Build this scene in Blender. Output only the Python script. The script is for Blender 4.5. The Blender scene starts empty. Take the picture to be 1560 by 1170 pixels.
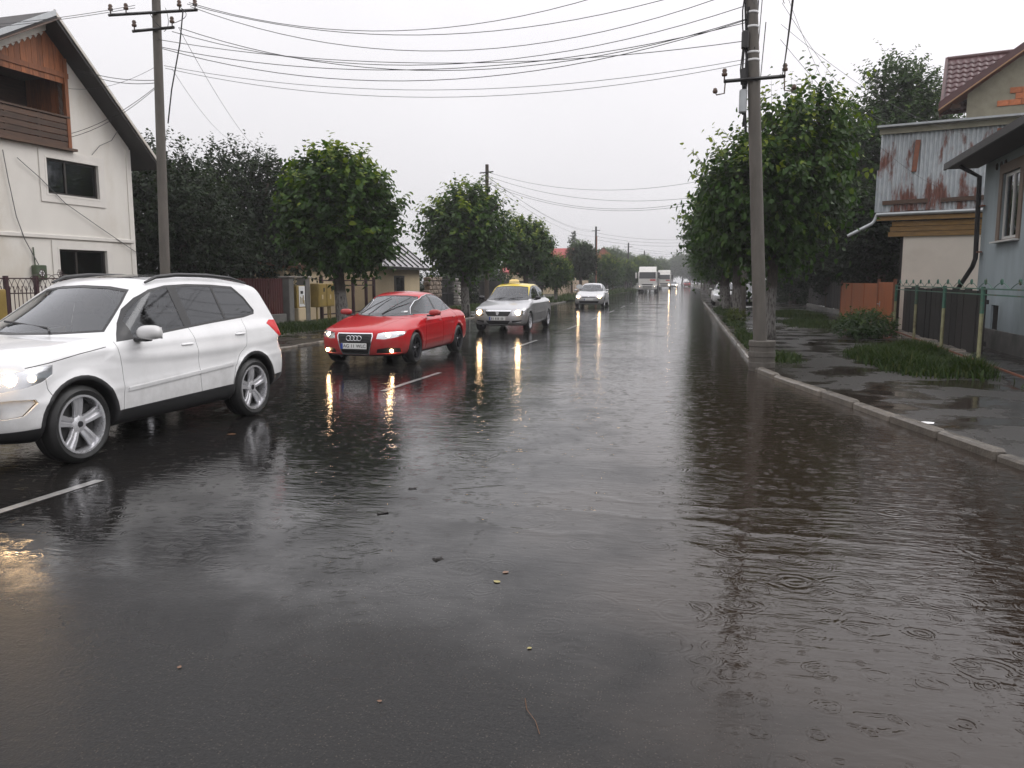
import bpy, bmesh, math, random
import numpy as np
from mathutils import Vector, Matrix, Euler
from mathutils.geometry import delaunay_2d_cdt

R = math.radians
scene = bpy.context.scene
COL = scene.collection

# ------------------------------------------------------------------ camera, sky, sun, exposure
CAM_H, PITCH, YAW, FPX = 1.6, R(7.33), R(12.2), 1220.0      # FPX: focal length in pixels of the 1560 wide photograph
cam_data = bpy.data.cameras.new('camera')
cam = bpy.data.objects.new('camera', cam_data)
COL.objects.link(cam)
cam.location = (0, 0, CAM_H)
cam.rotation_euler = (R(90) - PITCH, 0, YAW)
cam_data.sensor_width = 36.0
cam_data.lens = 36.0 * FPX / 1560.0
cam_data.clip_start = 0.05
cam_data.clip_end = 4000
scene.camera = cam

SUN_ELEV, SUN_AZ = R(42), R(62)          # azimuth clockwise from +Y (up the street): the brighter side of the cloud is to the right
world = bpy.data.worlds.new('World')
scene.world = world
world.use_nodes = True
wt = world.node_tree
wt.nodes.clear()
w_out = wt.nodes.new('ShaderNodeOutputWorld')
w_bg = wt.nodes.new('ShaderNodeBackground')
w_bg.inputs['Strength'].default_value = 0.1
sky = wt.nodes.new('ShaderNodeTexSky')
sky.sky_type = 'NISHITA'
sky.sun_disc = False
sky.sun_elevation = SUN_ELEV
sky.sun_rotation = SUN_AZ
sky.air_density = 1.0
sky.dust_density = 6.0
bw = wt.nodes.new('ShaderNodeRGBToBW')
wt.links.new(sky.outputs[0], bw.inputs[0])
# overcast dome: cloud brightness grows from the horizon to the zenith
tcw = wt.nodes.new('ShaderNodeTexCoord')
sep = wt.nodes.new('ShaderNodeSeparateXYZ')
wt.links.new(tcw.outputs['Generated'], sep.inputs[0])


def wmath(op, a, b=None, clamp=False):
    n = wt.nodes.new('ShaderNodeMath')
    n.operation = op
    n.use_clamp = clamp
    for i, v in enumerate((a, b)):
        if v is None:
            continue
        if isinstance(v, (int, float)):
            n.inputs[i].default_value = v
        else:
            wt.links.new(v, n.inputs[i])
    return n.outputs[0]


elev = wmath('MAXIMUM', sep.outputs['Z'], 0.0)
dome = wmath('MULTIPLY_ADD', wmath('POWER', elev, 1.15), 8.0)
dome.node.inputs[2].default_value = 7.4
cn = wt.nodes.new('ShaderNodeTexNoise')
cn.inputs['Scale'].default_value = 1.6
cn.inputs['Detail'].default_value = 4.0
cn.inputs['Roughness'].default_value = 0.55
wt.links.new(tcw.outputs['Generated'], cn.inputs['Vector'])
cloud = wmath('MULTIPLY_ADD', cn.outputs['Fac'], 0.30)
cloud.node.inputs[2].default_value = 0.85
dome = wmath('MULTIPLY', dome, cloud)
total = wmath('ADD', dome, wmath('MULTIPLY', bw.outputs[0], 0.34))
tint = wt.nodes.new('ShaderNodeMix')
tint.data_type = 'RGBA'
tint.blend_type = 'MULTIPLY'
tint.inputs[0].default_value = 1.0
wt.links.new(total, tint.inputs[6])
tint.inputs[7].default_value = (0.985, 0.968, 1.0, 1)
wt.links.new(tint.outputs[2], w_bg.inputs['Color'])
wt.links.new(w_bg.outputs[0], w_out.inputs['Surface'])

sun_d = bpy.data.lights.new('sun', 'SUN')
sun_d.energy = 0.7
sun_d.angle = R(40)
sun_d.color = (1.0, 0.97, 0.93)
sun = bpy.data.objects.new('sun', sun_d)
COL.objects.link(sun)
sdir = Vector((math.sin(SUN_AZ) * math.cos(SUN_ELEV), math.cos(SUN_AZ) * math.cos(SUN_ELEV), math.sin(SUN_ELEV)))
sun.rotation_euler = sdir.to_track_quat('Z', 'Y').to_euler()

vs = scene.view_settings
vs.view_transform = 'Standard'
vs.look = 'None'
vs.exposure = 0.0
vs.gamma = 1.0
vs.use_curve_mapping = False
scene.cycles.max_bounces = 5
scene.cycles.diffuse_bounces = 2
scene.cycles.glossy_bounces = 4
scene.cycles.transmission_bounces = 3
scene.cycles.transparent_max_bounces = 8
scene.cycles.caustics_reflective = False
scene.cycles.caustics_refractive = False
scene.cycles.volume_bounces = 0
scene.cycles.sample_clamp_indirect = 6.0
scene.cycles.use_denoising = True


# ------------------------------------------------------------------ a photo pixel as a ray; its distance comes from what it touches
def ray(px, py):
    u, v = px - 780.0, py - 585.0
    fw = FPX * math.cos(PITCH) - v * math.sin(PITCH)
    dn = FPX * math.sin(PITCH) + v * math.cos(PITCH)
    return Vector((u * math.cos(YAW) - fw * math.sin(YAW), fw * math.cos(YAW) + u * math.sin(YAW), -dn))


def on_ground(px, py, z=0.0):
    r = ray(px, py)
    return r * ((CAM_H - z) / -r.z) + Vector((0, 0, CAM_H))


def on_y(px, py, Y):
    r = ray(px, py)
    return r * (Y / r.y) + Vector((0, 0, CAM_H))


def on_x(px, py, X):
    r = ray(px, py)
    return r * (X / r.x) + Vector((0, 0, CAM_H))


# ------------------------------------------------------------------ helpers: materials
MATS = {}


class NT:
    """small helper round a node tree"""

    def __init__(s, name):
        s.m = bpy.data.materials.new(name)
        s.m.use_nodes = True
        s.t = s.m.node_tree
        s.t.nodes.clear()
        s.out = s.n('ShaderNodeOutputMaterial')
        MATS[name] = s.m

    def n(s, typ, **kw):
        nd = s.t.nodes.new(typ)
        for k, v in kw.items():
            setattr(nd, k, v)
        return nd

    def l(s, a, b):
        s.t.links.new(a, b)

    def val(s, sock, v):
        if v is None:
            return
        if hasattr(v, 'node'):
            s.l(v, sock)
        elif isinstance(v, (tuple, list)) and len(v) == 3 and sock.type == 'RGBA':
            sock.default_value = (*v, 1)
        else:
            sock.default_value = v

    def math(s, op, a, b=None, c=None, clamp=False):
        nd = s.n('ShaderNodeMath', operation=op, use_clamp=clamp)
        for i, v in enumerate((a, b, c)):
            s.val(nd.inputs[i], v)
        return nd.outputs[0]

    def mix(s, f, a, b, mode='MIX'):
        nd = s.n('ShaderNodeMix', data_type='RGBA', blend_type=mode)
        s.val(nd.inputs[0], f)
        s.val(nd.inputs[6], a)
        s.val(nd.inputs[7], b)
        return nd.outputs[2]

    def coord(s, kind='Object', scale=(1, 1, 1), rot=(0, 0, 0)):
        tc = s.n('ShaderNodeTexCoord')
        mp = s.n('ShaderNodeMapping')
        mp.inputs['Scale'].default_value = scale
        mp.inputs['Rotation'].default_value = rot
        s.l(tc.outputs[kind], mp.inputs['Vector'])
        return mp.outputs[0]

    def world(s):
        return s.n('ShaderNodeNewGeometry').outputs['Position']

    def noise(s, vec, scale=5, detail=4, rough=0.55, dist=0.0, dim='3D'):
        nd = s.n('ShaderNodeTexNoise', noise_dimensions=dim)
        if vec is not None:
            s.l(vec, nd.inputs['Vector'])
        nd.inputs['Scale'].default_value = scale
        nd.inputs['Detail'].default_value = detail
        nd.inputs['Roughness'].default_value = rough
        nd.inputs['Distortion'].default_value = dist
        return nd.outputs['Fac']

    def ramp(s, fac, stops):
        nd = s.n('ShaderNodeValToRGB')
        cr = nd.color_ramp
        while len(cr.elements) < len(stops):
            cr.elements.new(0.5)
        for e, (p, c) in zip(cr.elements, stops):
            e.position = p
            e.color = (*c, 1) if isinstance(c, (tuple, list)) else (c, c, c, 1)
        s.val(nd.inputs[0], fac)
        return nd.outputs[0]

    def smooth(s, v, a, b):
        nd = s.n('ShaderNodeMapRange', interpolation_type='SMOOTHSTEP')
        s.val(nd.inputs[0], v)
        nd.inputs[1].default_value = a
        nd.inputs[2].default_value = b
        return nd.outputs[0]

    def bump(s, h, dist=1.0, strength=1.0, normal=None):
        nd = s.n('ShaderNodeBump')
        nd.inputs['Strength'].default_value = strength
        nd.inputs['Distance'].default_value = dist
        s.l(h, nd.inputs['Height'])
        if normal is not None:
            s.l(normal, nd.inputs['Normal'])
        return nd.outputs[0]

    def principled(s, **kw):
        nd = s.n('ShaderNodeBsdfPrincipled')
        for k, v in kw.items():
            s.val(nd.inputs[k], v)
        s.l(nd.outputs[0], s.out.inputs['Surface'])
        return nd


def simple(name, col, rough=0.6, metal=0.0, var=0.25, scale=6.0, bump=0.0, bscale=60.0, wet=0.0, spec=0.5, dirt=None, vary=0.0, stretch=(1, 1, 1)):
    """a base colour broken up by noise in the object's own space, with fine relief and an optional wet film"""
    t = NT(name)
    v = t.coord('Object', stretch)
    n1 = t.noise(v, scale, 5, 0.6)
    dark = tuple(c * (1 - var) for c in col)
    lite = tuple(min(1, c * (1 + var * 0.8)) for c in col)
    c = t.ramp(n1, [(0.25, dark), (0.75, lite)])
    if dirt:
        n2 = t.noise(v, scale * 0.35, 6, 0.65)
        c = t.mix(t.smooth(n2, 0.5, 0.72), c, dirt)
    if vary:
        oi = t.n('ShaderNodeObjectInfo')
        f = t.math('MULTIPLY_ADD', oi.outputs['Random'], 2 * vary, 1 - vary)
        c = t.mix(1.0, c, t.mix(0.0, f, f), 'MULTIPLY')
    kw = dict(Roughness=t.math('MULTIPLY_ADD', n1, 0.25, rough - 0.12, clamp=True), Metallic=metal)
    kw['Base Color'] = c
    kw['Specular IOR Level'] = spec
    if bump:
        kw['Normal'] = t.bump(t.noise(v, bscale, 4, 0.6), bump)
    if wet:
        kw['Coat Weight'] = wet
        kw['Coat Roughness'] = 0.12
        kw['Coat IOR'] = 1.33
    t.principled(**kw)
    return t.m


def emit(name, col, strength):
    t = NT(name)
    e = t.n('ShaderNodeEmission')
    e.inputs[0].default_value = (*col, 1)
    e.inputs[1].default_value = strength
    t.l(e.outputs[0], t.out.inputs['Surface'])
    return t.m


# ------------------------------------------------------------------ helpers: meshes and objects
def link(o, parent=None, loc=None, rot=None, scale=None):
    COL.objects.link(o)
    if parent is not None:
        o.parent = parent
    if loc is not None:
        o.location = loc
    if rot is not None:
        o.rotation_euler = rot
    if scale is not None:
        o.scale = scale
    return o


def tag(o, label=None, cat=None, group=None, kind=None):
    if label:
        o['label'] = label
    if cat:
        o['category'] = cat
    if group:
        o['group'] = group
    if kind:
        o['kind'] = kind
    return o


def thing(name, label, cat, loc=(0, 0, 0), rz=0.0, group=None):
    o = bpy.data.objects.new(name, None)
    o.empty_display_size = 0.2
    link(o, None, loc, (0, 0, rz))
    return tag(o, label, cat, group)


def mesh_of(name, verts, faces, mat=None, smooth=False):
    me = bpy.data.meshes.new(name)
    me.from_pydata([tuple(v) for v in verts], [], [tuple(f) for f in faces])
    if mat is not None:
        me.materials.append(MATS[mat] if isinstance(mat, str) else mat)
    if smooth:
        me.polygons.foreach_set('use_smooth', [True] * len(me.polygons))
    me.update()
    return me


def fast_mesh(name, V, F, mat, smooth=False, attrs=None):
    """numpy verts (n,3) and faces (m,k) of one size k"""
    V = np.asarray(V, np.float32)
    F = np.asarray(F, np.int32)
    m, k = F.shape
    me = bpy.data.meshes.new(name)
    me.vertices.add(len(V))
    me.vertices.foreach_set('co', V.ravel())
    me.loops.add(m * k)
    me.loops.foreach_set('vertex_index', F.ravel())
    me.polygons.add(m)
    me.polygons.foreach_set('loop_start', np.arange(0, m * k, k, dtype=np.int32))
    me.polygons.foreach_set('loop_total', np.full(m, k, np.int32))
    if smooth:
        me.polygons.foreach_set('use_smooth', np.ones(m, bool))
    me.materials.append(MATS[mat] if isinstance(mat, str) else mat)
    for an, (typ, dom, data) in (attrs or {}).items():
        a = me.attributes.new(an, typ, dom)
        a.data.foreach_set('value' if typ == 'FLOAT' else 'color', np.asarray(data, np.float32).ravel())
    me.update()
    me.validate()
    return me


class MB:
    """collects solids; build() links them as ONE mesh object"""

    def __init__(s):
        s.v, s.f = [], []

    def add(s, vs, fs):
        o = len(s.v)
        s.v += [Vector(v) for v in vs]
        s.f += [tuple(i + o for i in f) for f in fs]
        return s

    def box(s, c, size, rot=None, bev=0.0, taper=1.0):
        """taper scales the top in x and y; bev chamfers the vertical and horizontal edges"""
        cx, cy, cz = c
        hx, hy, hz = [d / 2 for d in size]
        if bev <= 0:
            pts = [(x * (taper if z > 0 else 1), y * (taper if z > 0 else 1), z) for z in (-hz, hz) for x, y in ((-hx, -hy), (hx, -hy), (hx, hy), (-hx, hy))]
            fs = [(3, 2, 1, 0), (4, 5, 6, 7), (0, 1, 5, 4), (1, 2, 6, 5), (2, 3, 7, 6), (3, 0, 4, 7)]
        else:
            b = min(bev, hx * .9, hy * .9, hz * .9)
            pts, fs = [], []
            for z, ins in ((-hz, b), (-hz + b, 0), (hz - b, 0), (hz, b)):
                ax, ay = hx - ins, hy - ins
                t = taper if z > 0 else 1
                k = b if ins == 0 else b * 0.5
                for x, y in ((-ax + k, -ay), (ax - k, -ay), (ax, -ay + k), (ax, ay - k), (ax - k, ay), (-ax + k, ay), (-ax, ay - k), (-ax, -ay + k)):
                    pts.append((x * t, y * t, z))
            fs.append(tuple(reversed(range(8))))
            for r in range(3):
                for i in range(8):
                    j = (i + 1) % 8
                    fs.append((r * 8 + i, r * 8 + j, r * 8 + 8 + j, r * 8 + 8 + i))
            fs.append(tuple(range(24, 32)))
        M = rot.to_matrix() if isinstance(rot, Euler) else (Euler(rot).to_matrix() if rot is not None else None)
        out = []
        for p in pts:
            p = Vector(p)
            if M is not None:
                p = M @ p
            out.append(p + Vector(c))
        return s.add(out, fs)

    def tube(s, pts, r, n=8, caps=True, flat=None):
        """r a number or one per point"""
        pts = [Vector(p) for p in pts]
        rs = r if isinstance(r, (list, tuple)) else [r] * len(pts)
        up = Vector((0, 0, 1))
        vs, fs = [], []
        prev = None
        for i, p in enumerate(pts):
            d = (pts[min(i + 1, len(pts) - 1)] - pts[max(i - 1, 0)]).normalized()
            if prev is None:
                a = d.cross(up)
                if a.length < 1e-3:
                    a = d.cross(Vector((0, 1, 0)))
                a.normalize()
            else:
                a = (prev - d * prev.dot(d)).normalized()
            prev = a
            b = d.cross(a)
            for k in range(n):
                t = 2 * math.pi * k / n
                vs.append(p + (a * math.cos(t) + b * math.sin(t)) * rs[i])
        for i in range(len(pts) - 1):
            for k in range(n):
                k2 = (k + 1) % n
                fs.append((i * n + k, i * n + k2, (i + 1) * n + k2, (i + 1) * n + k))
        if caps:
            fs.append(tuple(reversed(range(n))))
            fs.append(tuple(range((len(pts) - 1) * n, len(pts) * n)))
        return s.add(vs, fs)

    def lathe(s, prof, c=(0, 0, 0), axis='z', n=24, closed=False):
        """prof: (radius, height) pairs turned about the axis"""
        vs, fs = [], []
        m = len(prof)
        for k in range(n):
            t = 2 * math.pi * k / n
            for r, h in prof:
                x, y = r * math.cos(t), r * math.sin(t)
                p = (x, y, h) if axis == 'z' else ((x, h, y) if axis == 'y' else (h, x, y))
                vs.append(Vector(p) + Vector(c))
        for k in range(n):
            k2 = (k + 1) % n
            for i in range(m if closed else m - 1):
                j = (i + 1) % m
                fs.append((k * m + i, k2 * m + i, k2 * m + j, k * m + j))
        return s.add(vs, fs)

    def prism(s, poly, a, b, f):
        """poly 2D extruded from a to b; f(u, v, w) -> 3D point"""
        n = len(poly)
        vs = [f(u, v, a) for u, v in poly] + [f(u, v, b) for u, v in poly]
        fs = [tuple(range(n)), tuple(reversed(range(n, 2 * n)))] + [(i, i + n, (i + 1) % n + n, (i + 1) % n) for i in range(n)]
        return s.add(vs, fs)

    def plate(s, outer, holes, a, b, f):
        """a slab with rectangular or polygonal holes"""
        loops = [outer] + list(holes)
        flat, fc = [], []
        for lp in loops:
            fc.append(list(range(len(flat), len(flat) + len(lp))))
            flat += lp
        ed = [(q[i], q[(i + 1) % len(q)]) for q in fc for i in range(len(q))]
        vc, _, tris, _, _, _ = delaunay_2d_cdt([Vector(p) for p in flat], ed, [], 0, 1e-6)

        def inside(p, lp):
            c = False
            for i in range(len(lp)):
                (x0, y0), (x1, y1) = lp[i], lp[(i + 1) % len(lp)]
                if (y0 > p.y) != (y1 > p.y) and p.x < (x1 - x0) * (p.y - y0) / (y1 - y0) + x0:
                    c = not c
            return c
        keep = []
        for t in tris:
            g = sum((vc[i] for i in t), Vector((0, 0))) / len(t)
            if inside(g, outer) and not any(inside(g, q) for q in holes):
                keep.append(t)
        nv = len(vc)
        vs = [f(p.x, p.y, a) for p in vc] + [f(p.x, p.y, b) for p in vc]
        fs = [tuple(t) for t in keep] + [tuple(i + nv for i in reversed(t)) for t in keep]
        s.add(vs, fs)
        n = len(flat)
        vs = [f(u, v, a) for u, v in flat] + [f(u, v, b) for u, v in flat]
        fs = []
        o = 0
        for lp in loops:
            m = len(lp)
            for i in range(m):
                j = (i + 1) % m
                fs.append((o + i, o + j, o + j + n, o + i + n))
            o += m
        return s.add(vs, fs)

    def mesh(s, name, mat, smooth=False, fix=True):
        me = mesh_of(name, s.v, s.f, mat, smooth)
        if fix:
            bm = bmesh.new()
            bm.from_mesh(me)
            if len(bm.verts) < 3000:
                bmesh.ops.remove_doubles(bm, verts=bm.verts, dist=1e-5)
            bmesh.ops.recalc_face_normals(bm, faces=bm.faces)
            bm.to_mesh(me)
            bm.free()
        return me

    def build(s, name, mat, parent=None, smooth=False, loc=None, rot=None, auto=None):
        me = s.mesh(name, mat, smooth)
        if auto is not None:
            me.polygons.foreach_set('use_smooth', [True] * len(me.polygons))
            me.set_sharp_from_angle(angle=R(auto))
        return link(bpy.data.objects.new(name, me), parent, loc, rot)


def piece(name, me, parent=None, loc=(0, 0, 0), rot=(0, 0, 0), scale=(1, 1, 1)):
    return link(bpy.data.objects.new(name, me), parent, loc, rot, scale)


def children(o):
    return [c for c in bpy.data.objects if c.parent == o]


KIDS = {}


def copy_tree(o, parent=None):
    c = o.copy()
    link(c, parent)
    for ch in list(o.children):
        copy_tree(ch, c)
    return c


def text_mesh(body, size, depth, mat, name='lettering', align='CENTER'):
    cu = bpy.data.curves.new(name, 'FONT')
    cu.body = body
    cu.size = size
    cu.extrude = depth
    cu.align_x = align
    cu.align_y = 'CENTER'
    tmp = bpy.data.objects.new('tmp_text', cu)
    COL.objects.link(tmp)
    dg = bpy.context.evaluated_depsgraph_get()
    me = bpy.data.meshes.new_from_object(tmp.evaluated_get(dg))
    bpy.data.objects.remove(tmp)
    me.materials.clear()
    me.materials.append(MATS[mat])
    me.name = name
    return me


rnd = random.Random(7)
# ------------------------------------------------------------------ materials
def road_material():
    """wet asphalt on the left turning into brown standing water towards the right kerb; rain rings as relief"""
    t = NT('wet_road')
    p = t.world()
    sx = t.n('ShaderNodeSeparateXYZ')
    t.l(p, sx.inputs[0])
    X, Y = sx.outputs[0], sx.outputs[1]
    flat = t.n('ShaderNodeCombineXYZ')
    t.l(X, flat.inputs[0])
    t.l(Y, flat.inputs[1])
    v = flat.outputs[0]
    big = t.noise(v, 0.35, 4, 0.55, 0.4)
    mid = t.noise(v, 1.7, 5, 0.6, 0.3)
    # depth of standing water: deepest along the right kerb, starting a few metres ahead
    d1 = t.math('MULTIPLY_ADD', X, 0.30, 0.30)                    # rises to the right
    d2 = t.math('MULTIPLY_ADD', Y, 0.055, -0.36)                    # and up the street
    d2 = t.math('MINIMUM', d2, 0.35)
    dep = t.math('ADD', d1, d2)
    dep = t.math('ADD', dep, t.math('MULTIPLY_ADD', big, 1.5, -0.72))
    dep = t.math('ADD', dep, t.math('MULTIPLY_ADD', mid, 0.5, -0.25))
    flood = t.smooth(dep, -0.12, 0.42)
    film = t.smooth(t.math('ADD', t.math('MULTIPLY', big, 0.6), t.math('MULTIPLY', mid, 0.4)), 0.36, 0.58)   # shallow puddles elsewhere
    near = t.math('ADD', t.math('ADD', Y, t.math('MULTIPLY', X, 0.08)), t.math('MULTIPLY_ADD', mid, 1.8, -0.9))
    coarse = t.math('MULTIPLY', t.smooth(near, 4.0, 2.7), t.math('SUBTRACT', 1.0, flood))   # the crown of the road has drained
    film = t.math('MULTIPLY', film, t.math('SUBTRACT', 1.0, coarse))
    wetness = t.math('MAXIMUM', flood, film)
    # asphalt: dark binder and pale stone chips
    g1 = t.noise(v, 90, 3, 0.7)
    vor = t.n('ShaderNodeTexVoronoi', voronoi_dimensions='2D')
    vor.inputs['Scale'].default_value = 85
    t.l(v, vor.inputs['Vector'])
    chip = t.math('LESS_THAN', vor.outputs['Distance'], t.math('MULTIPLY_ADD', g1, 0.5, -0.02))
    cs = t.n('ShaderNodeSeparateColor')
    t.l(vor.outputs['Color'], cs.inputs[0])
    chip = t.math('MULTIPLY', chip, t.smooth(cs.outputs[0], 0.72, 1.0))
    base = t.ramp(g1, [(0.34, (0.004, 0.004, 0.0043)), (0.68, (0.024, 0.0232, 0.0228))])
    base = t.mix(t.smooth(mid, 0.35, 0.75), base, (0.015, 0.014, 0.0132), 'MIX')
    base = t.mix(t.math('MULTIPLY', chip, t.math('MULTIPLY_ADD', t.smooth(mid, 0.3, 0.7), 0.3, 0.2)), base, t.mix(cs.outputs[1], (0.13, 0.125, 0.12), (0.21, 0.17, 0.13)))
    patch = t.smooth(t.noise(v, 0.22, 3, 0.5), 0.5, 0.56)
    base = t.mix(t.math('MULTIPLY', patch, 0.35), base, (0.007, 0.007, 0.0075))
    mud = t.mix(big, (0.020, 0.0135, 0.009), (0.036, 0.0245, 0.017))
    base = t.mix(t.math('MULTIPLY', flood, 0.86), base, mud)

    # ---- rain rings
    wn = t.n('ShaderNodeTexNoise', noise_dimensions='2D')
    wn.inputs['Scale'].default_value = 7.0
    wn.inputs['Detail'].default_value = 1.0
    t.l(v, wn.inputs['Vector'])
    wa = t.n('ShaderNodeVectorMath', operation='MULTIPLY_ADD')
    t.l(wn.outputs['Color'], wa.inputs[0])
    wa.inputs[1].default_value = (0.055, 0.055, 0)
    t.l(v, wa.inputs[2])
    warp = wa.outputs[0]
    def rings(scale, lam, amp, seed, rmin=0.05, dens=0.6):
        vv = t.n('ShaderNodeVectorMath', operation='ADD')
        t.l(warp, vv.inputs[0])
        vv.inputs[1].default_value = (seed * 3.17, seed * 7.31, 0)
        vo = t.n('ShaderNodeTexVoronoi', voronoi_dimensions='2D')
        vo.inputs['Scale'].default_value = scale
        vo.inputs['Randomness'].default_value = 0.9
        t.l(vv.outputs[0], vo.inputs['Vector'])
        sc = t.n('ShaderNodeSeparateColor')
        t.l(vo.outputs['Color'], sc.inputs[0])
        d = vo.outputs['Distance']                                      # in cells
        Rr = t.math('MULTIPLY_ADD', sc.outputs[0], 0.32, rmin)          # ring radius in cells
        off = t.math('SUBTRACT', d, Rr)
        ph = t.math('MULTIPLY', off, 2 * math.pi / (lam * scale))
        env = t.math('POWER', 2.718, t.math('MULTIPLY', t.math('MULTIPLY', off, off), -1.0 / (1.1 * lam * scale) ** 2))
        on = t.math('GREATER_THAN', sc.outputs[1], 1 - dens)
        fade = t.smooth(d, 0.55, 0.38)
        a = t.math('MULTIPLY', t.math('MULTIPLY', t.math('SINE', ph), env), t.math('MULTIPLY', on, fade))
        wane = t.math('SUBTRACT', 1.15, sc.outputs[0])
        return t.math('MULTIPLY', t.math('MULTIPLY', a, wane), amp)

    h = rings(1.1, 0.055, 0.0008, 1, 0.04, 0.45)
    h = t.math('ADD', h, rings(2.3, 0.035, 0.0009, 2, 0.05, 0.55))
    h = t.math('ADD', h, rings(4.5, 0.022, 0.0007, 3, 0.06, 0.6))
    h = t.math('ADD', h, rings(9.0, 0.013, 0.0004, 4, 0.06, 0.55))
    # drift ripples, crests lying across the flow
    sv = t.n('ShaderNodeMapping')
    sv.inputs['Scale'].default_value = (0.55, 1.5, 1)
    sv.inputs['Rotation'].default_value = (0, 0, R(12))
    t.l(v, sv.inputs['Vector'])
    wv = t.noise(sv.outputs[0], 3.2, 3, 0.5, 0.8)
    h = t.math('ADD', h, t.math('MULTIPLY', wv, 0.0052))
    mid_w = t.noise(sv.outputs[0], 7.5, 2, 0.5, 0.6)
    h = t.math('ADD', h, t.math('MULTIPLY', mid_w, 0.0030))
    fine = t.noise(sv.outputs[0], 14, 3, 0.6, 0.5)
    h = t.math('ADD', h, t.math('MULTIPLY', fine, 0.0024))
    # slow swells where the flow runs out over the crown of the road
    for (y0, k, w_, a_) in ((4.75, 0.10, 0.07, 0.0050), (5.25, 0.06, 0.05, 0.0030), (4.35, 0.16, 0.05, 0.0030)):
        c_ = t.math('ADD', t.math('MULTIPLY_ADD', X, -k, y0), t.math('MULTIPLY', t.noise(v, 0.9, 2, 0.5), 1.1))
        d_ = t.math('DIVIDE', t.math('SUBTRACT', Y, c_), w_)
        bell = t.math('POWER', 2.718, t.math('MULTIPLY', t.math('MULTIPLY', d_, d_), -1.0))
        span = t.math('MULTIPLY', t.smooth(X, -2.3, -1.2), t.smooth(X, 1.6, 0.4))
        h = t.math('ADD', h, t.math('MULTIPLY', t.math('MULTIPLY', bell, span), a_))
    ripple = t.math('MULTIPLY', h, t.math('MULTIPLY_ADD', flood, 0.42, 0.58))
    grain = t.math('ADD', t.math('MULTIPLY', g1, 0.0022), t.math('MULTIPLY', t.noise(v, 34, 2, 0.5), 0.0022))
    rough_part = t.math('SUBTRACT', 1.0, wetness)
    grain_w = t.math('MULTIPLY', grain, t.math('ADD', t.math('MULTIPLY_ADD', rough_part, 0.08, 0.03), t.math('MULTIPLY', coarse, 0.75)))
    grain_w = t.math('MULTIPLY', grain_w, t.math('SUBTRACT', 1.0, t.math('MULTIPLY', flood, 0.95)))
    height = t.math('ADD', ripple, grain_w)
    coat_n = t.bump(height)
    base_n = t.bump(grain, 1.0, 0.6)
    pr = t.principled(**{'Base Color': base, 'Roughness': 0.85, 'Specular IOR Level': 0.0, 'Normal': base_n,
                         'Coat Weight': t.math('MULTIPLY_ADD', wetness, 0.35, 0.65),
                         'Coat Roughness': t.math('ADD', t.math('MULTIPLY_ADD', rough_part, 0.025, 0.035), t.math('MULTIPLY', coarse, 0.22)),
                         'Coat IOR': 1.43, 'Coat Normal': coat_n})
    return t.m


def walk_material(name, c0, c1, puddle=(0.42, 0.55), mud=(0.03, 0.024, 0.019)):
    t = NT(name)
    p = t.world()
    n1 = t.noise(p, 0.9, 5, 0.6, 0.4)
    n2 = t.noise(p, 60, 4, 0.7)
    n3 = t.noise(p, 5, 4, 0.6)
    pud = t.smooth(n1, puddle[0], puddle[1])
    c = t.ramp(n2, [(0.3, c0), (0.7, c1)])
    c = t.mix(t.math('MULTIPLY', n3, 0.5), c, mud)
    c = t.mix(pud, mud, c)
    rip = t.math('MULTIPLY', t.noise(p, 9, 3, 0.6, 0.6), 0.0012)
    h = t.math('ADD', t.math('MULTIPLY', t.math('MULTIPLY', n2, 0.004), pud), rip)
    t.principled(**{'Base Color': c, 'Roughness': 0.85, 'Specular IOR Level': 0.0,
                    'Coat Weight': 0.9, 'Coat IOR': 1.34, 'Coat Roughness': t.math('MULTIPLY_ADD', pud, 0.30, 0.03),
                    'Coat Normal': t.bump(h), 'Normal': t.bump(t.math('MULTIPLY', n2, 0.004))})
    return t.m


road_material()
walk_material('wet_pavement', (0.035, 0.033, 0.032), (0.08, 0.077, 0.073))
walk_material('wet_verge_dirt', (0.03, 0.026, 0.02), (0.06, 0.05, 0.04))
simple('soil', (0.06, 0.055, 0.035), 0.9, var=0.4, scale=0.8, bump=0.02, bscale=8)
simple('kerb_concrete', (0.15, 0.13, 0.105), 0.6, var=0.5, scale=9, bump=0.010, bscale=50, wet=0.5, dirt=(0.055, 0.045, 0.033), vary=0.3)
simple('line_paint', (0.26, 0.26, 0.255), 0.4, var=0.35, scale=14, wet=0.8, dirt=(0.05, 0.05, 0.05))
simple('pole_concrete', (0.125, 0.113, 0.098), 0.8, var=0.28, scale=3, bump=0.004, bscale=60, dirt=(0.08, 0.072, 0.06), stretch=(2.5, 2.5, 0.6))
simple('stucco_cream', (0.74, 0.71, 0.655), 0.85, var=0.08, scale=1.2, bump=0.004, bscale=90, dirt=(0.60, 0.55, 0.47), stretch=(1, 1, 0.5))
simple('stucco_white', (0.72, 0.69, 0.64), 0.8, var=0.08, scale=3, bump=0.003, bscale=90)
simple('stucco_sand', (0.58, 0.47, 0.31), 0.85, var=0.10, scale=1.5, bump=0.004, bscale=80, dirt=(0.46, 0.37, 0.25))
simple('stucco_blue', (0.37, 0.43, 0.455), 0.85, var=0.2, scale=1.4, bump=0.006, bscale=40, dirt=(0.25, 0.29, 0.30), stretch=(1, 1, 0.35))
simple('panel_white', (0.66, 0.60, 0.52), 0.7, var=0.06, scale=1.5, dirt=(0.56, 0.50, 0.43))
simple('plaster_grey', (0.30, 0.28, 0.21), 0.9, var=0.22, scale=3, bump=0.01, bscale=30, dirt=(0.22, 0.21, 0.16))
simple('brick_orange', (0.50, 0.17, 0.075), 0.85, var=0.25, scale=12, bump=0.006, bscale=60, vary=0.15)
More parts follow.
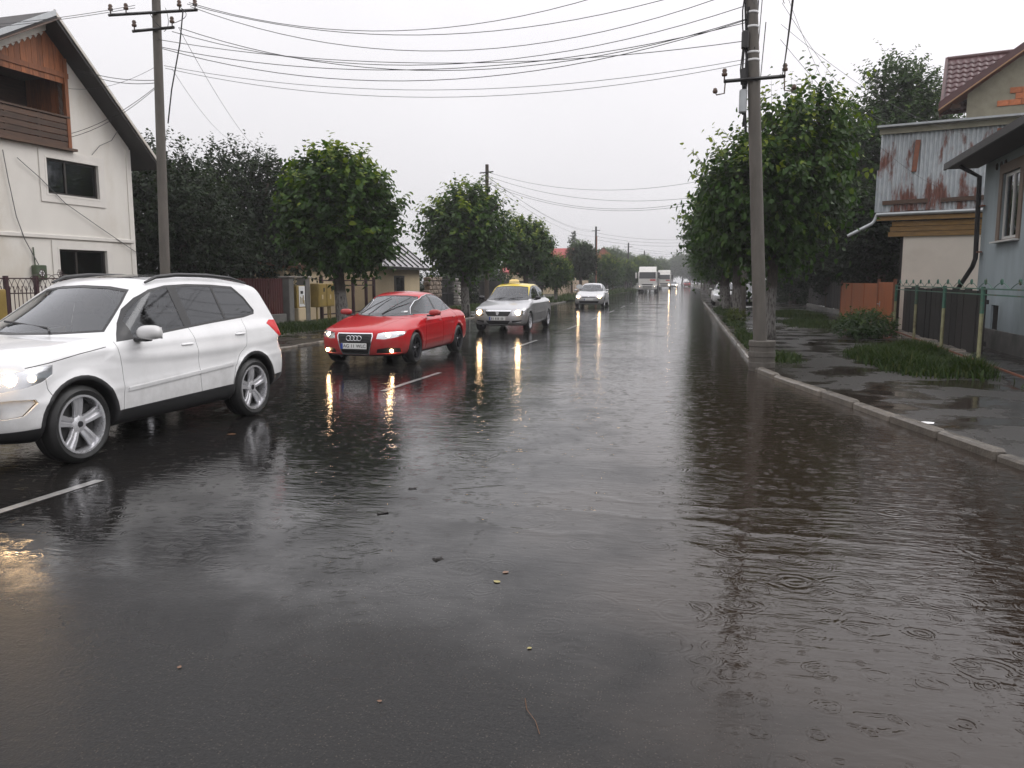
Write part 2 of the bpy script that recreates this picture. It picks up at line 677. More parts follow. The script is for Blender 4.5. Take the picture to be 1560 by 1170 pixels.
simple('wood_reddish', (0.29, 0.098, 0.034), 0.6, var=0.45, scale=7, bump=0.004, bscale=40, vary=0.28, stretch=(4, 4, 0.5))
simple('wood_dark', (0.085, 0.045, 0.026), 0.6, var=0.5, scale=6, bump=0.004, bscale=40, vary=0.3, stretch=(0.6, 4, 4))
simple('wood_black', (0.02, 0.017, 0.015), 0.75, var=0.45, scale=8, bump=0.004, bscale=50, vary=0.3, stretch=(4, 4, 0.5))
simple('wood_ochre', (0.27, 0.155, 0.05), 0.7, var=0.35, scale=6, vary=0.15, stretch=(0.6, 4, 4))
simple('wood_pale', (0.42, 0.24, 0.13), 0.7, var=0.25, scale=6, stretch=(0.6, 4, 4))
simple('roof_dark', (0.028, 0.025, 0.024), 0.6, var=0.4, scale=5, bump=0.004)
simple('roof_soffit', (0.035, 0.028, 0.024), 0.8, var=0.4, scale=5)
simple('verge_white', (0.62, 0.58, 0.52), 0.6, var=0.15, scale=7)
simple('tile_maroon', (0.075, 0.022, 0.024), 0.5, var=0.22, scale=5, wet=0.15, vary=0.12)
simple('trim_maroon', (0.085, 0.032, 0.032), 0.5, var=0.25, scale=5, wet=0.3)
simple('metal_seam', (0.50, 0.49, 0.50), 0.35, metal=0.6, var=0.15, scale=3)
simple('metal_dark', (0.018, 0.017, 0.017), 0.5, metal=0.0, var=0.3, scale=8, wet=0.3)
simple('iron_maroon', (0.045, 0.018, 0.022), 0.5, var=0.3, scale=8, wet=0.3)
simple('sheet_maroon', (0.085, 0.017, 0.017), 0.45, var=0.2, scale=2, wet=0.3)
simple('sheet_orange', (0.36, 0.092, 0.016), 0.55, var=0.14, scale=1.6, wet=0.1, dirt=(0.26, 0.07, 0.016))
simple('roof_red', (0.36, 0.06, 0.055), 0.5, var=0.2, scale=2.5)
simple('roof_brown', (0.20, 0.09, 0.05), 0.7, var=0.25, scale=2.5)
simple('wall_orange', (0.50, 0.16, 0.10), 0.8, var=0.12, scale=2)
simple('post_cream_green', (0.30, 0.29, 0.16), 0.6, var=0.35, scale=9, dirt=(0.16, 0.12, 0.07), bump=0.002)
simple('paint_green', (0.055, 0.15, 0.105), 0.5, var=0.25, scale=9, dirt=(0.12, 0.09, 0.05))
simple('cabinet_yellow', (0.27, 0.19, 0.05), 0.45, var=0.25, scale=4, dirt=(0.24, 0.16, 0.04))
simple('box_green', (0.075, 0.10, 0.06), 0.5, var=0.2, scale=8)
simple('stone_rough', (0.24, 0.19, 0.15), 0.85, var=0.4, scale=6, bump=0.01, bscale=25, vary=0.35)
simple('stone_pale', (0.40, 0.37, 0.34), 0.85, var=0.3, scale=6, bump=0.01, bscale=25, vary=0.3)
simple('concrete_grey', (0.17, 0.165, 0.155), 0.85, var=0.3, scale=3, bump=0.005, dirt=(0.10, 0.10, 0.09))
simple('fence_beige', (0.44, 0.34, 0.25), 0.8, var=0.14, scale=2.5, vary=0.1)
simple('bark', (0.075, 0.060, 0.048), 0.9, var=0.4, scale=9, bump=0.02, bscale=22, stretch=(3, 3, 0.7))
simple('pvc_white', (0.72, 0.71, 0.68), 0.35, var=0.06, scale=3)
simple('frame_dark', (0.03, 0.025, 0.022), 0.4, var=0.2)
simple('frame_taupe', (0.20, 0.15, 0.115), 0.6, var=0.2)
simple('curtain', (0.30, 0.34, 0.31), 0.9, var=0.2, scale=7, stretch=(6, 6, 0.4))
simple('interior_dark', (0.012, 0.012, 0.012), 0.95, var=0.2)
simple('wire_black', (0.012, 0.012, 0.013), 0.6, var=0.1)
simple('wire_grey', (0.10, 0.10, 0.105), 0.5, var=0.1)
simple('porcelain', (0.10, 0.055, 0.035), 0.3, var=0.2)
simple('galvanised', (0.42, 0.44, 0.45), 0.4, metal=0.5, var=0.15)
simple('sign_white', (0.80, 0.80, 0.80), 0.4, var=0.04)
simple('rust_brown', (0.20, 0.07, 0.035), 0.7, var=0.35, scale=8)
simple('paper', (0.8, 0.8, 0.8), 0.6, var=0.05)
simple('leaf_yellow', (0.30, 0.25, 0.06), 0.4, var=0.2, scale=30, wet=0.5)
simple('leaf_brown', (0.16, 0.07, 0.025), 0.5, var=0.3, scale=30, wet=0.5)
simple('twig', (0.10, 0.07, 0.04), 0.7)


def whitewashed():
    t = NT('trunk_whitewash')
    tc = t.n('ShaderNodeTexCoord')
    s = t.n('ShaderNodeSeparateXYZ')
    t.l(tc.outputs['Object'], s.inputs[0])
    v = t.coord('Object', (4, 4, 1.2))
    n = t.noise(v, 6, 5, 0.65)
    edge = t.math('ADD', s.outputs[2], t.math('MULTIPLY', n, 0.5))
    f = t.math('MULTIPLY', t.smooth(edge, 1.55, 1.40), t.smooth(n, 0.36, 0.56))
    bark = t.ramp(n, [(0.3, (0.035, 0.030, 0.026)), (0.7, (0.095, 0.08, 0.066))])
    c = t.mix(t.math('MULTIPLY', f, 0.8), bark, (0.26, 0.25, 0.235))
    t.principled(**{'Base Color': c, 'Roughness': 0.9, 'Normal': t.bump(t.noise(v, 9, 4, 0.6), 0.02)})


whitewashed()


def rusty_sheet():
    t = NT('corrugated_rusty')
    v = t.coord('Object', (1.0, 1, 0.42))
    n1 = t.noise(v, 1.55, 5, 0.62, 0.3)
    n2 = t.noise(v, 9, 4, 0.7)
    z = t.ramp(n2, [(0.3, (0.33, 0.36, 0.38)), (0.7, (0.48, 0.51, 0.52))])
    r = t.ramp(n2, [(0.3, (0.11, 0.045, 0.035)), (0.7, (0.20, 0.085, 0.06))])
    f = t.smooth(t.math('ADD', t.math('MULTIPLY', n1, 0.85), t.math('MULTIPLY', n2, 0.15)), 0.50, 0.60)
    oi = t.n('ShaderNodeObjectInfo')
    t.principled(**{'Base Color': t.mix(f, z, r), 'Roughness': t.math('MULTIPLY_ADD', f, 0.3, 0.45), 'Metallic': t.math('MULTIPLY_ADD', f, -0.2, 0.2)})


rusty_sheet()


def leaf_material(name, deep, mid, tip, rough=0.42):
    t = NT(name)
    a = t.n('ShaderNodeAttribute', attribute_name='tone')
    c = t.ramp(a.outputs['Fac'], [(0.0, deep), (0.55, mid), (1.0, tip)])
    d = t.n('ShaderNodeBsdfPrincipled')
    t.l(c, d.inputs['Base Color'])
    d.inputs['Roughness'].default_value = rough
    d.inputs['Specular IOR Level'].default_value = 0.22
    tr = t.n('ShaderNodeBsdfTranslucent')
    t.l(t.mix(1.0, c, (0.9, 1.0, 0.45), 'MULTIPLY'), tr.inputs[0])
    m = t.n('ShaderNodeMixShader')
    m.inputs[0].default_value = 0.38
    t.l(d.outputs[0], m.inputs[1])
    t.l(tr.outputs[0], m.inputs[2])
    t.l(m.outputs[0], t.out.inputs['Surface'])


leaf_material('leaf_linden', (0.018, 0.046, 0.009), (0.048, 0.105, 0.014), (0.24, 0.29, 0.020))
leaf_material('leaf_dark', (0.010, 0.019, 0.008), (0.018, 0.034, 0.011), (0.045, 0.075, 0.018))
leaf_material('leaf_garden', (0.025, 0.05, 0.018), (0.05, 0.095, 0.026), (0.11, 0.16, 0.035))
leaf_material('leaf_hedge', (0.05, 0.07, 0.015), (0.085, 0.11, 0.02), (0.14, 0.16, 0.03))
leaf_material('grass_blade', (0.020, 0.036, 0.009), (0.036, 0.070, 0.013), (0.095, 0.105, 0.03), 0.5)


def car_paint(name, col, flake=0.0, rough=0.35, ior=1.5):
    t = NT(name)
    v = t.coord('Object')
    n = t.noise(v, 2.2, 5, 0.6)
    drops = t.n('ShaderNodeTexVoronoi')
    drops.inputs['Scale'].default_value = 55
    t.l(v, drops.inputs['Vector'])
    dh = t.smooth(drops.outputs['Distance'], 0.34, 0.10)
    c = t.mix(t.smooth(n, 0.35, 0.75), col, tuple(x * 0.90 for x in col))
    sz = t.n('ShaderNodeSeparateXYZ')
    t.l(v, sz.inputs[0])
    splash = t.noise(v, 9, 4, 0.65)
    grime = t.smooth(t.math('ADD', sz.outputs[2], t.math('MULTIPLY', splash, 0.5)), 0.98, 0.55)
    c = t.mix(t.math('MULTIPLY', grime, 0.30), c, (0.16, 0.145, 0.125))      # road spray dried on the sills
    t.principled(**{'Base Color': c, 'Roughness': rough, 'Metallic': flake, 'Specular IOR Level': 0.5 if flake else 0.08,
                    'Coat Weight': 1.0, 'Coat Roughness': 0.03, 'Coat IOR': ior, 'Coat Normal': t.bump(dh, 0.0004)})


car_paint('paint_white', (0.80, 0.80, 0.80))
car_paint('paint_red', (0.50, 0.005, 0.012), 0.0, ior=1.33)
car_paint('paint_silver', (0.50, 0.50, 0.515), 0.65, 0.38)
car_paint('paint_silver_light', (0.62, 0.62, 0.635), 0.55, 0.38)
car_paint('paint_yellow', (0.80, 0.60, 0.02))
car_paint('paint_truck', (0.72, 0.70, 0.66))
car_paint('paint_black', (0.012, 0.012, 0.014))
car_paint('paint_maroon', (0.20, 0.03, 0.03))
simple('plastic_black', (0.016, 0.016, 0.017), 0.5, var=0.2, wet=0.35)
simple('rubber', (0.012, 0.012, 0.012), 0.6, var=0.2, scale=20, bump=0.002, bscale=120, wet=0.3)
simple('alloy', (0.68, 0.68, 0.70), 0.26, metal=0.6, var=0.04)
simple('alloy_dark', (0.05, 0.05, 0.055), 0.35, metal=0.5, var=0.1)
simple('disc_dark', (0.03, 0.03, 0.03), 0.6, metal=0.4, var=0.2)
simple('chrome', (0.80, 0.80, 0.82), 0.12, metal=1.0, var=0.02)
simple('lamp_reflector', (0.70, 0.71, 0.73), 0.15, metal=0.9, var=0.1, scale=14)
simple('lens_red', (0.62, 0.015, 0.02), 0.3, var=0.1, wet=0.25, spec=0.2)
simple('seat_grey', (0.05, 0.05, 0.052), 0.9, var=0.15)
simple('plate_white', (0.72, 0.72, 0.70), 0.4, var=0.03)
simple('plate_blue', (0.02, 0.06, 0.32), 0.4, var=0.05)
simple('ink_black', (0.01, 0.01, 0.01), 0.5, var=0.05)
simple('flag_red', (0.55, 0.05, 0.05), 0.5, var=0.1)
simple('gap_black', (0.006, 0.006, 0.006), 0.8, var=0.05)
emit('headlight_glow', (1.0, 0.66, 0.34), 48.0)
emit('headlight_dim', (1.0, 0.80, 0.55), 3.0)
emit('taxi_glow', (1.0, 0.75, 0.35), 0.9)


def glass(name, tint, strength=0.5, refl=1.0):
    t = NT(name)
    tr = t.n('ShaderNodeBsdfTransparent')
    tr.inputs[0].default_value = (*tint, 1)
    gl = t.n('ShaderNodeBsdfGlossy')
    gl.inputs[0].default_value = (0.95, 0.97, 1.0, 1)
    gl.inputs['Roughness'].default_value = 0.03
    v = t.coord('Object')
    drops = t.n('ShaderNodeTexVoronoi')
    drops.inputs['Scale'].default_value = 48
    t.l(v, drops.inputs['Vector'])
    nb = t.bump(t.smooth(drops.outputs['Distance'], 0.32, 0.08), 0.0003)
    t.l(nb, gl.inputs['Normal'])
    fr = t.n('ShaderNodeFresnel')
    fr.inputs[0].default_value = 1.5
    f = t.math('MULTIPLY', t.math('MULTIPLY_ADD', fr.outputs[0], 1.25, 0.02), refl, clamp=True)
    m = t.n('ShaderNodeMixShader')
    t.l(f, m.inputs[0])
    t.l(tr.outputs[0], m.inputs[1])
    t.l(gl.outputs[0], m.inputs[2])
    t.l(m.outputs[0], t.out.inputs['Surface'])


glass('glass_windscreen', (0.52, 0.56, 0.56), refl=1.25)
glass('glass_side', (0.30, 0.34, 0.34))
glass('glass_privacy', (0.05, 0.055, 0.06))
glass('glass_house', (0.55, 0.58, 0.58), refl=0.8)
glass('glass_lamp', (0.93, 0.94, 0.96), refl=0.8)
# ------------------------------------------------------------------ ground, road, kerbs, pavement
def s01(v, a, b):
    t = min(1, max(0, (v - a) / (b - a)))
    return t * t * (3 - 2 * t)


def XC(Y):      # centre line: a slow left-hand curve near the camera, a slight drift far away
    return -3.82 - .0011 * max(0.0, 32 - max(Y, -6)) ** 2 + .8 * s01(Y, 60, 140)


def XR(Y):      # right kerb, flaring out towards the camera
    return (1.25 if Y >= 14.5 else 1.25 + .225 * (14.5 - Y)) + .8 * s01(Y, 60, 140)


def XL(Y):
    return XC(Y) - 5.2


def sheet(name, left, right, z, mat, ys, nx=1, parent=None, kind='structure', bumpy=0.0):
    V, F = [], []
    for Y in ys:
        a, b = left(Y), right(Y)
        for i in range(nx + 1):
            x = a + (b - a) * i / nx
            zz = z + (bumpy * (math.sin(x * 3.1 + Y * 1.7) + math.sin(Y * 2.3 - x * 1.3)) if 0 < i < nx else 0)
            V.append((x, Y, zz))
    for j in range(len(ys) - 1):
        for i in range(nx):
            k = j * (nx + 1) + i
            F.append((k, k + 1, k + nx + 2, k + nx + 1))
    o = link(bpy.data.objects.new(name, mesh_of(name, V, F, mat, True)), parent)
    if parent is None:
        tag(o, kind=kind)
    return o


ys_near = list(np.arange(-20, 60, 1.0)) + list(np.arange(60, 160, 5.0)) + [200, 300, 420]
gm = mesh_of('ground', [(-460, -60, -.03), (460, -60, -.03), (460, 460, -.03), (-460, 460, -.03)], [(0, 1, 2, 3)], 'soil')
tag(link(bpy.data.objects.new('ground', gm)), kind='structure')
road = sheet('road', lambda Y: XL(Y) - .02, lambda Y: XR(Y) + .02, 0.0, 'wet_road', ys_near)
FEN = lambda Y: 5.2 + .08 * (Y - 15.9)
sheet('pavement_right', lambda Y: XR(Y) + .10, lambda Y: FEN(Y) + 3.0, .062, 'wet_pavement', list(np.arange(-20, 62, 1.0)) + [80, 120, 200], 6, bumpy=.006)
sheet('pavement_left', lambda Y: -11.0 - .0011 * max(0, 32 - max(Y, -6)) ** 2, lambda Y: XL(Y) - .10, .055, 'wet_verge_dirt', list(np.arange(-10, 62, 1.0)) + [80, 120, 200], 3, bumpy=.004)
sheet('verge_left', lambda Y: -14.2, lambda Y: -11.0 - .0011 * max(0, 32 - max(Y, -6)) ** 2, .06, 'soil', list(np.arange(-10, 62, 2.0)) + [80, 120, 200], 2)

# kerb stones, one by one
stone = []
for v in range(4):
    m = MB()
    m.box((0, 0, 0), (.125, .965, .22), bev=.022)
    vv = random.Random(v)
    for p in m.v:
        p.x += vv.uniform(-.006, .006)
        p.z += vv.uniform(-.006, .006)
    stone.append(m.mesh('kerb_stone', 'kerb_concrete'))
for nm, fn, sg, y0, y1 in (('kerb_right', XR, 1, 1.0, 60.0), ('kerb_left', XL, -1, 14.0, 60.0)):
    k = thing(nm, None, None)
    tag(k, kind='structure')
    Y, i = y0, 0
    rr = random.Random(3)
    while Y < y1:
        x0, x1 = fn(Y), fn(Y + 1)
        ang = math.atan2(x1 - x0, 1.0)
        sub = .022 if (sg > 0 and 14.3 < Y < 16) else 0
        piece('kerb_stone', stone[rr.randrange(4)], k, ((x0 + x1) / 2 + sg * .055 + rr.uniform(-.012, .012), Y + .5 * math.cos(ang), -.030 + rr.uniform(-.012, .012) - sub - (.03 if sg < 0 else 0)), (rr.uniform(-.01, .01), rr.uniform(-.03, .03), -ang + rr.uniform(-.012, .012)))
        Y += math.cos(ang)
        i += 1

# painted dashes of the centre line
for ya, yb in ((2.0, 5.48), (10.96, 13.41), (18.6, 21.5), (26.6, 29.6), (33.5, 36.5), (41, 44), (49, 52), (57, 60), (66, 69)):
    n = 6
    V = []
    for i in range(n + 1):
        Y = ya + (yb - ya) * i / n
        V += [(XC(Y) - .045, Y, .004), (XC(Y) + .045, Y, .004)]
    me = mesh_of('lane_dash', V, [(2 * i, 2 * i + 1, 2 * i + 3, 2 * i + 2) for i in range(n)], 'line_paint')
    link(bpy.data.objects.new('lane_dash', me), road)


# grass: blades nobody could count
def grass(name, label, spots, n, hmin, hmax, seed, z=.06, wd=.012):
    """spots: ellipses (x, y, rx, ry)"""
    g = np.random.default_rng(seed)
    ar = np.array([a[2] * a[3] for a in spots])
    w = g.choice(len(spots), n, p=ar / ar.sum())
    S = np.array(spots)[w]
    r, th = g.random(n) ** .62 * (1 + .2 * g.standard_normal(n)), g.random(n) * 2 * np.pi
    x, y = S[:, 0] + S[:, 2] * r * np.cos(th), S[:, 1] + S[:, 3] * r * np.sin(th)
    clump = .55 + .45 * np.sin(x * 2.1 + 1.3) * np.sin(y * 1.7) + .25 * g.standard_normal(n)
    h = (hmin + (hmax - hmin) * np.clip(clump, 0, 1)) * (.7 + .6 * g.random(n)) * np.clip(1.25 - r * .55, .35, 1)
    a = g.random(n) * 2 * np.pi
    lean = (.2 + .9 * g.random(n)) * h
    dx, dy = np.cos(a), np.sin(a)
    base = np.stack([x, y, np.full(n, z)], 1)
    sd = np.stack([-dy, dx, np.zeros(n)], 1) * (wd * (.6 + .8 * g.random(n)))[:, None]
    mid = base + np.stack([dx * lean * .35, dy * lean * .35, h * .62], 1)
    tip = base + np.stack([dx * lean, dy * lean, h], 1)
    V = np.stack([base - sd, base + sd, mid + sd * .7, mid - sd * .7, tip], 1).reshape(-1, 3)
    i = np.arange(n) * 5
    F = np.concatenate([np.stack([i, i + 1, i + 2], 1), np.stack([i, i + 2, i + 3], 1), np.stack([i + 3, i + 2, i + 4], 1)])
    tone = np.repeat(np.clip(g.normal(.5, .25, n), 0, 1), 5)
    o = link(bpy.data.objects.new(name, fast_mesh(name, V, F, 'grass_blade', attrs={'tone': ('FLOAT', 'POINT', tone)})))
    return tag(o, label, 'grass', kind='stuff')


grass('grass', 'long green grass growing on the right pavement along the fence', [(4.05, 16.0, .62, 1.9), (4.55, 17.6, .5, 1.5), (4.6, 14.6, .3, .8), (3.7, 17.2, .4, 1.2)], 24000, .06, .30, 1)
grass('grass', 'short grass growing beside the kerb around the right tree trunks', [(1.62, 21.5, .22, 4.0), (1.75, 31, .3, 3.0), (1.9, 16.5, .35, .8), (1.9, 42, .4, 5)], 12000, .05, .20, 2)
grass('grass', 'green grass strip growing under the linden along the left fence', [(-12.4, 24.5, 1.2, 5.5), (-12.2, 34, 1.2, 7), (-11.8, 46, 1.3, 8), (-12.6, 17, 1.1, 5)], 42000, .06, .22, 3)
grass('grass', 'grass patch beside the dark garden fence on the right', [(4.4, 30, .9, 2.6), (4.9, 38, 1.0, 3.5), (5.1, 10.5, .3, 2.4)], 12000, .06, .24, 4)
grass('grass', 'weedy verge growing along the far left fence', [(-10.0, 70, .9, 14), (-9.5, 95, 1.2, 14), (-9.5, 125, 1.5, 18)], 12000, .15, .5, 5, wd=.03)
# ------------------------------------------------------------------ houses, fences and gates
def cross_window(par, s0, s1, z0, z1, wall_w, f, out=1, frame='frame_dark', glassm='glass_house', mull=(.5,), fw=.055, room=True, curtain=None, sill=None):
    """frame ring with mullions, panes, a dark room behind; f(s, w, z); out: sign of w towards the street"""
    P = lambda u, v, w: f(u, w, v)
    a, b = wall_w - out * .10, wall_w - out * .05
    r = MB()
    r.plate([(s0, z0), (s1, z0), (s1, z1), (s0, z1)], [[(s0 + fw, z0 + fw), (s1 - fw, z0 + fw), (s1 - fw, z1 - fw), (s0 + fw, z1 - fw)]], a, b, P)
    w = r.build('window', frame, par)
    xs = [s0 + fw] + [s0 + (s1 - s0) * t for t in mull] + [s1 - fw]
    for i in range(len(xs) - 1):
        if i:
            m = MB()
            m.plate([(xs[i] - fw * .5, z0 + fw), (xs[i] + fw * .5, z0 + fw), (xs[i] + fw * .5, z1 - fw), (xs[i] - fw * .5, z1 - fw)], [], a + out * .004, b + out * .004, P)
            m.build('mullion', frame, w)
        m = MB()
        m.plate([(xs[i] + .01, z0 + fw * .8), (xs[i + 1] - .01, z0 + fw * .8), (xs[i + 1] - .01, z1 - fw * .8), (xs[i] + .01, z1 - fw * .8)], [], wall_w - out * .078, wall_w - out * .074, P)
        m.build('pane', glassm, w)
    if curtain:
        m = MB()
        n = 24
        ca, cb = curtain
        for i in range(n):
            u0, u1 = ca + (cb - ca) * i / n, ca + (cb - ca) * (i + 1) / n
            d = .22 + .02 * (i % 2)
            d2 = .22 + .02 * ((i + 1) % 2)
            m.add([f(u0, wall_w - out * d, z0 + .02), f(u1, wall_w - out * d2, z0 + .02), f(u1, wall_w - out * d2, z1 - .02), f(u0, wall_w - out * d, z1 - .02)], [(0, 1, 2, 3)])
        m.build('curtain', 'curtain', w)
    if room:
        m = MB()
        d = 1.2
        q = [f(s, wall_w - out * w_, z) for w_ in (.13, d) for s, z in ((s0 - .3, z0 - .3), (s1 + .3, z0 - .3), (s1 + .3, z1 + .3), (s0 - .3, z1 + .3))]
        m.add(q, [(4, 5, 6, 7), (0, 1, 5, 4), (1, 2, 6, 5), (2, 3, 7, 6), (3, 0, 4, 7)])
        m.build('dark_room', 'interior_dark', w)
    return w


# ---- the cream house with the wooden loggia
LH = thing('cream_house', 'cream stucco house with wooden loggia under its dark steep gable', 'house', (-15.0, 19.8, 0), math.atan2(-1, -.08))
lf = lambda s, w, z: (s, w, z)
lp = lambda u, v, w: (u, w, v)
RS, LS = (7.7 - 5.2) / 2.7, .565
m = MB()
m.plate([(0, 0), (7.5, 0), (7.5, 4.98), (2.7, 7.7), (0, 5.2)], [[(1.12, 3.68), (2.80, 3.68), (2.80, 4.60), (1.12, 4.60)], [(1.0, .95), (2.6, .95), (2.6, 2.42), (1.0, 2.42)], [(2.0, 4.87), (5.4, 4.87), (5.4, 6.6), (2.0, 6.6)]], -.25, 0, lp)
m.build('front_wall', 'stucco_cream', LH)
m = MB()
m.box((.125, -4.7, 2.58), (.25, 8.9, 5.16))
m.build('side_wall', 'stucco_cream', LH)
m = MB()
m.box((7.375, -4.7, 2.4), (.25, 8.9, 4.8))
m.build('side_wall', 'stucco_cream', LH)
m = MB()
m.box((3.9, .025, 2.68), (7.7, .05, .10), bev=.012)
m.build('string_course', 'stucco_white', LH)
m = MB()
m.box((.06, .012, 2.6), (.16, .03, 5.1))
m.build('corner_band', 'stucco_white', LH)
for (s0, s1, z0, z1, cu) in ((1.12, 2.80, 3.68, 4.60, None), (1.0, 2.6, .95, 2.42, (1.1, 1.75))):
    m = MB()
    t = .17
    m.plate([(s0 - t, z0 - t), (s1 + t, z0 - t), (s1 + t, z1 + t), (s0 - t, z1 + t)], [[(s0 - .015, z0 - .015), (s1 + .015, z0 - .015), (s1 + .015, z1 + .015), (s0 - .015, z1 + .015)]], 0.002, .028, lp)
    m.build('window_surround', 'stucco_white', LH)
    m = MB()
    m.plate([(s0 - .014, z0 - .014), (s1 + .014, z0 - .014), (s1 + .014, z1 + .014), (s0 - .014, z1 + .014)], [[(s0 + .035, z0 + .035), (s1 - .035, z0 + .035), (s1 - .035, z1 - .035), (s0 + .035, z1 - .035)]], -.13, .034, lp)
    m.build('reveal', 'stucco_white', LH)
    cross_window(LH, s0 + .03, s1 - .03, z0 + .03, z1 - .03, 0, lf, 1, mull=(.62,), curtain=cu)
m = MB()
m.box((1.45, -.35, 3.80), (.62, .05, .16))
m.build('window_sill_box', 'galvanised', LH)
# roof slabs with a deep overhang
ov = .52
for nm, pts in (('roof_slope', [(-.58, 5.2 - .58 * RS + .02), (2.7, 7.72), (2.7, 7.90), (-.62, 5.2 - .62 * RS + .16)]), ('roof_slope', [(2.7, 7.72), (8.4, 7.72 - 5.7 * LS), (8.4, 7.90 - 5.7 * LS), (2.7, 7.90)])):
    m = MB()
    m.prism(pts, -9.6, ov, lp)
    m.build(nm, 'roof_dark', LH)
m = MB()
m.prism([(-.66, 5.2 - .66 * RS + .10), (2.72, 7.84), (2.72, 7.93), (-.70, 5.2 - .70 * RS + .19)], ov + .002, ov + .03, lp)
m.build('verge_board', 'verge_white', LH)
m = MB()
m.prism([(2.68, 7.80), (8.4, 7.80 - 5.72 * LS), (8.4, 7.92 - 5.72 * LS), (2.68, 7.93)], ov + .004, ov + .034, lp)
m.build('verge_board', 'galvanised', LH)
m = MB()
m.prism([(2.62, 7.52), (7.6, 7.52 - 4.98 * LS), (7.6, 7.68 - 4.98 * LS), (2.62, 7.68)], .10, .16, lp)
bb = m.build('barge_board', 'verge_white', LH)
for k in range(30):                     # scalloped lower edge of the barge board
    s_ = 2.75 + k * .16
    m = MB()
    m.prism([(s_ - .06, 7.53 - (s_ - 2.62) * LS), (s_ + .06, 7.53 - (s_ - 2.62) * LS - .03), (s_, 7.44 - (s_ - 2.62) * LS)], .12, .14, lp)
    m.build('scallop', 'verge_white', bb)
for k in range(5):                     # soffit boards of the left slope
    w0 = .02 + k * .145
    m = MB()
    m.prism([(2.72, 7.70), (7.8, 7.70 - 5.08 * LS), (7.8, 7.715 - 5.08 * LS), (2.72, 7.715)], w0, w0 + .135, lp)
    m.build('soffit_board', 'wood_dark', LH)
# boarded gable above the loggia
s_ = 2.02
gi = 0
while s_ < 5.4:
    a, b = s_, min(s_ + .150, 5.4)
    top = lambda q: (5.2 + q * RS if q < 2.7 else 7.7 - (q - 2.7) * LS) - .02
    pts = [(a, 6.42), (b, 6.42), (b, top(b)), (a, top(a))] if not (a < 2.7 < b) else [(a, 6.42), (b, 6.42), (b, top(b)), (2.7, top(2.7)), (a, top(a))]
    m = MB()
    m.prism(pts, .006, .028 + .004 * (gi % 2), lp)
    m.build('gable_board', 'wood_reddish', LH)
    s_ += .158
    gi += 1
m = MB()
m.box((3.7, .045, 6.62), (3.5, .03, .12))
m.build('gable_beam', 'wood_reddish', LH)
m = MB()
m.box((2.04, .02, 5.95), (.10, .10, 2.15))
m.build('loggia_post', 'wood_reddish', LH)
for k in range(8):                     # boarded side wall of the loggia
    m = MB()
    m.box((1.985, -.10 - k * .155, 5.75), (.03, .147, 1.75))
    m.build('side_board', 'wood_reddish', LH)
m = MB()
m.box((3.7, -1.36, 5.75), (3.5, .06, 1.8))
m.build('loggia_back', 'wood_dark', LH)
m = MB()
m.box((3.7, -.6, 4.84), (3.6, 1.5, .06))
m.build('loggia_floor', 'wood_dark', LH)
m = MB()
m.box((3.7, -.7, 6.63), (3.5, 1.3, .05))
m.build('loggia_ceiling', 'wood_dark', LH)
for k in range(5):                     # parapet boards with gaps
    m = MB()
    m.box((3.73, .035 + .006 * (k % 2), 4.95 + k * .142), (3.42, .025, .122))
    m.build('parapet_board', 'wood_dark', LH)
m = MB()
m.box((3.73, .03, 5.62), (3.46, .10, .045))
m.build('handrail', 'wood_dark', LH)
for s_ in (2.05, 2.9, 3.8, 4.7):
    m = MB()
    m.box((s_, .012, 5.25), (.07, .06, .74))
    m.build('parapet_post', 'wood_dark', LH)

mb_ = thing('meter_box', 'small green electricity meter box on the cream wall', 'meter box', (-15.0, 19.8, 0), math.atan2(-1, -.08))
m = MB()
m.box((3.25, .09, 1.80), (.30, .18, .36), bev=.02)
bx_ = m.build('box', 'box_green', mb_)
m = MB()
m.lathe([(0, .20), (.06, .20), (.07, .18)], c=(3.27, 0, 1.78), axis='y', n=14)
m.build('meter_window', 'sign_white', mb_)
m = MB()
m.tube([(3.3, .03, 1.98), (3.32, .03, 2.4)], .015, 6)
m.build('conduit', 'box_green', mb_)


# ---- iron fence before the cream house
IF = thing('iron_fence', 'ornate dark maroon iron fence before the cream house', 'fence', (-12.8, 11.5, 0))
bar = MB().tube([(0, 0, .30), (0, 0, 1.50)], .009, 5).mesh('picket', 'iron_maroon')
lat = MB().tube([(0, -.07, 1.38), (0, .07, 1.64)], .007, 4).mesh('lattice_bar', 'iron_maroon')
for k in range(46):
    piece('picket', bar, IF, (0, k * .10, 0))
for k in range(33):
    piece('lattice_bar', lat, IF, (0, .07 + k * .14, 0))
    piece('lattice_bar', lat, IF, (.012, .07 + k * .14, 0), (0, 0, math.pi))
for z in (.35, 1.36, 1.65):
    m = MB()
    m.box((0, 2.35, z), (.022, 4.7, .024))
    m.build('rail', 'iron_maroon', IF)
for y in (0, 1.62, 2.36, 3.05, 4.7):
    m = MB()
    m.box((0, y, .85), (.07, .07, 1.7))
    m.build('post', 'iron_maroon', IF)
for y in (2.54, 3.02):
    m = MB()
    for k in range(6):
        a = k * math.pi / 3
        m.tube([(0, y + .055 * math.cos(a) + .03 * math.cos(t), 1.755 + .055 * math.sin(a) + .03 * math.sin(t)) for t in np.linspace(0, 2 * math.pi, 9)], .007, 4, caps=False)
    m.tube([(0, y, 1.65), (0, y, 1.80)], .01, 5)
    for sg in (-1, 1):
        m.tube([(0, y + sg * (.04 + .30 * t), 1.72 - .07 * t + .04 * math.sin(t * 3.1)) for t in np.linspace(0, 1, 7)], .006, 4)
    m.build('finial', 'iron_maroon', IF)
m = MB()
m.box((0, 2.35, .15), (.22, 4.9, .30))
m.build('plinth', 'concrete_grey', IF)
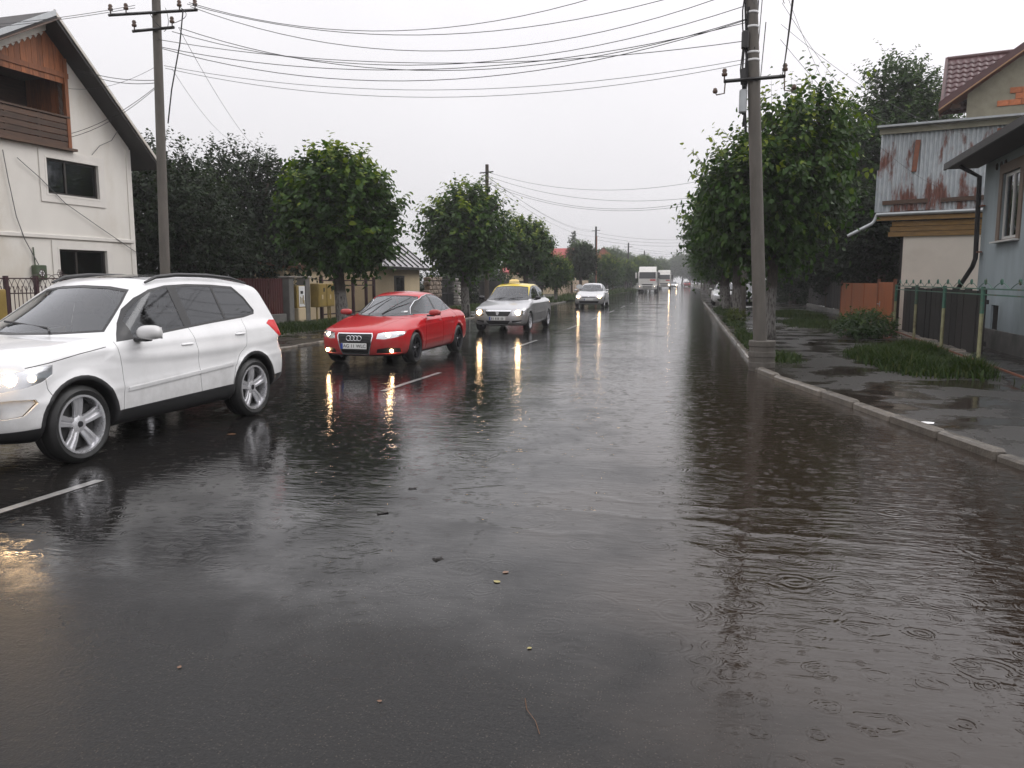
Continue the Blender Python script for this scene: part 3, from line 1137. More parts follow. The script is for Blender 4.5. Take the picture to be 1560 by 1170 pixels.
gb = thing('gas_box', 'small yellow gas box by the iron fence', 'gas box', (-12.6, 12.62, 0))
m = MB()
m.box((0, 0, .95), (.25, .34, 1.0), bev=.02)
m.build('cabinet', 'cabinet_yellow', gb)
m = MB()
m.box((.132, 0, .95), (.012, .28, .9), bev=.004)
m.build('door', 'cabinet_yellow', gb)


# ---- maroon sheet fence with concrete plinth and pillars
MF = thing('maroon_fence', 'dark maroon sheet metal fence on a concrete plinth under the walnut tree', 'fence', (-13.5, 19.6, 0))
for k in range(6):
    m = MB()
    n = 24
    V = []
    for i in range(n + 1):
        y = k * .95 + .93 * i / n
        x = .012 if (i % 4) < 2 else -.012
        V += [(x, y, .5), (x, y, 1.68)]
    m.add(V, [(2 * i, 2 * i + 2, 2 * i + 3, 2 * i + 1) for i in range(n)])
    m.build('sheet', 'sheet_maroon', MF)
m = MB()
m.box((0, 2.85, .24), (.24, 5.7, .50), bev=.01)
m.build('plinth', 'concrete_grey', MF)
for k in range(4):
    m = MB()
    m.box((-.05, .02 + k * 1.88, 1.05), (.06, .06, 1.2))
    m.build('post', 'iron_maroon', MF)
for y, lb in ((25.62, 'concrete gate pillar joining the maroon fence'), (26.85, 'concrete gate pillar beside the yellow double gas cabinet')):
    p = thing('gate_pillar', lb, 'pillar', (-13.5, y, 0))
    m = MB()
    m.box((0, 0, .86), (.34, .34, 1.72), bev=.015)
    m.build('shaft', 'concrete_grey', p)
    m = MB()
    m.box((0, 0, 1.74), (.44, .44, .05), bev=.01)
    m.build('cap', 'stone_pale', p)
nb = thing('electric_cabinet', 'yellow electricity cabinet with a pale door between two concrete pillars', 'cabinet', (-13.42, 26.22, 0))
m = MB()
m.box((0, 0, 1.05), (.26, .62, .78), bev=.015)
m.build('cabinet', 'cabinet_yellow', nb)
m = MB()
m.box((.136, .06, 1.06), (.012, .44, .72), bev=.003)
dd = m.build('door', 'paper', nb)
m = MB()
m.box((.146, .04, 1.20), (.008, .18, .10))
m.build('meter_slot', 'metal_dark', dd)
for k, (y_, z_, a, b) in enumerate(((-.06, .92, .05, .26), (.04, .90, .05, .22), (.14, .95, .06, .30), (.20, .84, .05, .16))):
    m = MB()
    m.box((.145, y_, z_), (.006, a, b))
    m.build('paint_flake', 'cabinet_yellow', dd)
m = MB()
m.box((0, 0, .33), (.34, .55, .66), bev=.02)
m.build('pedestal', 'stucco_sand', nb)
gc = thing('gas_cabinet', 'yellow double door gas cabinet on yellow pipe legs before the sand wall', 'cabinet', (-13.2, 27.75, 0))
for k, y in enumerate((-.34, .34)):
    m = MB()
    m.box((0, y, 1.08), (.32, .665, .86), bev=.015)
    b = m.build('cabinet', 'cabinet_yellow', gc)
    m = MB()
    m.box((.167, y, 1.08), (.014, .61, .80), bev=.004)
    d = m.build('door', 'cabinet_yellow', b)
    m = MB()
    m.box((.178, y + .12, 1.28), (.008, .11, .14))
    m.build('inspection_window', 'metal_dark', d)
    m = MB()
    m.box((.178, y - .02, 1.02), (.008, .09, .16))
    m.build('notice', 'stucco_sand', d)
for y in (-.5, .45, .62):
    m = MB()
    m.tube([(0, y, 0), (0, y, .68)], .03, 8)
    m.build('leg', 'cabinet_yellow', gc)

# ---- the sand coloured house with the seamed metal roof
SH = thing('sand_house', 'small sand coloured house with dark narrow window and seamed metal roof', 'house', (-13.6, 34.0, 0))
q = lambda u, v, w: (w, u, v)
m = MB()
m.plate([(0, 0), (6.1, 0), (6.1, 2.3), (0, 2.3)], [[(2.35, .6), (3.75, .6), (3.75, 1.86), (2.35, 1.86)]], -.2, 0, q)
m.build('front_wall', 'stucco_sand', SH)
m = MB()
m.plate([(-.2, 0), (-6, 0), (-6, 2.3), (-3.1, 4.75), (-.2, 2.4)], [], 6.0, 6.1, lambda u, v, w: (u, w, v))
m.build('gable_wall', 'stucco_sand', SH)
m = MB()
m.plate([(-.2, 0), (-6, 0), (-6, 2.3), (-3.1, 4.75), (-.2, 2.4)], [], 0, .1, lambda u, v, w: (u, w, v))
m.build('gable_wall', 'stucco_sand', SH)
m = MB()
m.prism([(.42, 2.20), (-3.1, 5.0), (-3.1, 5.08), (.42, 2.28)], -.3, 6.45, lambda u, v, w: (u, w, v))
rf = m.build('roof', 'metal_seam', SH)
m = MB()
m.prism([(-3.1, 5.0), (-6.4, 2.20), (-6.4, 2.28), (-3.1, 5.08)], -.3, 6.45, lambda u, v, w: (u, w, v))
m.build('roof', 'metal_seam', SH)
for k in range(9):
    m = MB()
    y = -.28 + k * .835
    m.prism([(.43, 2.275), (-3.1, 5.082), (-3.1, 5.15), (.43, 2.343)], y - .05, y + .05, lambda u, v, w: (u, w, v))
    m.build('seam', 'metal_dark', rf)
m = MB()
m.box((.43, 3.07, 2.19), (.05, 6.8, .12))
m.build('fascia', 'metal_dark', SH)
m = MB()
m.plate([(2.35, .6), (3.75, .6), (3.75, 1.86), (2.35, 1.86)], [[(2.6, .75), (3.6, .75), (3.6, 1.76), (2.6, 1.76)]], -.10, .02, q)
wf = m.build('window', 'frame_dark', SH)
m = MB()
m.box((-.06, 3.1, 1.25), (.01, 1.0, 1.0))
m.build('pane', 'glass_privacy', wf)
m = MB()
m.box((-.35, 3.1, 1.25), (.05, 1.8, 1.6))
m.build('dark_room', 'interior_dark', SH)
SW = thing('sand_outbuilding', 'long low sand coloured outbuilding wall behind the dark railing', 'building', (-15.2, 28.6, 0))
m = MB()
m.box((-.5, 2.6, 1.05), (1.0, 5.2, 2.1))
m.build('wall', 'stucco_sand', SW)
m = MB()
m.prism([(.2, 2.08), (-1.2, 2.3), (-1.2, 2.36), (.2, 2.14)], -.1, 5.3, lambda u, v, w: (u, w, v))
m.build('roof', 'roof_brown', SW)
DR = thing('dark_railing', 'dark metal railing with square posts before the sand wall', 'fence', (-13.6, 28.4, 0))
for y in (.1, 1.5, 3.1, 4.5, 5.4):
    m = MB()
    m.box((0, y, .88), (.11, .11, 1.76))
    m.build('post', 'iron_maroon', DR)
for z in (.32, 1.42, 1.62):
    m = MB()
    m.box((.0, 2.75, z), (.03, 5.4, .05))
    m.build('rail', 'iron_maroon', DR)
for k in range(8):
    m = MB()
    m.tube([(.03, .35 + k * .7 + .16 * math.cos(a), 1.72 + .07 * math.sin(a)) for a in np.linspace(0, math.pi, 7)], .012, 4)
    m.build('scroll', 'iron_maroon', DR)

# ---- rough stone wall, dark gate and pale stone pillar beyond the sand house
ST = thing('stone_wall', 'rough brown stone wall beside the sand house', 'wall', (-13.5, 40.9, 0))
stone_me = []
for v in range(4):
    vv = random.Random(40 + v)
    m = MB()
    m.box((0, 0, 0), (.36, .34, .22), bev=.05)
    for p in m.v:
        p += Vector((vv.uniform(-.03, .03), vv.uniform(-.03, .03), vv.uniform(-.02, .02)))
    stone_me.append(m.mesh('stone', 'stone_rough'))
rr = random.Random(5)
for r_ in range(8):
    for k in range(6):
        piece('stone', stone_me[rr.randrange(4)], ST, (rr.uniform(-.02, .02), .18 + k * .36 + (.16 if r_ % 2 else 0), .12 + r_ * .225), (0, rr.choice((0, math.pi)), 0), (1, 1.0, 1))
SP = thing('stone_pillar', 'pale stacked stone pillar beside the dark gate', 'pillar', (-13.4, 46.3, 0))
for r_ in range(10):
    o_ = piece('stone', stone_me[r_ % 4], SP, (0, 0, .12 + r_ * .17), (0, 0, r_ * 1.57), (1.25, 1.25, .75))
    o_.material_slots[0].link = 'OBJECT'
    o_.material_slots[0].material = MATS['stone_pale']
DG = thing('dark_gate', 'dark iron gate between the stone wall and the pale stone pillar', 'gate', (-13.5, 43.2, 0))
for y in (0, 1.5, 2.95):
    m = MB()
    m.box((0, y, .95), (.08, .08, 1.9))
    m.build('post', 'metal_dark', DG)
for z in (.2, .9, 1.3, 1.7):
    m = MB()
    m.box((0, 1.48, z), (.04, 2.95, .06))
    m.build('rail', 'metal_dark', DG)
pk = MB().box((0, 0, .95), (.02, .035, 1.5)).mesh('picket', 'metal_dark')
for k in range(20):
    piece('picket', pk, DG, (0, .14 + k * .14, 0))
m = MB()
m.box((-.04, 1.48, .55), (.01, 2.8, .75))
m.build('lower_panel', 'metal_dark', DG)

# ---- dark fence and beige slab fence further up on the left
DF = thing('dark_board_fence', 'long dark board fence behind the second and third lindens', 'fence', (-12.2, 47.0, 0))
bd = MB().box((0, 0, .85), (.04, .42, 1.5)).mesh('board', 'wood_black')
for k in range(40):
    piece('board', bd, DF, (0, .22 + k * .46, 0))
m = MB()
m.box((.04, 9.2, 1.3), (.05, 18.4, .09))
m.box((.04, 9.2, .5), (.05, 18.4, .09))
m.build('rail', 'wood_black', DF)
BF = thing('beige_slab_fence', 'beige concrete slab fence on a low wall, behind the small round tree', 'fence', (-10.6, 66.0, 0))
sl = MB().box((0, 0, .95), (.14, .95, 1.4), bev=.02).mesh('slab', 'fence_beige')
for k in range(18):
    if k in (7,):
        continue
    piece('slab', sl, BF, (0, .6 + k * 1.25, 0))
m = MB()
m.box((0, 11.5, .2), (.26, 23, .42))
m.build('low_wall', 'fence_beige', BF)
m = MB()
m.box((-.10, 11.5, .95), (.02, 23, 1.2))
m.build('backing', 'wood_black', BF)


def cottage(label, loc, rz, w, d, eave, ridge, wall, roof, wins=2, chimney=False, attic=None, name='cottage'):
    """gabled house: ridge along local y, front gable at y=0"""
    h = thing(name, label, 'house', loc, rz)
    m = MB()
    pts = [(-w / 2, 0), (w / 2, 0), (w / 2, eave), (0, ridge), (-w / 2, eave)]
    m.prism(pts, 0, d, lambda u, v, t: (u, t, v))
    m.build('wall', wall, h)
    k = (ridge - eave) / (w / 2)
    for sg in (-1, 1):
        m = MB()
        e = w / 2 + .4
        m.prism([(sg * e, ridge - k * e + .02), (0, ridge + .02), (0, ridge + .20), (sg * e, ridge - k * e + .18)], -.4, d + .4, lambda u, v, t: (u, t, v))
        m.build('roof_slope', roof, h)
    for i in range(wins):
        x = (i - (wins - 1) / 2) * w * .45
        m = MB()
        m.box((x, -.01, eave * .55), (w * .2, .06, eave * .42))
        wn = m.build('window', 'pvc_white', h)
        m = MB()
        m.box((x, -.03, eave * .55), (w * .16, .05, eave * .36))
        m.build('pane', 'glass_privacy', wn)
    if attic:
        m = MB()
        m.box((0, -.02, (eave + ridge) / 2 - .2), (.8, .06, .7))
        m.build('attic_window', 'frame_dark', h)
    if chimney:
        m = MB()
        m.box((w * .2, d * .4, ridge + .2), (.5, .5, 1.4))
        m.build('chimney', 'brick_orange', h)
    return h


c1 = cottage('house with a red sheet roof behind the beige slab fence', (-14.6, 104, 0), R(90), 9, 8, 2.8, 5.6, 'stucco_sand', 'roof_red', chimney=True)
c2 = cottage('brown roofed house with an orange gable wall beyond the small round tree', (-15.2, 150, 0), R(8), 6, 9, 5.0, 7.6, 'wall_orange', 'roof_brown', attic=True)
c4 = cottage('pale cottage behind the trees far up the left side', (-17, 178, 0), R(90), 9, 8, 3, 6.2, 'stucco_cream', 'roof_brown', name='cottage')

# ---- blue house on the right
BH = thing('blue_house', 'weathered blue plastered house with a dark eave and taupe window frames', 'house', (7.0, 21.5, 0), math.atan2(-1, -.08))
bf = lambda s, w, z: (s, w, z)
m = MB()
m.plate([(-.45, 0), (9, 0), (9, 4.45), (-.45, 4.45)], [[(1.10, 2.50), (2.45, 2.50), (2.45, 4.0), (1.10, 4.0)], [(4.4, 2.5), (5.7, 2.5), (5.7, 4.0), (4.4, 4.0)], [(.9, .3), (1.5, .3), (1.5, 1.05), (.9, 1.05)]], 0, .3, lp)
m.build('front_wall', 'stucco_blue', BH)
m = MB()
m.box((-.30, 4.3, 2.22), (.29, 8.0, 4.44))
m.build('side_wall', 'stucco_blue', BH)
m = MB()
m.box((4.5, -.03, .25), (9, .06, .5))
m.build('plinth', 'concrete_grey', BH)
for s0, s1 in ((1.10, 2.45), (4.4, 5.7)):
    m = MB()
    t = .20
    m.plate([(s0 - t, 2.5 - .02), (s1 + t, 2.5 - .02), (s1 + t, 4.0 + t), (s0 - t, 4.0 + t)], [[(s0 + .02, 2.52), (s1 - .02, 2.52), (s1 - .02, 3.98), (s0 + .02, 3.98)]], -.03, -.002, lp)
    m.build('window_surround', 'frame_taupe', BH)
    cross_window(BH, s0 + .02, s1 - .02, 2.52, 3.98, 0, bf, -1, 'pvc_white', 'glass_house', (.5,), .07, curtain=(s0 + .1, s0 + .5))
    m = MB()
    m.box(((s0 + s1) / 2, -.07, 2.47), (s1 - s0 + .35, .16, .035))
    m.build('sill', 'pvc_white', BH)
m = MB()
m.plate([(.86, .28), (1.54, .28), (1.54, 1.1), (.86, 1.1)], [], .05, .08, lp)
m.build('cellar_shutter', 'frame_dark', BH)
# eave and hipped roof
m = MB()
m.prism([(-.75, 4.42), (-.75, 4.52), (4.0, 6.6), (4.0, 6.5)], -1.1, 9.6, lambda u, v, w: (w, u, v))
m.build('roof', 'roof_dark', BH)
m = MB()
m.box((4.2, -.38, 4.42), (10.6, .72, .04))
m.build('eave_soffit', 'roof_soffit', BH)
m = MB()
m.box((4.2, -.77, 4.46), (10.7, .05, .16))
m.build('fascia', 'roof_dark', BH)
for k in range(3):
    m = MB()
    m.lathe([(0, -.02), (.07, -.02), (.085, 0)], c=(.55 + k * .34, 0, 4.22), axis='y', n=10)
    m.build('vent', 'roof_soffit', BH)
dp = thing('downpipe', 'black rainwater pipe running down the corner of the blue house', 'downpipe', (7.0, 21.5, 0), math.atan2(-1, -.08))
m = MB()
m.tube([(-.22, -.62, 4.36), (-.30, -.16, 4.1), (-.30, -.12, 2.15), (-.36, -.16, 1.95), (-1.05, -.35, 1.30)], .055, 10)
m.build('pipe', 'metal_dark', dp, auto=50)
for z in (2.3, 3.4):
    m = MB()
    m.box((-.28, -.08, z), (.34, .10, .03))
    m.build('clip', 'rust_brown', dp)

# ---- the shed with the rusty corrugated upper storey
sx_ = Vector((.95, -.312, 0))
SD = thing('rusty_shed', 'shed with a rusty corrugated iron upper storey above a plain white wall', 'shed', (5.996, 28.0, 0), math.atan2(-.312, .95))
m = MB()
m.box((3.4, .30, 1.5), (5.4, .2, 3.0))
wl = m.build('white_wall', 'panel_white', SD)
m = MB()
m.box((3.4, 2.5, 2.9), (5.6, 4.2, 5.0))
m.build('core', 'wood_black', SD)
for k, z in enumerate((3.08, 3.24, 3.40)):
    m = MB()
    m.box((3.05 + .05 * k, .16 - .02 * k, z), (5.6, .05, .148))
    m.build('ochre_board', 'wood_ochre', SD)
m = MB()
m.box((2.7, -.02, 3.575), (5.6, .06, .13))
m.build('fascia_board', 'wood_ochre', SD)
m = MB()
m.tube([(-.1, -.10, 3.70), (5.4, -.10, 3.74)], .06, 8)
m.build('gutter', 'galvanised', SD)


def corrugated(u0, u1, v0, v1, yb, yt, amp=.030, per=.125):
    n = int((u1 - u0) / per * 6)
    V = []
    for i in range(n + 1):
        u = u0 + (u1 - u0) * i / n
        d = amp * math.cos(2 * math.pi * u / per)
        V += [(u, yb + d, v0), (u, yt + d, v1)]
    return MB().add(V, [(2 * i, 2 * i + 2, 2 * i + 3, 2 * i + 1) for i in range(n)])


up = lambda z: .0 + (z - 3.8) * .055
rr = random.Random(11)
for row, (z0, z1) in enumerate(((3.78, 5.10), (5.02, 6.22))):
    u = -.17 + .055 * row * 1.2
    while u < 4.6:
        w = .86
        off = -.02 if row == 0 else -.004
        dz = rr.uniform(-.02, .02)
        u1 = u + w
        o_ = corrugated(u, u1 + .03, z0 + dz, z1 + dz, up(z0) + off + rr.uniform(-.006, .006), up(z1) + off).build('corrugated_sheet', 'corrugated_rusty', SD, smooth=True)
        u += w
m = MB()
m.box((2.3, .02, 6.28), (4.9, .05, .18), rot=(R(-4), 0, 0))
m.build('top_board', 'plaster_grey', SD)
m = MB()
m.box((2.4, .35, 6.44), (5.2, 1.2, .06), rot=(R(3), 0, 0))
m.build('roof_sheet', 'galvanised', SD)
for u0, u1, z in ((.05, 1.34, 4.07), (1.70, 4.2, 4.10)):
    m = MB()
    m.box(((u0 + u1) / 2, -.06, z), (u1 - u0, .04, .13), rot=(0, R(-1.2), 0))
    m.build('batten', 'wood_dark', SD)
for u0, z0, z1 in ((.93, 4.98, 5.95), (3.1, 5.35, 6.1)):
    m = MB()
    m.box((u0, .0, (z0 + z1) / 2), (.14, .05, z1 - z0), rot=(R(-3), R(4), 0))
    m.build('patch_strip', 'rust_brown', SD)
m = MB()
m.tube([(-.08, -.05, 3.72), (-.16, -.08, 3.50), (-.22, -.10, 3.42), (-.90, -.30, 3.04)], [.045, .045, .05, .05], 8)
m.build('rain_spout', 'galvanised', SD)

# ---- tall house with maroon tile roof behind the shed
E0 = on_y(1433, 174, 34.0)
rd_, bk_ = Vector((.956, -.292, 0)), Vector((.292, .956, 0))
TH = thing('tiled_house', 'unfinished house with a maroon tile roof and bare orange bricks behind the rusty shed', 'house', (E0.x, E0.y, 0), math.atan2(rd_.y, rd_.x))
ze = E0.z
PT = R(40)
cp, sp = math.cos(PT), math.sin(PT)
m = MB()
m.prism([(0, ze - .03), (0, ze + .02), (4.2 * cp, ze + 4.2 * sp + .02), (4.2 * cp, ze + 4.2 * sp - .10)], .0, 9.0, lambda u, v, w: (w, u, v))
rbase = m.build('roof', 'trim_maroon', TH)
tw, tl = .245, .36
n = 6
V, F = [], []
for j, (t_, lift) in enumerate(((0, .030), (.03, .040), (.5, .02), (1.02, .004))):
    for i in range(n + 1):
        a = i / n
        V.append((a * tw, t_ * tl * cp - sp * (lift + .028 * math.sin(a * 2 * math.pi)), t_ * tl * sp + cp * (lift + .028 * math.sin(a * 2 * math.pi))))
for i in range(n + 1):
    a = i / n
    V.append((a * tw, -sp * (.0 + .028 * math.sin(a * 2 * math.pi)), cp * (.0 + .028 * math.sin(a * 2 * math.pi))))
for j in range(3):
    for i in range(n):
        k = j * (n + 1) + i
        F.append((k, k + 1, k + n + 2, k + n + 1))
for i in range(n):
    F.append((4 * (n + 1) + i, 4 * (n + 1) + i + 1, i + 1, i))
tile_me = mesh_of('tile', V, F, 'tile_maroon', True)
for r_ in range(11):
    for k in range(24):
        if k * tw > 1.1 * (r_ + 1) + 1.6:      # the front gable hides the rest
            continue
        piece('tile', tile_me, rbase, (.08 + k * tw, r_ * tl * cp, ze + .035 + r_ * tl * sp))
m = MB()
m.tube([(0, 4.2 * cp, ze + 4.2 * sp + .03), (9, 4.2 * cp, ze + 4.2 * sp + .03)], .09, 8)
m.build('ridge_cap', 'trim_maroon', TH)
m = MB()
m.prism([(-.02, ze - .10), (-.02, ze + .10), (4.2 * cp, ze + 4.2 * sp + .10), (4.2 * cp, ze + 4.2 * sp - .10)], -.06, .04, lambda u, v, w: (w, u, v))
m.build('verge_trim', 'trim_maroon', TH)
# front gable
GS = .70
m = MB()
m.prism([(-.05, ze - .02), (4.6, ze - .02 + 4.65 * GS), (4.6, ze + .24 + 4.65 * GS), (-.05, ze + .24)], -1.1, -.98, lambda u, v, w: (u, w, v))
m.build('barge_board', 'trim_maroon', TH)
m = MB()
m.prism([(-.05, ze - .07), (4.6, ze - .07 + 4.65 * GS), (4.6, ze - .022 + 4.65 * GS), (-.05, ze - .022)], -1.12, -1.0, lambda u, v, w: (u, w, v))
m.build('pale_batten', 'wood_pale', TH)
m = MB()
m.prism([(-.05, ze - .02), (4.6, ze - .02 + 4.65 * GS), (4.6, ze + .06 + 4.65 * GS), (-.05, ze + .06)], -.98, .6, lambda u, v, w: (u, w, v))
m.build('gable_soffit', 'wood_reddish', TH)
m = MB()
m.plate([(.85, 0), (8, 0), (8, ze + 5), (5.4, ze - .06 + 5.4 * GS), (.85, ze - .06 + .85 * GS)], [], -.6, -.4, lambda u, v, w: (u, w, v))
gw_ = m.build('gable_wall', 'plaster_grey', TH)
for k in range(3):
    m = MB()
    m.box((.5, -.62, ze + .10 + k * .0), (.3 - .06 * k, .3, .16))
    if k == 0:
        m.build('purlin_end', 'wood_dark', TH)
br = MB().box((0, 0, 0), (.36, .05, .20), bev=.008).mesh('brick', 'brick_orange')
for r_ in range(6):
    for k in range(14):
        if k * .38 > (.55, .85, .95, 1.5, 1.6, 2.6)[r_]:
            piece('brick', br, gw_, (1.25 + k * .368 + .18 * (r_ % 2), -.612, ze + .08 + r_ * .208))

# ---- right fence: green and cream posts, rails, dark planks behind; orange gate
PF = thing('plank_fence', 'dark vertical plank fence beside the orange gate', 'fence', (FEN(16.9) + .30, 16.9, 0), -math.atan(.08))
pl = []
for v in range(3):
    vv = random.Random(v + 9)
    m = MB()
    m.box((0, 0, .80), (.03, .50, 1.25 + vv.uniform(-.03, .03)))
    pl.append(m.mesh('plank', 'wood_black'))
rr = random.Random(2)
for k in range(16):
    piece('plank', pl[k % 3], PF, (rr.uniform(-.01, .01), .28 + k * .545, rr.uniform(-.02, .03)))
for z in (.4, 1.2):
    m = MB()
    m.box((.04, 4.4, z), (.04, 8.8, .08))
    m.build('rail', 'wood_black', PF)
GF = thing('green_railing', 'rusty green railing with cream posts before the blue house', 'fence', (5.2, 15.9, 0), -math.atan(.08))
for y in (-6.4, -3.2, 0, 3.05, 6.2, 9.3):
    m = MB()
    m.tube([(0, y, -.02), (0, y, 1.02)], .035, 8)
    p = m.build('post', 'post_cream_green', GF)
    m = MB()
    m.tube([(0, y, 1.02), (0, y, 1.50)], .037, 8)
    m.build('post_top', 'paint_green', p)
for z in (1.46, 1.36):
    m = MB()
    m.box((0, 1.45, z), (.022, 15.7, .022))
    m.build('rail', 'paint_green', GF)
m = MB()
m.box((0, 1.45, .16), (.03, 15.7, .03))
m.build('rail', 'rust_brown', GF)
for k in range(16):
    y = -6.0 + k * .98
    m = MB()
    m.tube([(0, y + .45 * (t - .5) * 2, 1.47 + .10 * math.sin(t * math.pi)) for t in np.linspace(0, 1, 9)], .008, 4)
    m.tube([(0, y + .04 * math.cos(a), 1.585 + .04 * math.sin(a)) for a in np.linspace(0, 6.3, 9)], .016, 5, caps=False)
    m.build('ornament', 'paint_green', GF)
GO = thing('orange_gate', 'orange sheet metal gate with its wicket door beside the dark planks', 'gate', (FEN(26) + .05, 25.9, 0), -math.atan(.055))
for nm, y0, y1, z0, z1 in (('wicket_door', 0, 2.55, .07, 1.56), ('panel', 2.75, 5.6, .10, 1.52), ('panel', 5.62, 8.8, .10, 1.52), ('panel', 8.82, 12.0, .10, 1.52)):
    m = MB()
    m.box((0, (y0 + y1) / 2, (z0 + z1) / 2), (.03, y1 - y0, z1 - z0), bev=.008)
    d_ = m.build(nm, 'sheet_orange', GO)
    for yy in (y0 + .03, y1 - .03):
        m = MB()
        m.box((-.018, yy, (z0 + z1) / 2), (.02, .05, z1 - z0 - .02))
        m.build('stile', 'sheet_orange', d_)
    if nm == 'wicket_door':
        m = MB()
        m.tube([(-.02, y1 - .35, .86), (-.07, y1 - .35, .86), (-.07, y1 - .22, .86)], .014, 6)
        m.box((-.02, y1 - .35, .86), (.015, .06, .18))
        m.build('handle', 'galvanised', d_)
for y in (-.06, 2.65, 12.06):
    m = MB()
    m.tube([(0, y, 0), (0, y, 1.66)], .05, 8)
    m.build('post', 'rust_brown', GO)
DK = thing('dark_garden_fence', 'dark garden fence under the trees beyond the orange gate', 'fence', (6.9, 38.4, 0), -math.atan(.03))
for k in range(24):
    piece('plank', pl[k % 3], DK, (rr.uniform(-.01, .01), .28 + k * .56, rr.uniform(-.02, .03) + .1))
m = MB()
m.box((0, 6.7, .12), (.2, 13.5, .26))
m.build('plinth', 'concrete_grey', DK)
YH = cottage('ochre walled house glimpsed between the right lindens', (9.5, 52, 0), R(-90), 8, 8, 3.0, 6.0, 'stucco_sand', 'roof_brown')
# ------------------------------------------------------------------ trees and shrubs
def leaves(P, D, N, size, tone, wide=.84, seed=0):
    """leaf blades: P base points, D pointing directions, N up sides; six points each, folded along the midrib"""
    g = np.random.default_rng(seed)
    D = D / (np.linalg.norm(D, axis=1)[:, None] + 1e-9)
    S = np.cross(D, N)
    S /= np.linalg.norm(S, axis=1)[:, None] + 1e-9
    U = np.cross(S, D)
    sz = size[:, None]
    prof = [(0, 0, 0), (-.42, .16, .10), (-.40, .58, .08), (0, 1.0, -.10), (.40, .58, .08), (.42, .16, .10)]
    V = np.stack([P + sz * (a * wide * S + b * D + c * U) for a, b, c in prof], 1).reshape(-1, 3)
    i = np.arange(len(P)) * 6
    F = np.concatenate([np.stack([i, i + 3, i + 2, i + 1], 1), np.stack([i, i + 5, i + 4, i + 3], 1)])
    return V, F, np.repeat(tone, 6)


def unit(v):
    return v / (np.linalg.norm(v, axis=1)[:, None] + 1e-9)


def crown(seed, lobes, n_shoot, per, leaf, droop=.35, up=.55, length=(.45, .95), core=.35, tipgain=.55, fringe=.0):
    """shoots spread through the lobes (cx, cy, cz, rx, ry, rz), leaves set along each shoot"""
    g = np.random.default_rng(seed)
    L = np.array(lobes, float)
    vol = L[:, 3] * L[:, 4] * L[:, 5]
    w = g.choice(len(L), n_shoot, p=vol / vol.sum())
    L = L[w]
    d = unit(g.standard_normal((n_shoot, 3)))
    r = (core + (1 - core) * g.random(n_shoot) ** .55)
    base = L[:, :3] + d * r[:, None] * L[:, 3:6] * .86
    out = unit(d / L[:, 3:6])
    sd = unit(out + np.array([0, 0, up]) * (.5 + g.random(n_shoot))[:, None] + .45 * g.standard_normal((n_shoot, 3)))
    ln = (length[0] + (length[1] - length[0]) * g.random(n_shoot)) * (1 + fringe * (g.random(n_shoot) < .22))
    base = base - sd * (ln * .35)[:, None]
    t = (np.arange(per) + .5) / per
    t = t[None, :] + (g.random((n_shoot, per)) - .5) / per
    P = base[:, None, :] + sd[:, None, :] * (ln[:, None] * t)[..., None]
    P[..., 2] -= droop * .3 * (ln[:, None] * t ** 2)
    sidev = unit(np.cross(sd, g.standard_normal((n_shoot, 3))))
    alt = np.where(np.arange(per) % 2 == 0, 1, -1)[None, :, None]
    sidev2 = np.cross(sd, sidev)
    a = g.random((n_shoot, per)) * 1.6 - .8
    sv = sidev[:, None, :] * alt * np.cos(a)[..., None] + sidev2[:, None, :] * np.sin(a)[..., None]
    D = sv * .9 + sd[:, None, :] * .55 + g.standard_normal(P.shape) * .25
    D[..., 2] -= droop
    N = np.array([0, 0, 1.0]) + out[:, None, :] * .5 + g.standard_normal(P.shape) * .38
    size = leaf * (.65 + .6 * g.random((n_shoot, per))) * (1.1 - .45 * t)
    rim = np.clip((r - .72) / .28, 0, 1)[:, None]
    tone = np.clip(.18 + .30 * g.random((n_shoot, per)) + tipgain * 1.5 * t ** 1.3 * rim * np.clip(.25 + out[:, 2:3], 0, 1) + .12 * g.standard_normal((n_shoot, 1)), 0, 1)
    V, F, T = leaves(P.reshape(-1, 3), D.reshape(-1, 3), N.reshape(-1, 3), size.ravel(), tone.ravel(), seed=seed)
    return V, F, T, (base, sd, ln)


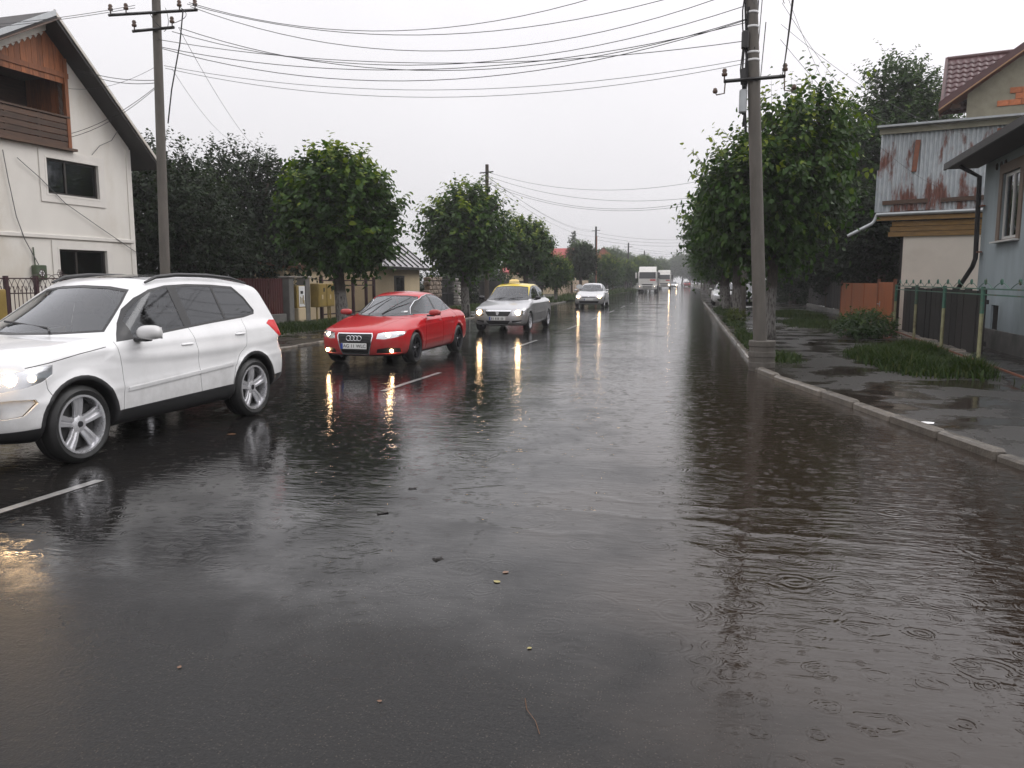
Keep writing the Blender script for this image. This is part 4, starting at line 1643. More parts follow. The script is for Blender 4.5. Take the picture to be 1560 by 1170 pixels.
def tree_parts(name, seed, lobes, n_shoot, per, leaf, leafmat, trunk, trunk_mat='trunk_whitewash', limbs=7, twigs=True, **kw):
    """trunk: (base radius, height to the first fork); returns the trunk and crown meshes"""
    g = random.Random(seed)
    V, F, T, (b, d, l) = crown(seed, lobes, n_shoot, per, leaf, **kw)
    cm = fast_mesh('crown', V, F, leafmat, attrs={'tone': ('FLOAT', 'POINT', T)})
    r0, h0 = trunk
    m = MB()
    lean = (g.uniform(-.06, .06), g.uniform(-.06, .06))
    pts, rs = [], []
    for i in range(9):
        t = i / 8
        z = (h0 + .25) * t
        pts.append((lean[0] * z + .03 * math.sin(z * 2.2 + seed), lean[1] * z + .025 * math.cos(z * 1.9 + seed), z - .05))
        rs.append(r0 * (1.28 if i == 0 else 1.08 if i == 1 else 1 - .18 * t))
    m.tube(pts, rs, 12)
    top = Vector(pts[-1])
    Lb = [Vector(x[:3]) for x in lobes]
    for k in range(limbs):
        a = 2 * math.pi * k / limbs + g.uniform(-.3, .3)
        lb = lobes[k % len(lobes)]
        e = Vector((lb[0] + lb[3] * .62 * math.cos(a), lb[1] + lb[4] * .62 * math.sin(a), lb[2] + lb[5] * g.uniform(-.25, .65)))
        c1 = top.lerp(e, .35) + Vector((0, 0, .18 * (e - top).length))
        c0 = top - Vector((0, 0, .15))
        q = [c0 * (1 - t) ** 2 + c1 * 2 * t * (1 - t) + e * t * t for t in (0, .2, .4, .6, .8, 1)]
        m.tube(q, [r0 * .55 * (1 - .8 * t) + .008 for t in (0, .2, .4, .6, .8, 1)], 6)
    if twigs:
        for k in range(len(b)):
            m.tube([b[k], b[k] + d[k] * l[k] * .8 - np.array([0, 0, .05 * l[k]])], [.008, .003], 3, caps=False)
    tm = m.mesh('trunk', trunk_mat, True, fix=False)
    return tm, cm


TREES = {}


def plant(kind, label, loc, rz=0.0, sc=1.0, scz=None, group=None, name='linden_tree', cat='tree'):
    tm, cm = TREES[kind]
    t = thing(name, label, cat, loc, rz, group)
    piece('trunk', tm, t, scale=(sc, sc, scz or sc))
    c = piece('crown', cm, t, scale=(sc, sc, scz or sc))
    c['kind'] = 'stuff'
    return t


# pruned street lindens: rounded crowns on whitewashed trunks
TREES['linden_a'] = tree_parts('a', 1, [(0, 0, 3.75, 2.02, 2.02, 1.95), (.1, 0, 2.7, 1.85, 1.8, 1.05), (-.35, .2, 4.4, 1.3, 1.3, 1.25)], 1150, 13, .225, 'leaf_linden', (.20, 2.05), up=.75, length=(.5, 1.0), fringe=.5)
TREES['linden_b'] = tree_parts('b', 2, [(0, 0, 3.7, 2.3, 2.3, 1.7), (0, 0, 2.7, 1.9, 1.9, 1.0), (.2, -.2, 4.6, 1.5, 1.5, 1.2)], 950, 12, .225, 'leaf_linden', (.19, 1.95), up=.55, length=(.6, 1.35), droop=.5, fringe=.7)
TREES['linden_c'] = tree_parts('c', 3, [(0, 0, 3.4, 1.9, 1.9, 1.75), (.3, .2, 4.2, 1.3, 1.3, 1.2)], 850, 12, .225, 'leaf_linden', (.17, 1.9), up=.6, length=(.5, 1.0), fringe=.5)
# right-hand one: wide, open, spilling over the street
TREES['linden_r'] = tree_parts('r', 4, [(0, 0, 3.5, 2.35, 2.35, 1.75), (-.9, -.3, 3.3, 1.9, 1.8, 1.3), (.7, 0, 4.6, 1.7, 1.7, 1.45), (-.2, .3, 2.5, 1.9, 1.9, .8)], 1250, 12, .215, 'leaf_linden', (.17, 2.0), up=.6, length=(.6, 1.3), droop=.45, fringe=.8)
# garden trees with small dark leaves
TREES['dark'] = tree_parts('d', 5, [(0, 0, 3.4, 2.7, 2.6, 2.7), (1.5, -.5, 4.3, 1.9, 1.9, 1.9), (-1.6, .4, 3.6, 1.8, 1.8, 2.0), (.3, -1.2, 2.2, 2.4, 2.0, 1.5), (-.3, .3, 5.3, 1.5, 1.5, 1.3)], 2100, 14, .15, 'leaf_dark', (.24, 1.2), 'bark', limbs=9, up=.5, length=(.5, 1.1), droop=.25, fringe=.5, tipgain=.4)
TREES['tall'] = tree_parts('t', 6, [(0, 0, 7.0, 2.6, 2.6, 3.6), (1.1, .3, 8.6, 1.9, 1.9, 2.4), (-1.3, -.2, 6.4, 1.9, 1.9, 2.4), (.2, .2, 10.0, 1.5, 1.5, 1.6), (.8, -.6, 5.2, 2.0, 2.0, 1.8)], 2100, 13, .18, 'leaf_garden', (.22, 3.0), 'bark', limbs=10, up=.45, length=(.6, 1.3), droop=.3, fringe=.5, tipgain=.45)
TREES['round'] = tree_parts('o', 7, [(0, 0, 3.3, 1.75, 1.75, 1.75)], 750, 12, .17, 'leaf_dark', (.15, 1.6), 'bark', up=.6, length=(.4, .8), tipgain=.4)
TREES['far'] = tree_parts('f', 8, [(0, 0, 4.2, 2.6, 2.6, 2.6), (1.2, 0, 5.4, 1.7, 1.7, 1.7), (-1.0, .6, 3.2, 2.0, 2.0, 1.8)], 800, 10, .30, 'leaf_garden', (.20, 1.6), 'bark', up=.5, length=(.7, 1.4), twigs=False)
TREES['spruce'] = tree_parts('s', 9, [(0, 0, 1.6 + 1.25 * k, 2.3 - .36 * k, 2.3 - .36 * k, .95) for k in range(6)], 700, 10, .28, 'leaf_dark', (.18, 1.0), 'bark', up=-.1, length=(.5, 1.0), droop=.6, twigs=False)

XT = lambda Y: .0 - .0009 * max(0, 32 - Y) ** 2
plant('linden_a', 'rounded linden with yellow-green shoot tips and whitewashed trunk, standing before the sand house', (-10.55, 23.6, .05), .4)
plant('linden_b', 'linden with long arching shoots, standing beside the taxi', (-9.9, 35.6, .05), 1.0, 1.04)
plant('linden_c', 'linden standing beside the dark board fence, next up from the one by the taxi', (-9.9, 50, .05), 2.0, 1.05)
plant('round', 'small round dark tree before the beige slab fence', (-9.5, 74, .02), .3, 1.02, name='round_tree')
g_l = 'lindens lining the left side of the street'
for i, (x, y, kd, sc) in enumerate(((-9.6, 60, 'linden_b', .62), (-9.4, 98, 'linden_b', .85), (-9.6, 108, 'far', .62), (-8.8, 120, 'linden_c', .9), (-8.8, 132, 'far', .75), (-8.2, 144, 'linden_a', 1.0), (-8.3, 158, 'far', .95), (-8.4, 174, 'linden_b', 1.0), (-8.4, 192, 'far', 1.05), (-8.0, 214, 'linden_c', 1.1), (-8.0, 240, 'far', 1.1))):
    plant(kd, 'distant linden lining the left side of the street beyond the dark board fence', (x, y, 0), i * 1.3, sc, group=g_l)
plant('linden_r', 'broad linden with open shoots standing just behind the right utility pole', (2.25, 22.6, .06), .2, .87, 1.12)
plant('linden_c', 'linden with whitewashed trunk standing by the right kerb, second along', (1.95, 32.2, .06), 1.0, 1.1)
plant('linden_b', 'linden standing by the right kerb, third along from the pole', (2.05, 42.5, .06), 2.0, 1.05)
for i, (y, kd, sc) in enumerate(((52, 'linden_a', 1.0), (63, 'linden_c', 1.05), (75, 'linden_b', 1.0), (89, 'linden_a', 1.05), (104, 'linden_c', 1.1), (122, 'linden_b', 1.1), (144, 'far', 1.0), (170, 'far', 1.1))):
    plant(kd, 'distant linden lining the right kerb beyond the parked cars', (XR(y) + 1.0, y, .04), i * 1.7, sc, group='lindens lining the right kerb')
plant('dark', 'big dark walnut tree behind the maroon fence', (-17.4, 29.6, 0), .5, 1.08, 1.10, name='walnut_tree')
plant('dark', 'dark leafy tree beside the cream house corner', (-17.2, 24.6, 0), 2.2, 1.0, .98, name='walnut_tree')
plant('dark', 'dark tree rising behind the rounded linden', (-19.5, 38.0, 0), 3.6, .95, .85, name='walnut_tree')
plant('tall', 'tall loose leafed tree rising behind the rusty shed', (8.9, 40.0, 0), .2, 1.12, 1.02, name='garden_tree')
plant('tall', 'leafy tree with a rounded top standing left of the tall one behind the shed', (8.4, 46.0, 0), 2.0, 1.0, .95, name='garden_tree')
plant('dark', 'dark garden tree behind the orange gate', (8.0, 37.5, 0), 1.0, .95, .95, name='garden_tree')
plant('dark', 'dark garden tree hanging over the dark garden fence', (7.2, 44.0, 0), 2.5, .85, 1.0, name='garden_tree')
plant('round', 'low dark tree pressed against the left end of the rusty shed', (7.2, 33.3, 0), 2.5, 1.15, 1.05, name='garden_tree')
plant('dark', 'dark tree in the garden behind the parked cars', (7.0, 57.0, 0), 1.9, .9, 1.0, name='garden_tree')
for i, (x, y, kd, sc) in enumerate(((-17, 66, 'far', .7), (-21, 74, 'far', .85), (-16, 90, 'dark', .6), (-21, 112, 'far', 1.0), (-16, 126, 'far', 1.15), (-19, 138, 'spruce', 1.2), (-15.5, 162, 'far', 1.2), (-17, 182, 'far', 1.3), (-15, 205, 'far', 1.3), (-13, 230, 'far', 1.3))):
    plant(kd, 'distant garden tree rising behind the houses on the left', (x, y, 0), i * 2.1, sc, group='garden trees behind the left houses', name='garden_tree')
for i, (x, y, kd, sc) in enumerate(((9.5, 66, 'far', 1.1), (9, 82, 'far', 1.0), (10, 100, 'far', 1.2), (8, 125, 'far', 1.1), (9, 150, 'far', 1.2))):
    plant(kd, 'distant garden tree behind the lindens on the right', (x, y, 0), i * 2.1, sc, group='garden trees on the right', name='garden_tree')
for i, (x, y, kd, sc) in enumerate(((-5.5, 332, 'far', 1.6), (1.5, 338, 'far', 1.9), (7, 332, 'spruce', 1.9), (11, 325, 'far', 1.8), (-10, 328, 'far', 1.6), (4.5, 345, 'spruce', 2.1), (-9.0, 268, 'far', 1.2), (-9.0, 298, 'far', 1.3), (-13, 262, 'far', 1.4), (-14, 292, 'far', 1.5), (6, 262, 'far', 1.2), (6.5, 295, 'far', 1.3))):
    plant(kd, 'hazy tree closing the far end of the street', (x, y, 0), i * 1.1, sc, group='trees at the far end of the street', name='garden_tree')


def shrub(name, label, loc, lobes, n, per, leaf, mat, seed, cat='shrub', **kw):
    V, F, T, (b, d, l) = crown(seed, lobes, n, per, leaf, **kw)
    t = thing(name, label, cat, loc)
    c = piece('foliage', fast_mesh('foliage', V, F, mat, attrs={'tone': ('FLOAT', 'POINT', T)}), t)
    c['kind'] = 'stuff'
    m = MB()
    for k in range(0, min(len(b), 60), 3):
        m.tube([(b[k][0] * .3, b[k][1] * .3, -.03), b[k]], [.012, .005], 4, caps=False)
    m.build('stems', 'bark', t)
    return t


shrub('bush', 'low dark green bush on the pavement before the orange gate', (4.85, 23.4, .06), [(0, 0, .34, .85, 1.5, .42), (.2, 1.6, .35, .7, 1.2, .40), (-.5, -.4, .25, .5, 1.0, .3)], 420, 10, .085, 'leaf_garden', 21, length=(.15, .4), up=.7)
shrub('bush', 'small weedy bush at the foot of the second right linden', (1.85, 30.4, .06), [(0, 0, .25, .35, 1.0, .3)], 120, 9, .08, 'leaf_hedge', 22, length=(.12, .35), up=.7)
shrub('hedge', 'yellow-green hedge growing over the beige slab fence', (-11.8, 76, 0), [(0, 0, 1.7, .8, 7.5, .75)], 420, 10, .18, 'leaf_hedge', 23, cat='hedge', length=(.3, .6))
shrub('hedge', 'dark shrubbery behind the dark iron gate', (-15.3, 46, 0), [(0, 0, 1.2, 1.2, 4.5, 1.3), (0, 5, 1.1, 1.2, 5, 1.2)], 500, 10, .16, 'leaf_dark', 24, cat='hedge', length=(.3, .7))
shrub('hedge', 'dark shrubs filling the garden beside the orange gate', (8.2, 32.5, 0), [(0, 0, 1.1, 1.0, 3.0, 1.3), (.6, 6, 1.2, 1.3, 4, 1.5)], 520, 10, .15, 'leaf_dark', 25, cat='hedge', length=(.3, .7))
shrub('hedge', 'dark shrubs in the yard behind the walnut trees', (-17.0, 33.5, 0), [(0, 0, 1.1, 1.6, 4.0, 1.2), (-.6, -9, 1.2, 1.2, 5, 1.4)], 520, 10, .16, 'leaf_dark', 26, cat='hedge', length=(.3, .7))
shrub('hedge', 'long dark hedge running behind the far left lindens', (-12.5, 150, 0), [(0, 0, 1.2, 1.2, 60, 1.5)], 1500, 10, .34, 'leaf_dark', 27, cat='hedge', length=(.5, 1.0))
shrub('hedge', 'long dark hedge running behind the far right lindens', (6.2, 110, 0), [(0, 0, 1.2, 1.0, 52, 1.5)], 1500, 10, .34, 'leaf_dark', 28, cat='hedge', length=(.5, 1.0))
shrub('hedge', 'dark shrubs behind the long dark board fence', (-14.2, 56, 0), [(0, 0, 1.3, 1.0, 11, 1.7)], 700, 10, .2, 'leaf_dark', 29, cat='hedge', length=(.4, .8))
for i, (x, y, sc) in enumerate(((4.2, 205, 1.0), (5.0, 232, 1.15), (-1.8, 342, 1.9))):
    plant('far', 'hazy tree closing the far end of the street', (x, y, 0), i * 1.9, sc, group='trees at the far end of the street', name='garden_tree')
shrub('hedge', 'dark shrubs behind the parked cars on the right', (7.6, 61, 0), [(0, 0, 1.2, 2.0, 9, 1.8)], 700, 10, .2, 'leaf_dark', 30, cat='hedge', length=(.4, .8))
# ------------------------------------------------------------------ utility poles, wires, lamp, small signs
def pole(label, base, top, r0, r1, group=None, arms=(), mat='pole_concrete', name='utility_pole', collar=False):
    p = thing(name, label, 'pole', base, 0, group)
    b, t = Vector((0, 0, -.1)), Vector(top) - Vector(base)
    m = MB()
    n = 7
    m.tube([b.lerp(t, i / n) for i in range(n + 1)], [r0 + (r1 - r0) * i / n for i in range(n + 1)], 10)
    m.build('shaft', mat, p, auto=50)
    for (h, hw, ang, ins) in arms:
        c = b.lerp(t, (h + .1) / (t.z + .1))
        dx, dy = math.cos(ang) * hw, math.sin(ang) * hw
        m = MB()
        m.tube([(c.x - dx, c.y - dy - .12, h), (c.x + dx, c.y + dy - .12, h + .06)], .032, 4)
        a = m.build('crossarm', 'metal_dark', p)
        for u in ins:
            m = MB()
            x, y, z = c.x + dx * u, c.y + dy * u - .12, h + .03 + .03 * u
            sg = 1
            m.lathe([(.012, .0), (.012, .08), (.045, .09), (.05, .13), (.03, .15), (.045, .17), (.03, .21), (0, .22)], c=(x, y, z), n=10)
            m.build('insulator', 'porcelain', a, smooth=True)
    return p


LP0, LP1 = Vector((-11.0, 15.4, 0)), on_y(236.5, -40, 15.5)
pole('concrete utility pole leaning beside the cream house', LP0, LP1, .115, .086, arms=((7.05, .95, R(8), (-.95, -.6, .6, .95)), (6.72, .45, R(8), (-.9, .9))))
m = MB()
RP0, RP1 = Vector((1.36, 15.0, 0)), on_y(1143.5, -70, 15.2)
rp = pole('tall concrete utility pole on the right kerb with one low crossarm and white bands', RP0, RP1, .122, .098, arms=((5.05, .52, R(6), (-.98, .98)),))
# socket at the foot
m = MB()
for i in range(6):
    r = .225 + .012 * (i % 2)
    m.lathe([(0, i * .095 - .03), (r, i * .095 - .03), (r, i * .095 + .055), (r - .01, i * .095 + .065), (0, i * .095 + .065)], n=12)
m.build('socket', 'pole_concrete', rp, auto=30)
ax = (RP1 - RP0)
for h in (5.42, 5.55, 5.98, 6.22):
    c = ax * (h / ax.z)
    m = MB()
    m.lathe([(.106, -.018), (.112, -.012), (.112, .012), (.106, .018)], c=(c.x, c.y, h), n=14)
    m.build('band', 'sign_white', rp, smooth=True)
# cable bundle, boxes and the hooks hanging below the crossarm
c5 = ax * (5.0 / ax.z)
for k, (dx, z0, z1, r) in enumerate(((-.16, 4.3, 5.7, .02), (-.19, 4.5, 6.6, .015), (-.13, 4.2, 6.3, .022), (-.22, 5.0, 6.5, .012))):
    m = MB()
    m.tube([(c5.x + dx + .02 * math.sin(i * 1.7 + k), c5.y - .04 + .03 * math.cos(i + k), z0 + (z1 - z0) * i / 6) for i in range(7)], r, 6)
    m.build('cable_run', 'wire_black', rp)
for z, s_, mt in ((5.75, (.12, .12, .30), 'metal_dark'), (4.72, (.13, .14, .40), 'galvanised'), (5.15, (.10, .10, .26), 'metal_dark')):
    m = MB()
    m.box((c5.x - .18, c5.y - .06, z), s_, bev=.02)
    m.build('junction_box', mt, rp)
for u in (-.60, .60):
    m = MB()
    m.tube([(c5.x + u * .82, c5.y - .12, 5.06), (c5.x + u * .84, c5.y - .12, 4.86), (c5.x + u * 1.06, c5.y - .12, 4.84), (c5.x + u * 1.1, c5.y - .12, 4.92)], .013, 5)
    m.lathe([(0, -.04), (.035, -.03), (.045, 0), (.03, .05), (0, .06)], c=(c5.x + u * 1.1, c5.y - .12, 4.90), n=10)
    m.build('hook_insulator', 'porcelain', rp, smooth=True)

FP = [Vector((-10.6, 42.5, 0)), Vector((-10.5, 95, 0)), Vector((-9.6, 136, 0)), Vector((-9.2, 180, 0))]
pole('wooden utility pole rising behind the linden beside the taxi', FP[0], FP[0] + Vector((.05, 0, 7.75)), .13, .09, arms=((7.3, .38, 0, ()),), mat='bark')
pole('dark utility pole standing beside the small round tree', FP[1], FP[1] + Vector((0, 0, 7.9)), .16, .11, arms=((7.4, .5, 0, ()),), mat='metal_dark')
pole('distant utility pole with a cross arm above the far left trees', FP[2], FP[2] + Vector((0, 0, 7.9)), .16, .12, arms=((7.2, .7, 0, ()),), mat='metal_dark')
pole('farthest utility pole above the left trees', FP[3], FP[3] + Vector((0, 0, 8.2)), .16, .12, arms=((7.4, .7, 0, ()),), mat='metal_dark')
RP2 = Vector((2.4, 36.0, 0))
lp_ = pole('concrete lamp pole hidden among the right lindens', RP2, RP2 + Vector((0, 0, 7.2)), .13, .10, name='street_lamp')
m = MB()
m.tube([(0, 0, 5.6), (-.6, 0, 5.95), (-1.3, -.1, 6.05)], .03, 6)
m.build('arm', 'galvanised', lp_)
m = MB()
m.box((-1.62, -.1, 6.06), (.62, .22, .10), rot=(0, R(4), 0), bev=.04)
m.build('lamp_head', 'sign_white', lp_, auto=40)
RP3 = Vector((2.6, 62.0, 0))
pole('concrete utility pole standing among the right lindens by the parked cars', RP3, RP3 + Vector((0, 0, 7.2)), .15, .11)


def wire(label, a, b, sag, r=.009, mat='wire_black', group=None, name='overhead_wire', n=22, cat='wire'):
    a, b = Vector(a), Vector(b)
    pts = []
    for i in range(n + 1):
        t = i / n
        p = a.lerp(b, t)
        p.z -= sag * 4 * t * (1 - t)
        pts.append(p)
    m = MB()
    m.tube(pts, r * .72, 4)
    o = m.build(name, mat, None, smooth=True)
    return tag(o, label, cat, group)


def wpx(label, pa, Ya, pb, Yb, mid, r=.009, mat='wire_black', group=None):
    """ends on the two poles; the sag is what makes the middle pass through the seen height"""
    a, b = on_y(*pa, Ya), on_y(*pb, Yb)
    c = (a + b) / 2
    pm = on_y(mid[0], mid[1], c.y)
    # straight line height at the x of the middle point
    t = (pm.x - a.x) / (b.x - a.x)
    zl = a.z + (b.z - a.z) * t
    sag = (zl - pm.z) / max(4 * t * (1 - t), .05)
    return wire(label, a, b, sag, r, mat, group)


g_s = 'wires spanning the street between the two near poles'
S = 'overhead wire spanning the street between the leaning pole and the tall right pole'
for pa, pb, mid in (((285, 6), (1140, -40), (640, 53)), ((288, 4), (1141, -95), (700, 40)), ((240, 60), (1138, 62), (650, 96)), ((290, 10), (1141, -20), (580, 74)), ((272, 42), (1140, 28), (640, 107)), ((262, 48), (1138, 8), (620, 99)), ((247, 72), (1138, 34), (640, 106)), ((247, 74), (1138, 30), (600, 123)), ((250, 100), (1138, 90), (640, 137)), ((252, 104), (1138, 96), (600, 147))):
    wpx(S, pa, 15.4, pb, 15.1, mid, .0095 if pa[1] < 80 else .007, 'wire_black' if pa[1] in (72, 74, 42) else 'wire_grey', g_s)
# cables on to the left and to the cream house
wpx('wire running from the leaning pole off over the cream gable roof', (206, 8), 15.4, (-150, 45), 13.0, (60, 22), .008, 'wire_grey')
wpx('second wire running from the leaning pole over the cream gable roof', (206, 12), 15.4, (-150, 52), 13.2, (60, 26), .008, 'wire_grey')
house_pts = (((240, 122), (112, 103), (180, 118)), ((240, 126), (118, 107), (180, 121)), ((240, 130), (96, 206), (170, 168)), ((240, 132), (92, 212), (160, 178)), ((240, 100), (88, 132), (160, 118)))
for i, (pa, pb, mid) in enumerate(house_pts):
    a = on_y(*pa, 15.4)
    b = on_y(*pb, 18.2)
    wire('service cable from the leaning pole to the cream gable', a, b, .10 + .03 * i, .010 if i < 4 else .006, 'wire_black', 'service cables to the cream house')
# loose cables on the cream facade
for pts, r, lb in (((( 4, 228), (12, 270), (25, 330), (38, 365), (60, 405), (72, 420)), .010, 'thick loose cable snaking down the cream facade to the iron fence'),
               (((26, 240), (60, 270), (100, 310), (150, 345), (210, 386)), .009, 'thin cable slanting across the cream facade to its corner'),
               (((140, 236), (152, 222), (170, 214), (182, 195), (186, 186)), .007, 'short wavy cable below the dark gable slope')):
    L3 = []
    for px, py in pts:
        rr_ = ray(px, py)
        nrm = Vector((1, -.08, 0)).normalized()
        t = (Vector((-15.0, 19.8, 0)) + nrm * .06).dot(nrm) / Vector((rr_.x, rr_.y, 0)).dot(nrm)
        L3.append(rr_ * t + Vector((0, 0, CAM_H)))
    m = MB()
    m.tube(L3, r, 5)
    tag(m.build('facade_cable', 'wire_grey', None, smooth=True), lb, 'cable')
# drops from the leaning pole into the yard behind
wire('service drop from the leaning pole down into the walnut tree', on_y(272, 42, 15.4), on_y(395, 232, 28), .25, .007, 'wire_black')
wire('lower service drop from the leaning pole into the walnut tree', on_y(262, 105, 15.4), on_y(352, 214, 26), .2, .006, 'wire_black')
a, b = on_y(279, 14, 15.3), on_y(256, 188, 15.35)
m = MB()
m.tube([a, a.lerp(b, .3) + Vector((.03, 0, 0)), a.lerp(b, .7) - Vector((.02, 0, 0)), b], .014, 5)
tag(m.build('hanging_cable', 'wire_black', None, smooth=True), 'black cable hanging down beside the leaning pole', 'cable')
for k, (p0, p1, p2) in enumerate((((252, 12), (262, 40), (250, 48)), ((272, 10), (300, 25), (262, 36)), ((228, 20), (240, 42), (248, 42)))):
    a, b, c = on_y(*p0, 15.25), on_y(*p1, 15.2), on_y(*p2, 15.3)
    m = MB()
    m.tube([a * (1 - t) ** 2 + b * 2 * t * (1 - t) + c * t * t for t in np.linspace(0, 1, 9)], .007, 4)
    tag(m.build('jumper_wire', 'wire_black', None, smooth=True), 'short curled jumper wire on the head of the leaning pole', 'wire', 'jumper wires on the leaning pole')
# along the right side of the street
for i, (dx, z0, z1) in enumerate(((-.25, 7.3, 6.9), (-.2, 6.9, 6.6), (-.28, 6.5, 6.3), (-.15, 6.0, 6.0), (-.32, 5.6, 5.7))):
    wire('bundled wire running from the tall right pole up the right kerb', (RP0.x + dx, 15.0, z0), (RP2.x - .1 + .04 * i, 36, z1), .35 + .08 * i, .011, 'wire_black', 'wires along the right kerb')
for i, (px, py) in enumerate(((1215, -60), (1185, -80), (1100, -120))):
    wire('wire running from the tall right pole back over the pavement', (RP0.x + (.15 if i < 2 else -.3), 15.0, 5.1 + 1.2 * (i > 0)), on_y(px, py, 4.5), .1, .010 if i == 0 else .006, 'wire_black', 'wires over the right pavement')
for i, (pe, Ye) in enumerate((((1352, 187), 28.2), ((1484, 206), 26.5), ((1440, 290), 27.0), ((1282, 160), 40))):
    wire(('service drop from the tall right pole to the top corner of the rusty shed', 'service drop from the tall right pole to the eave of the blue house', 'low service drop from the tall right pole across the rusty sheets', 'service drop from the tall right pole into the tall tree')[i], (RP0.x + .1, 15.0, (6.3, 5.95, 5.7, 6.6)[i]), on_y(*pe, Ye), .35, .006, 'wire_grey' if i != 2 else 'wire_black')
# spans further up
for i, (pa, pb, mid) in enumerate((((742, 262), (1066, 276), (900, 290)), ((742, 268), (1066, 300), (900, 304)), ((744, 276), (1066, 306), (900, 317)), ((744, 280), (1066, 310), (920, 322)))):
    wpx('overhead wire crossing the street from the wooden pole to the right lindens', pa, 42.5, pb, 36.2, mid, .011, 'wire_grey', 'second span of wires across the street')
for i, (z0, z1) in enumerate(((7.4, 7.5), (7.2, 7.3), (6.7, 6.8))):
    wire('wire running from the wooden pole to the next poles up the left side', FP[0] + Vector((.3 * i - .3, 0, z0)), FP[1] + Vector((.3 * i - .3, 0, z1)), .8, .012, 'wire_grey', 'wires along the left poles')
    wire('wire crossing the street at the pole beside the small round tree', FP[1] + Vector((0, 0, 7.2 - .4 * i)), (3.6, 88, 6.2 - .3 * i), .55, .016, 'wire_grey', 'far wires across the street')
    wire('wire crossing the street at the distant poles', FP[2] + Vector((0, 0, 7.2 - .4 * i)), (4.4, 130, 6.4 - .3 * i), .6, .018, 'wire_grey', 'distant wires across the street')

# small street things on the left
rs = thing('sign_post', 'thin rusty red post beside the small round tree', 'post', (-9.2, 84, 0))
m = MB()
m.tube([(0, 0, 0), (0, 0, 6.2)], .06, 8)
m.build('shaft', 'rust_brown', rs)
m = MB()
m.box((.25, 0, 4.1), (.5, .06, .3))
m.build('board', 'wood_ochre', rs)
ws_ = thing('white_sign', 'round white sign on a short post beside the far left verge', 'sign', (-8.6, 66, 0))
m = MB()
m.tube([(0, 0, 0), (0, 0, 1.0)], .03, 6)
m.build('post', 'galvanised', ws_)
m = MB()
m.lathe([(0, -.02), (.22, -.02), (.22, .02), (0, .02)], axis='y', n=20, c=(0, 0, 1.15))
pn_ = m.build('panel', 'sign_white', ws_)
pn_.scale = (1.25, 1, .85)
pn_.location = (0, 0, .16)
for i, y in enumerate((34.5, 38.0, 41.0, 72, 90)):
    bo = thing('bollard', 'short dark bollard on the left verge', 'bollard', (-9.45 if y < 60 else -8.9, y, 0), 0, 'bollards on the left verge')
    m = MB()
    m.tube([(0, 0, 0), (0, 0, .5)], .03, 8)
    m.build('shaft', 'metal_dark', bo)
    m = MB()
    m.lathe([(.03, .5), (.045, .52), (.03, .56), (0, .57)], n=10)
    m.build('cap', 'metal_dark', bo)


# litter: fallen leaves, a twig, a scrap of paper
def fallen(label, px, py, size, mat, rz, name='fallen_leaf', z=.004):
    p = on_ground(px, py, z)
    s_ = size
    prof = [(0, 0, .0), (-.32, .2, .012), (-.36, .55, .016), (-.12, .85, .008), (0, 1, .02), (.14, .82, .01), (.34, .5, .012), (.30, .2, .004), (.02, .5, .0)]
    m = MB()
    m.add([(a * s_, b * s_, c * s_ * 1.2) for a, b, c in prof], [(0, 8, 2, 1), (8, 4, 3, 2), (8, 6, 5, 4), (0, 7, 6, 8)])
    o = m.build(name, mat, None, loc=p, rot=(0, 0, rz))
    return tag(o, label, 'leaf')


fallen('yellow fallen leaf floating at the edge of the flooded lane', 762, 887, .045, 'leaf_yellow', 1.2)
fallen('orange fallen leaf lying on the dry-looking asphalt', 272, 1018, .026, 'leaf_brown', .3)
fallen('brown fallen leaf between the wheels of the white SUV', 360, 661, .10, 'leaf_brown', 2.0)
fallen('brown fallen leaf by the yellow one at the water edge', 774, 870, .045, 'leaf_brown', 2.6)
fallen('small brown fallen leaf near the bottom of the asphalt', 582, 1068, .022, 'leaf_brown', 1.6)
fallen('pale fallen leaf in the middle of the asphalt', 810, 986, .026, 'leaf_yellow', 2.3)
a = on_ground(800, 1064, .006)
b = on_ground(822, 1118, .006)
m = MB()
m.tube([a, a.lerp(b, .35) + Vector((-.012, 0, .002)), a.lerp(b, .7) + Vector((.0, .01, .001)), b], .0012, 4)
tag(m.build('twig', 'leaf_brown', None), 'thin bent twig lying on the asphalt', 'twig')
for px, py, s_, lb in ((628, 745, .028, 'dark clod of dirt washed up in the shallow water'), (582, 782, .035, 'darker ragged clod of dirt washed up beside a smaller one'), (668, 852, .026, 'brown clod of dirt lying at the water edge')):
    p = on_ground(px, py)
    m = MB()
    m.box((0, 0, 0), (s_ * 2.2, s_, s_ * .4), bev=s_ * .15)
    rr_ = random.Random(px)
    for v in m.v:
        v += Vector((rr_.uniform(-1, 1), rr_.uniform(-1, 1), rr_.uniform(-.5, .5))) * s_ * .42
    tag(m.build('dirt_clod', 'wood_black', None, loc=p, rot=(0, 0, .7)), lb, 'dirt')
pp_ = on_ground(1408, 645, .068)
m = MB()
m.add([(-.10, -.03, .004), (.08, -.05, .006), (.11, .03, .012), (-.07, .05, .008), (0, 0, .022)], [(0, 1, 4), (1, 2, 4), (2, 3, 4), (3, 0, 4)])
tag(m.build('paper_scrap', 'paper', None, loc=pp_), 'white crumpled scrap of paper on the wet pavement', 'paper')
# ------------------------------------------------------------------ cars: a body surface from smooth solids, cut into its panels
def chaikin(pts, it=3, closed=True):
    p = np.array(pts, float)
    for _ in range(it):
        q = np.roll(p, -1, 0)
        a, b = p * .75 + q * .25, p * .25 + q * .75
        n = np.empty((2 * len(p), 2))
        n[0::2], n[1::2] = a, b
        p = n
    return p


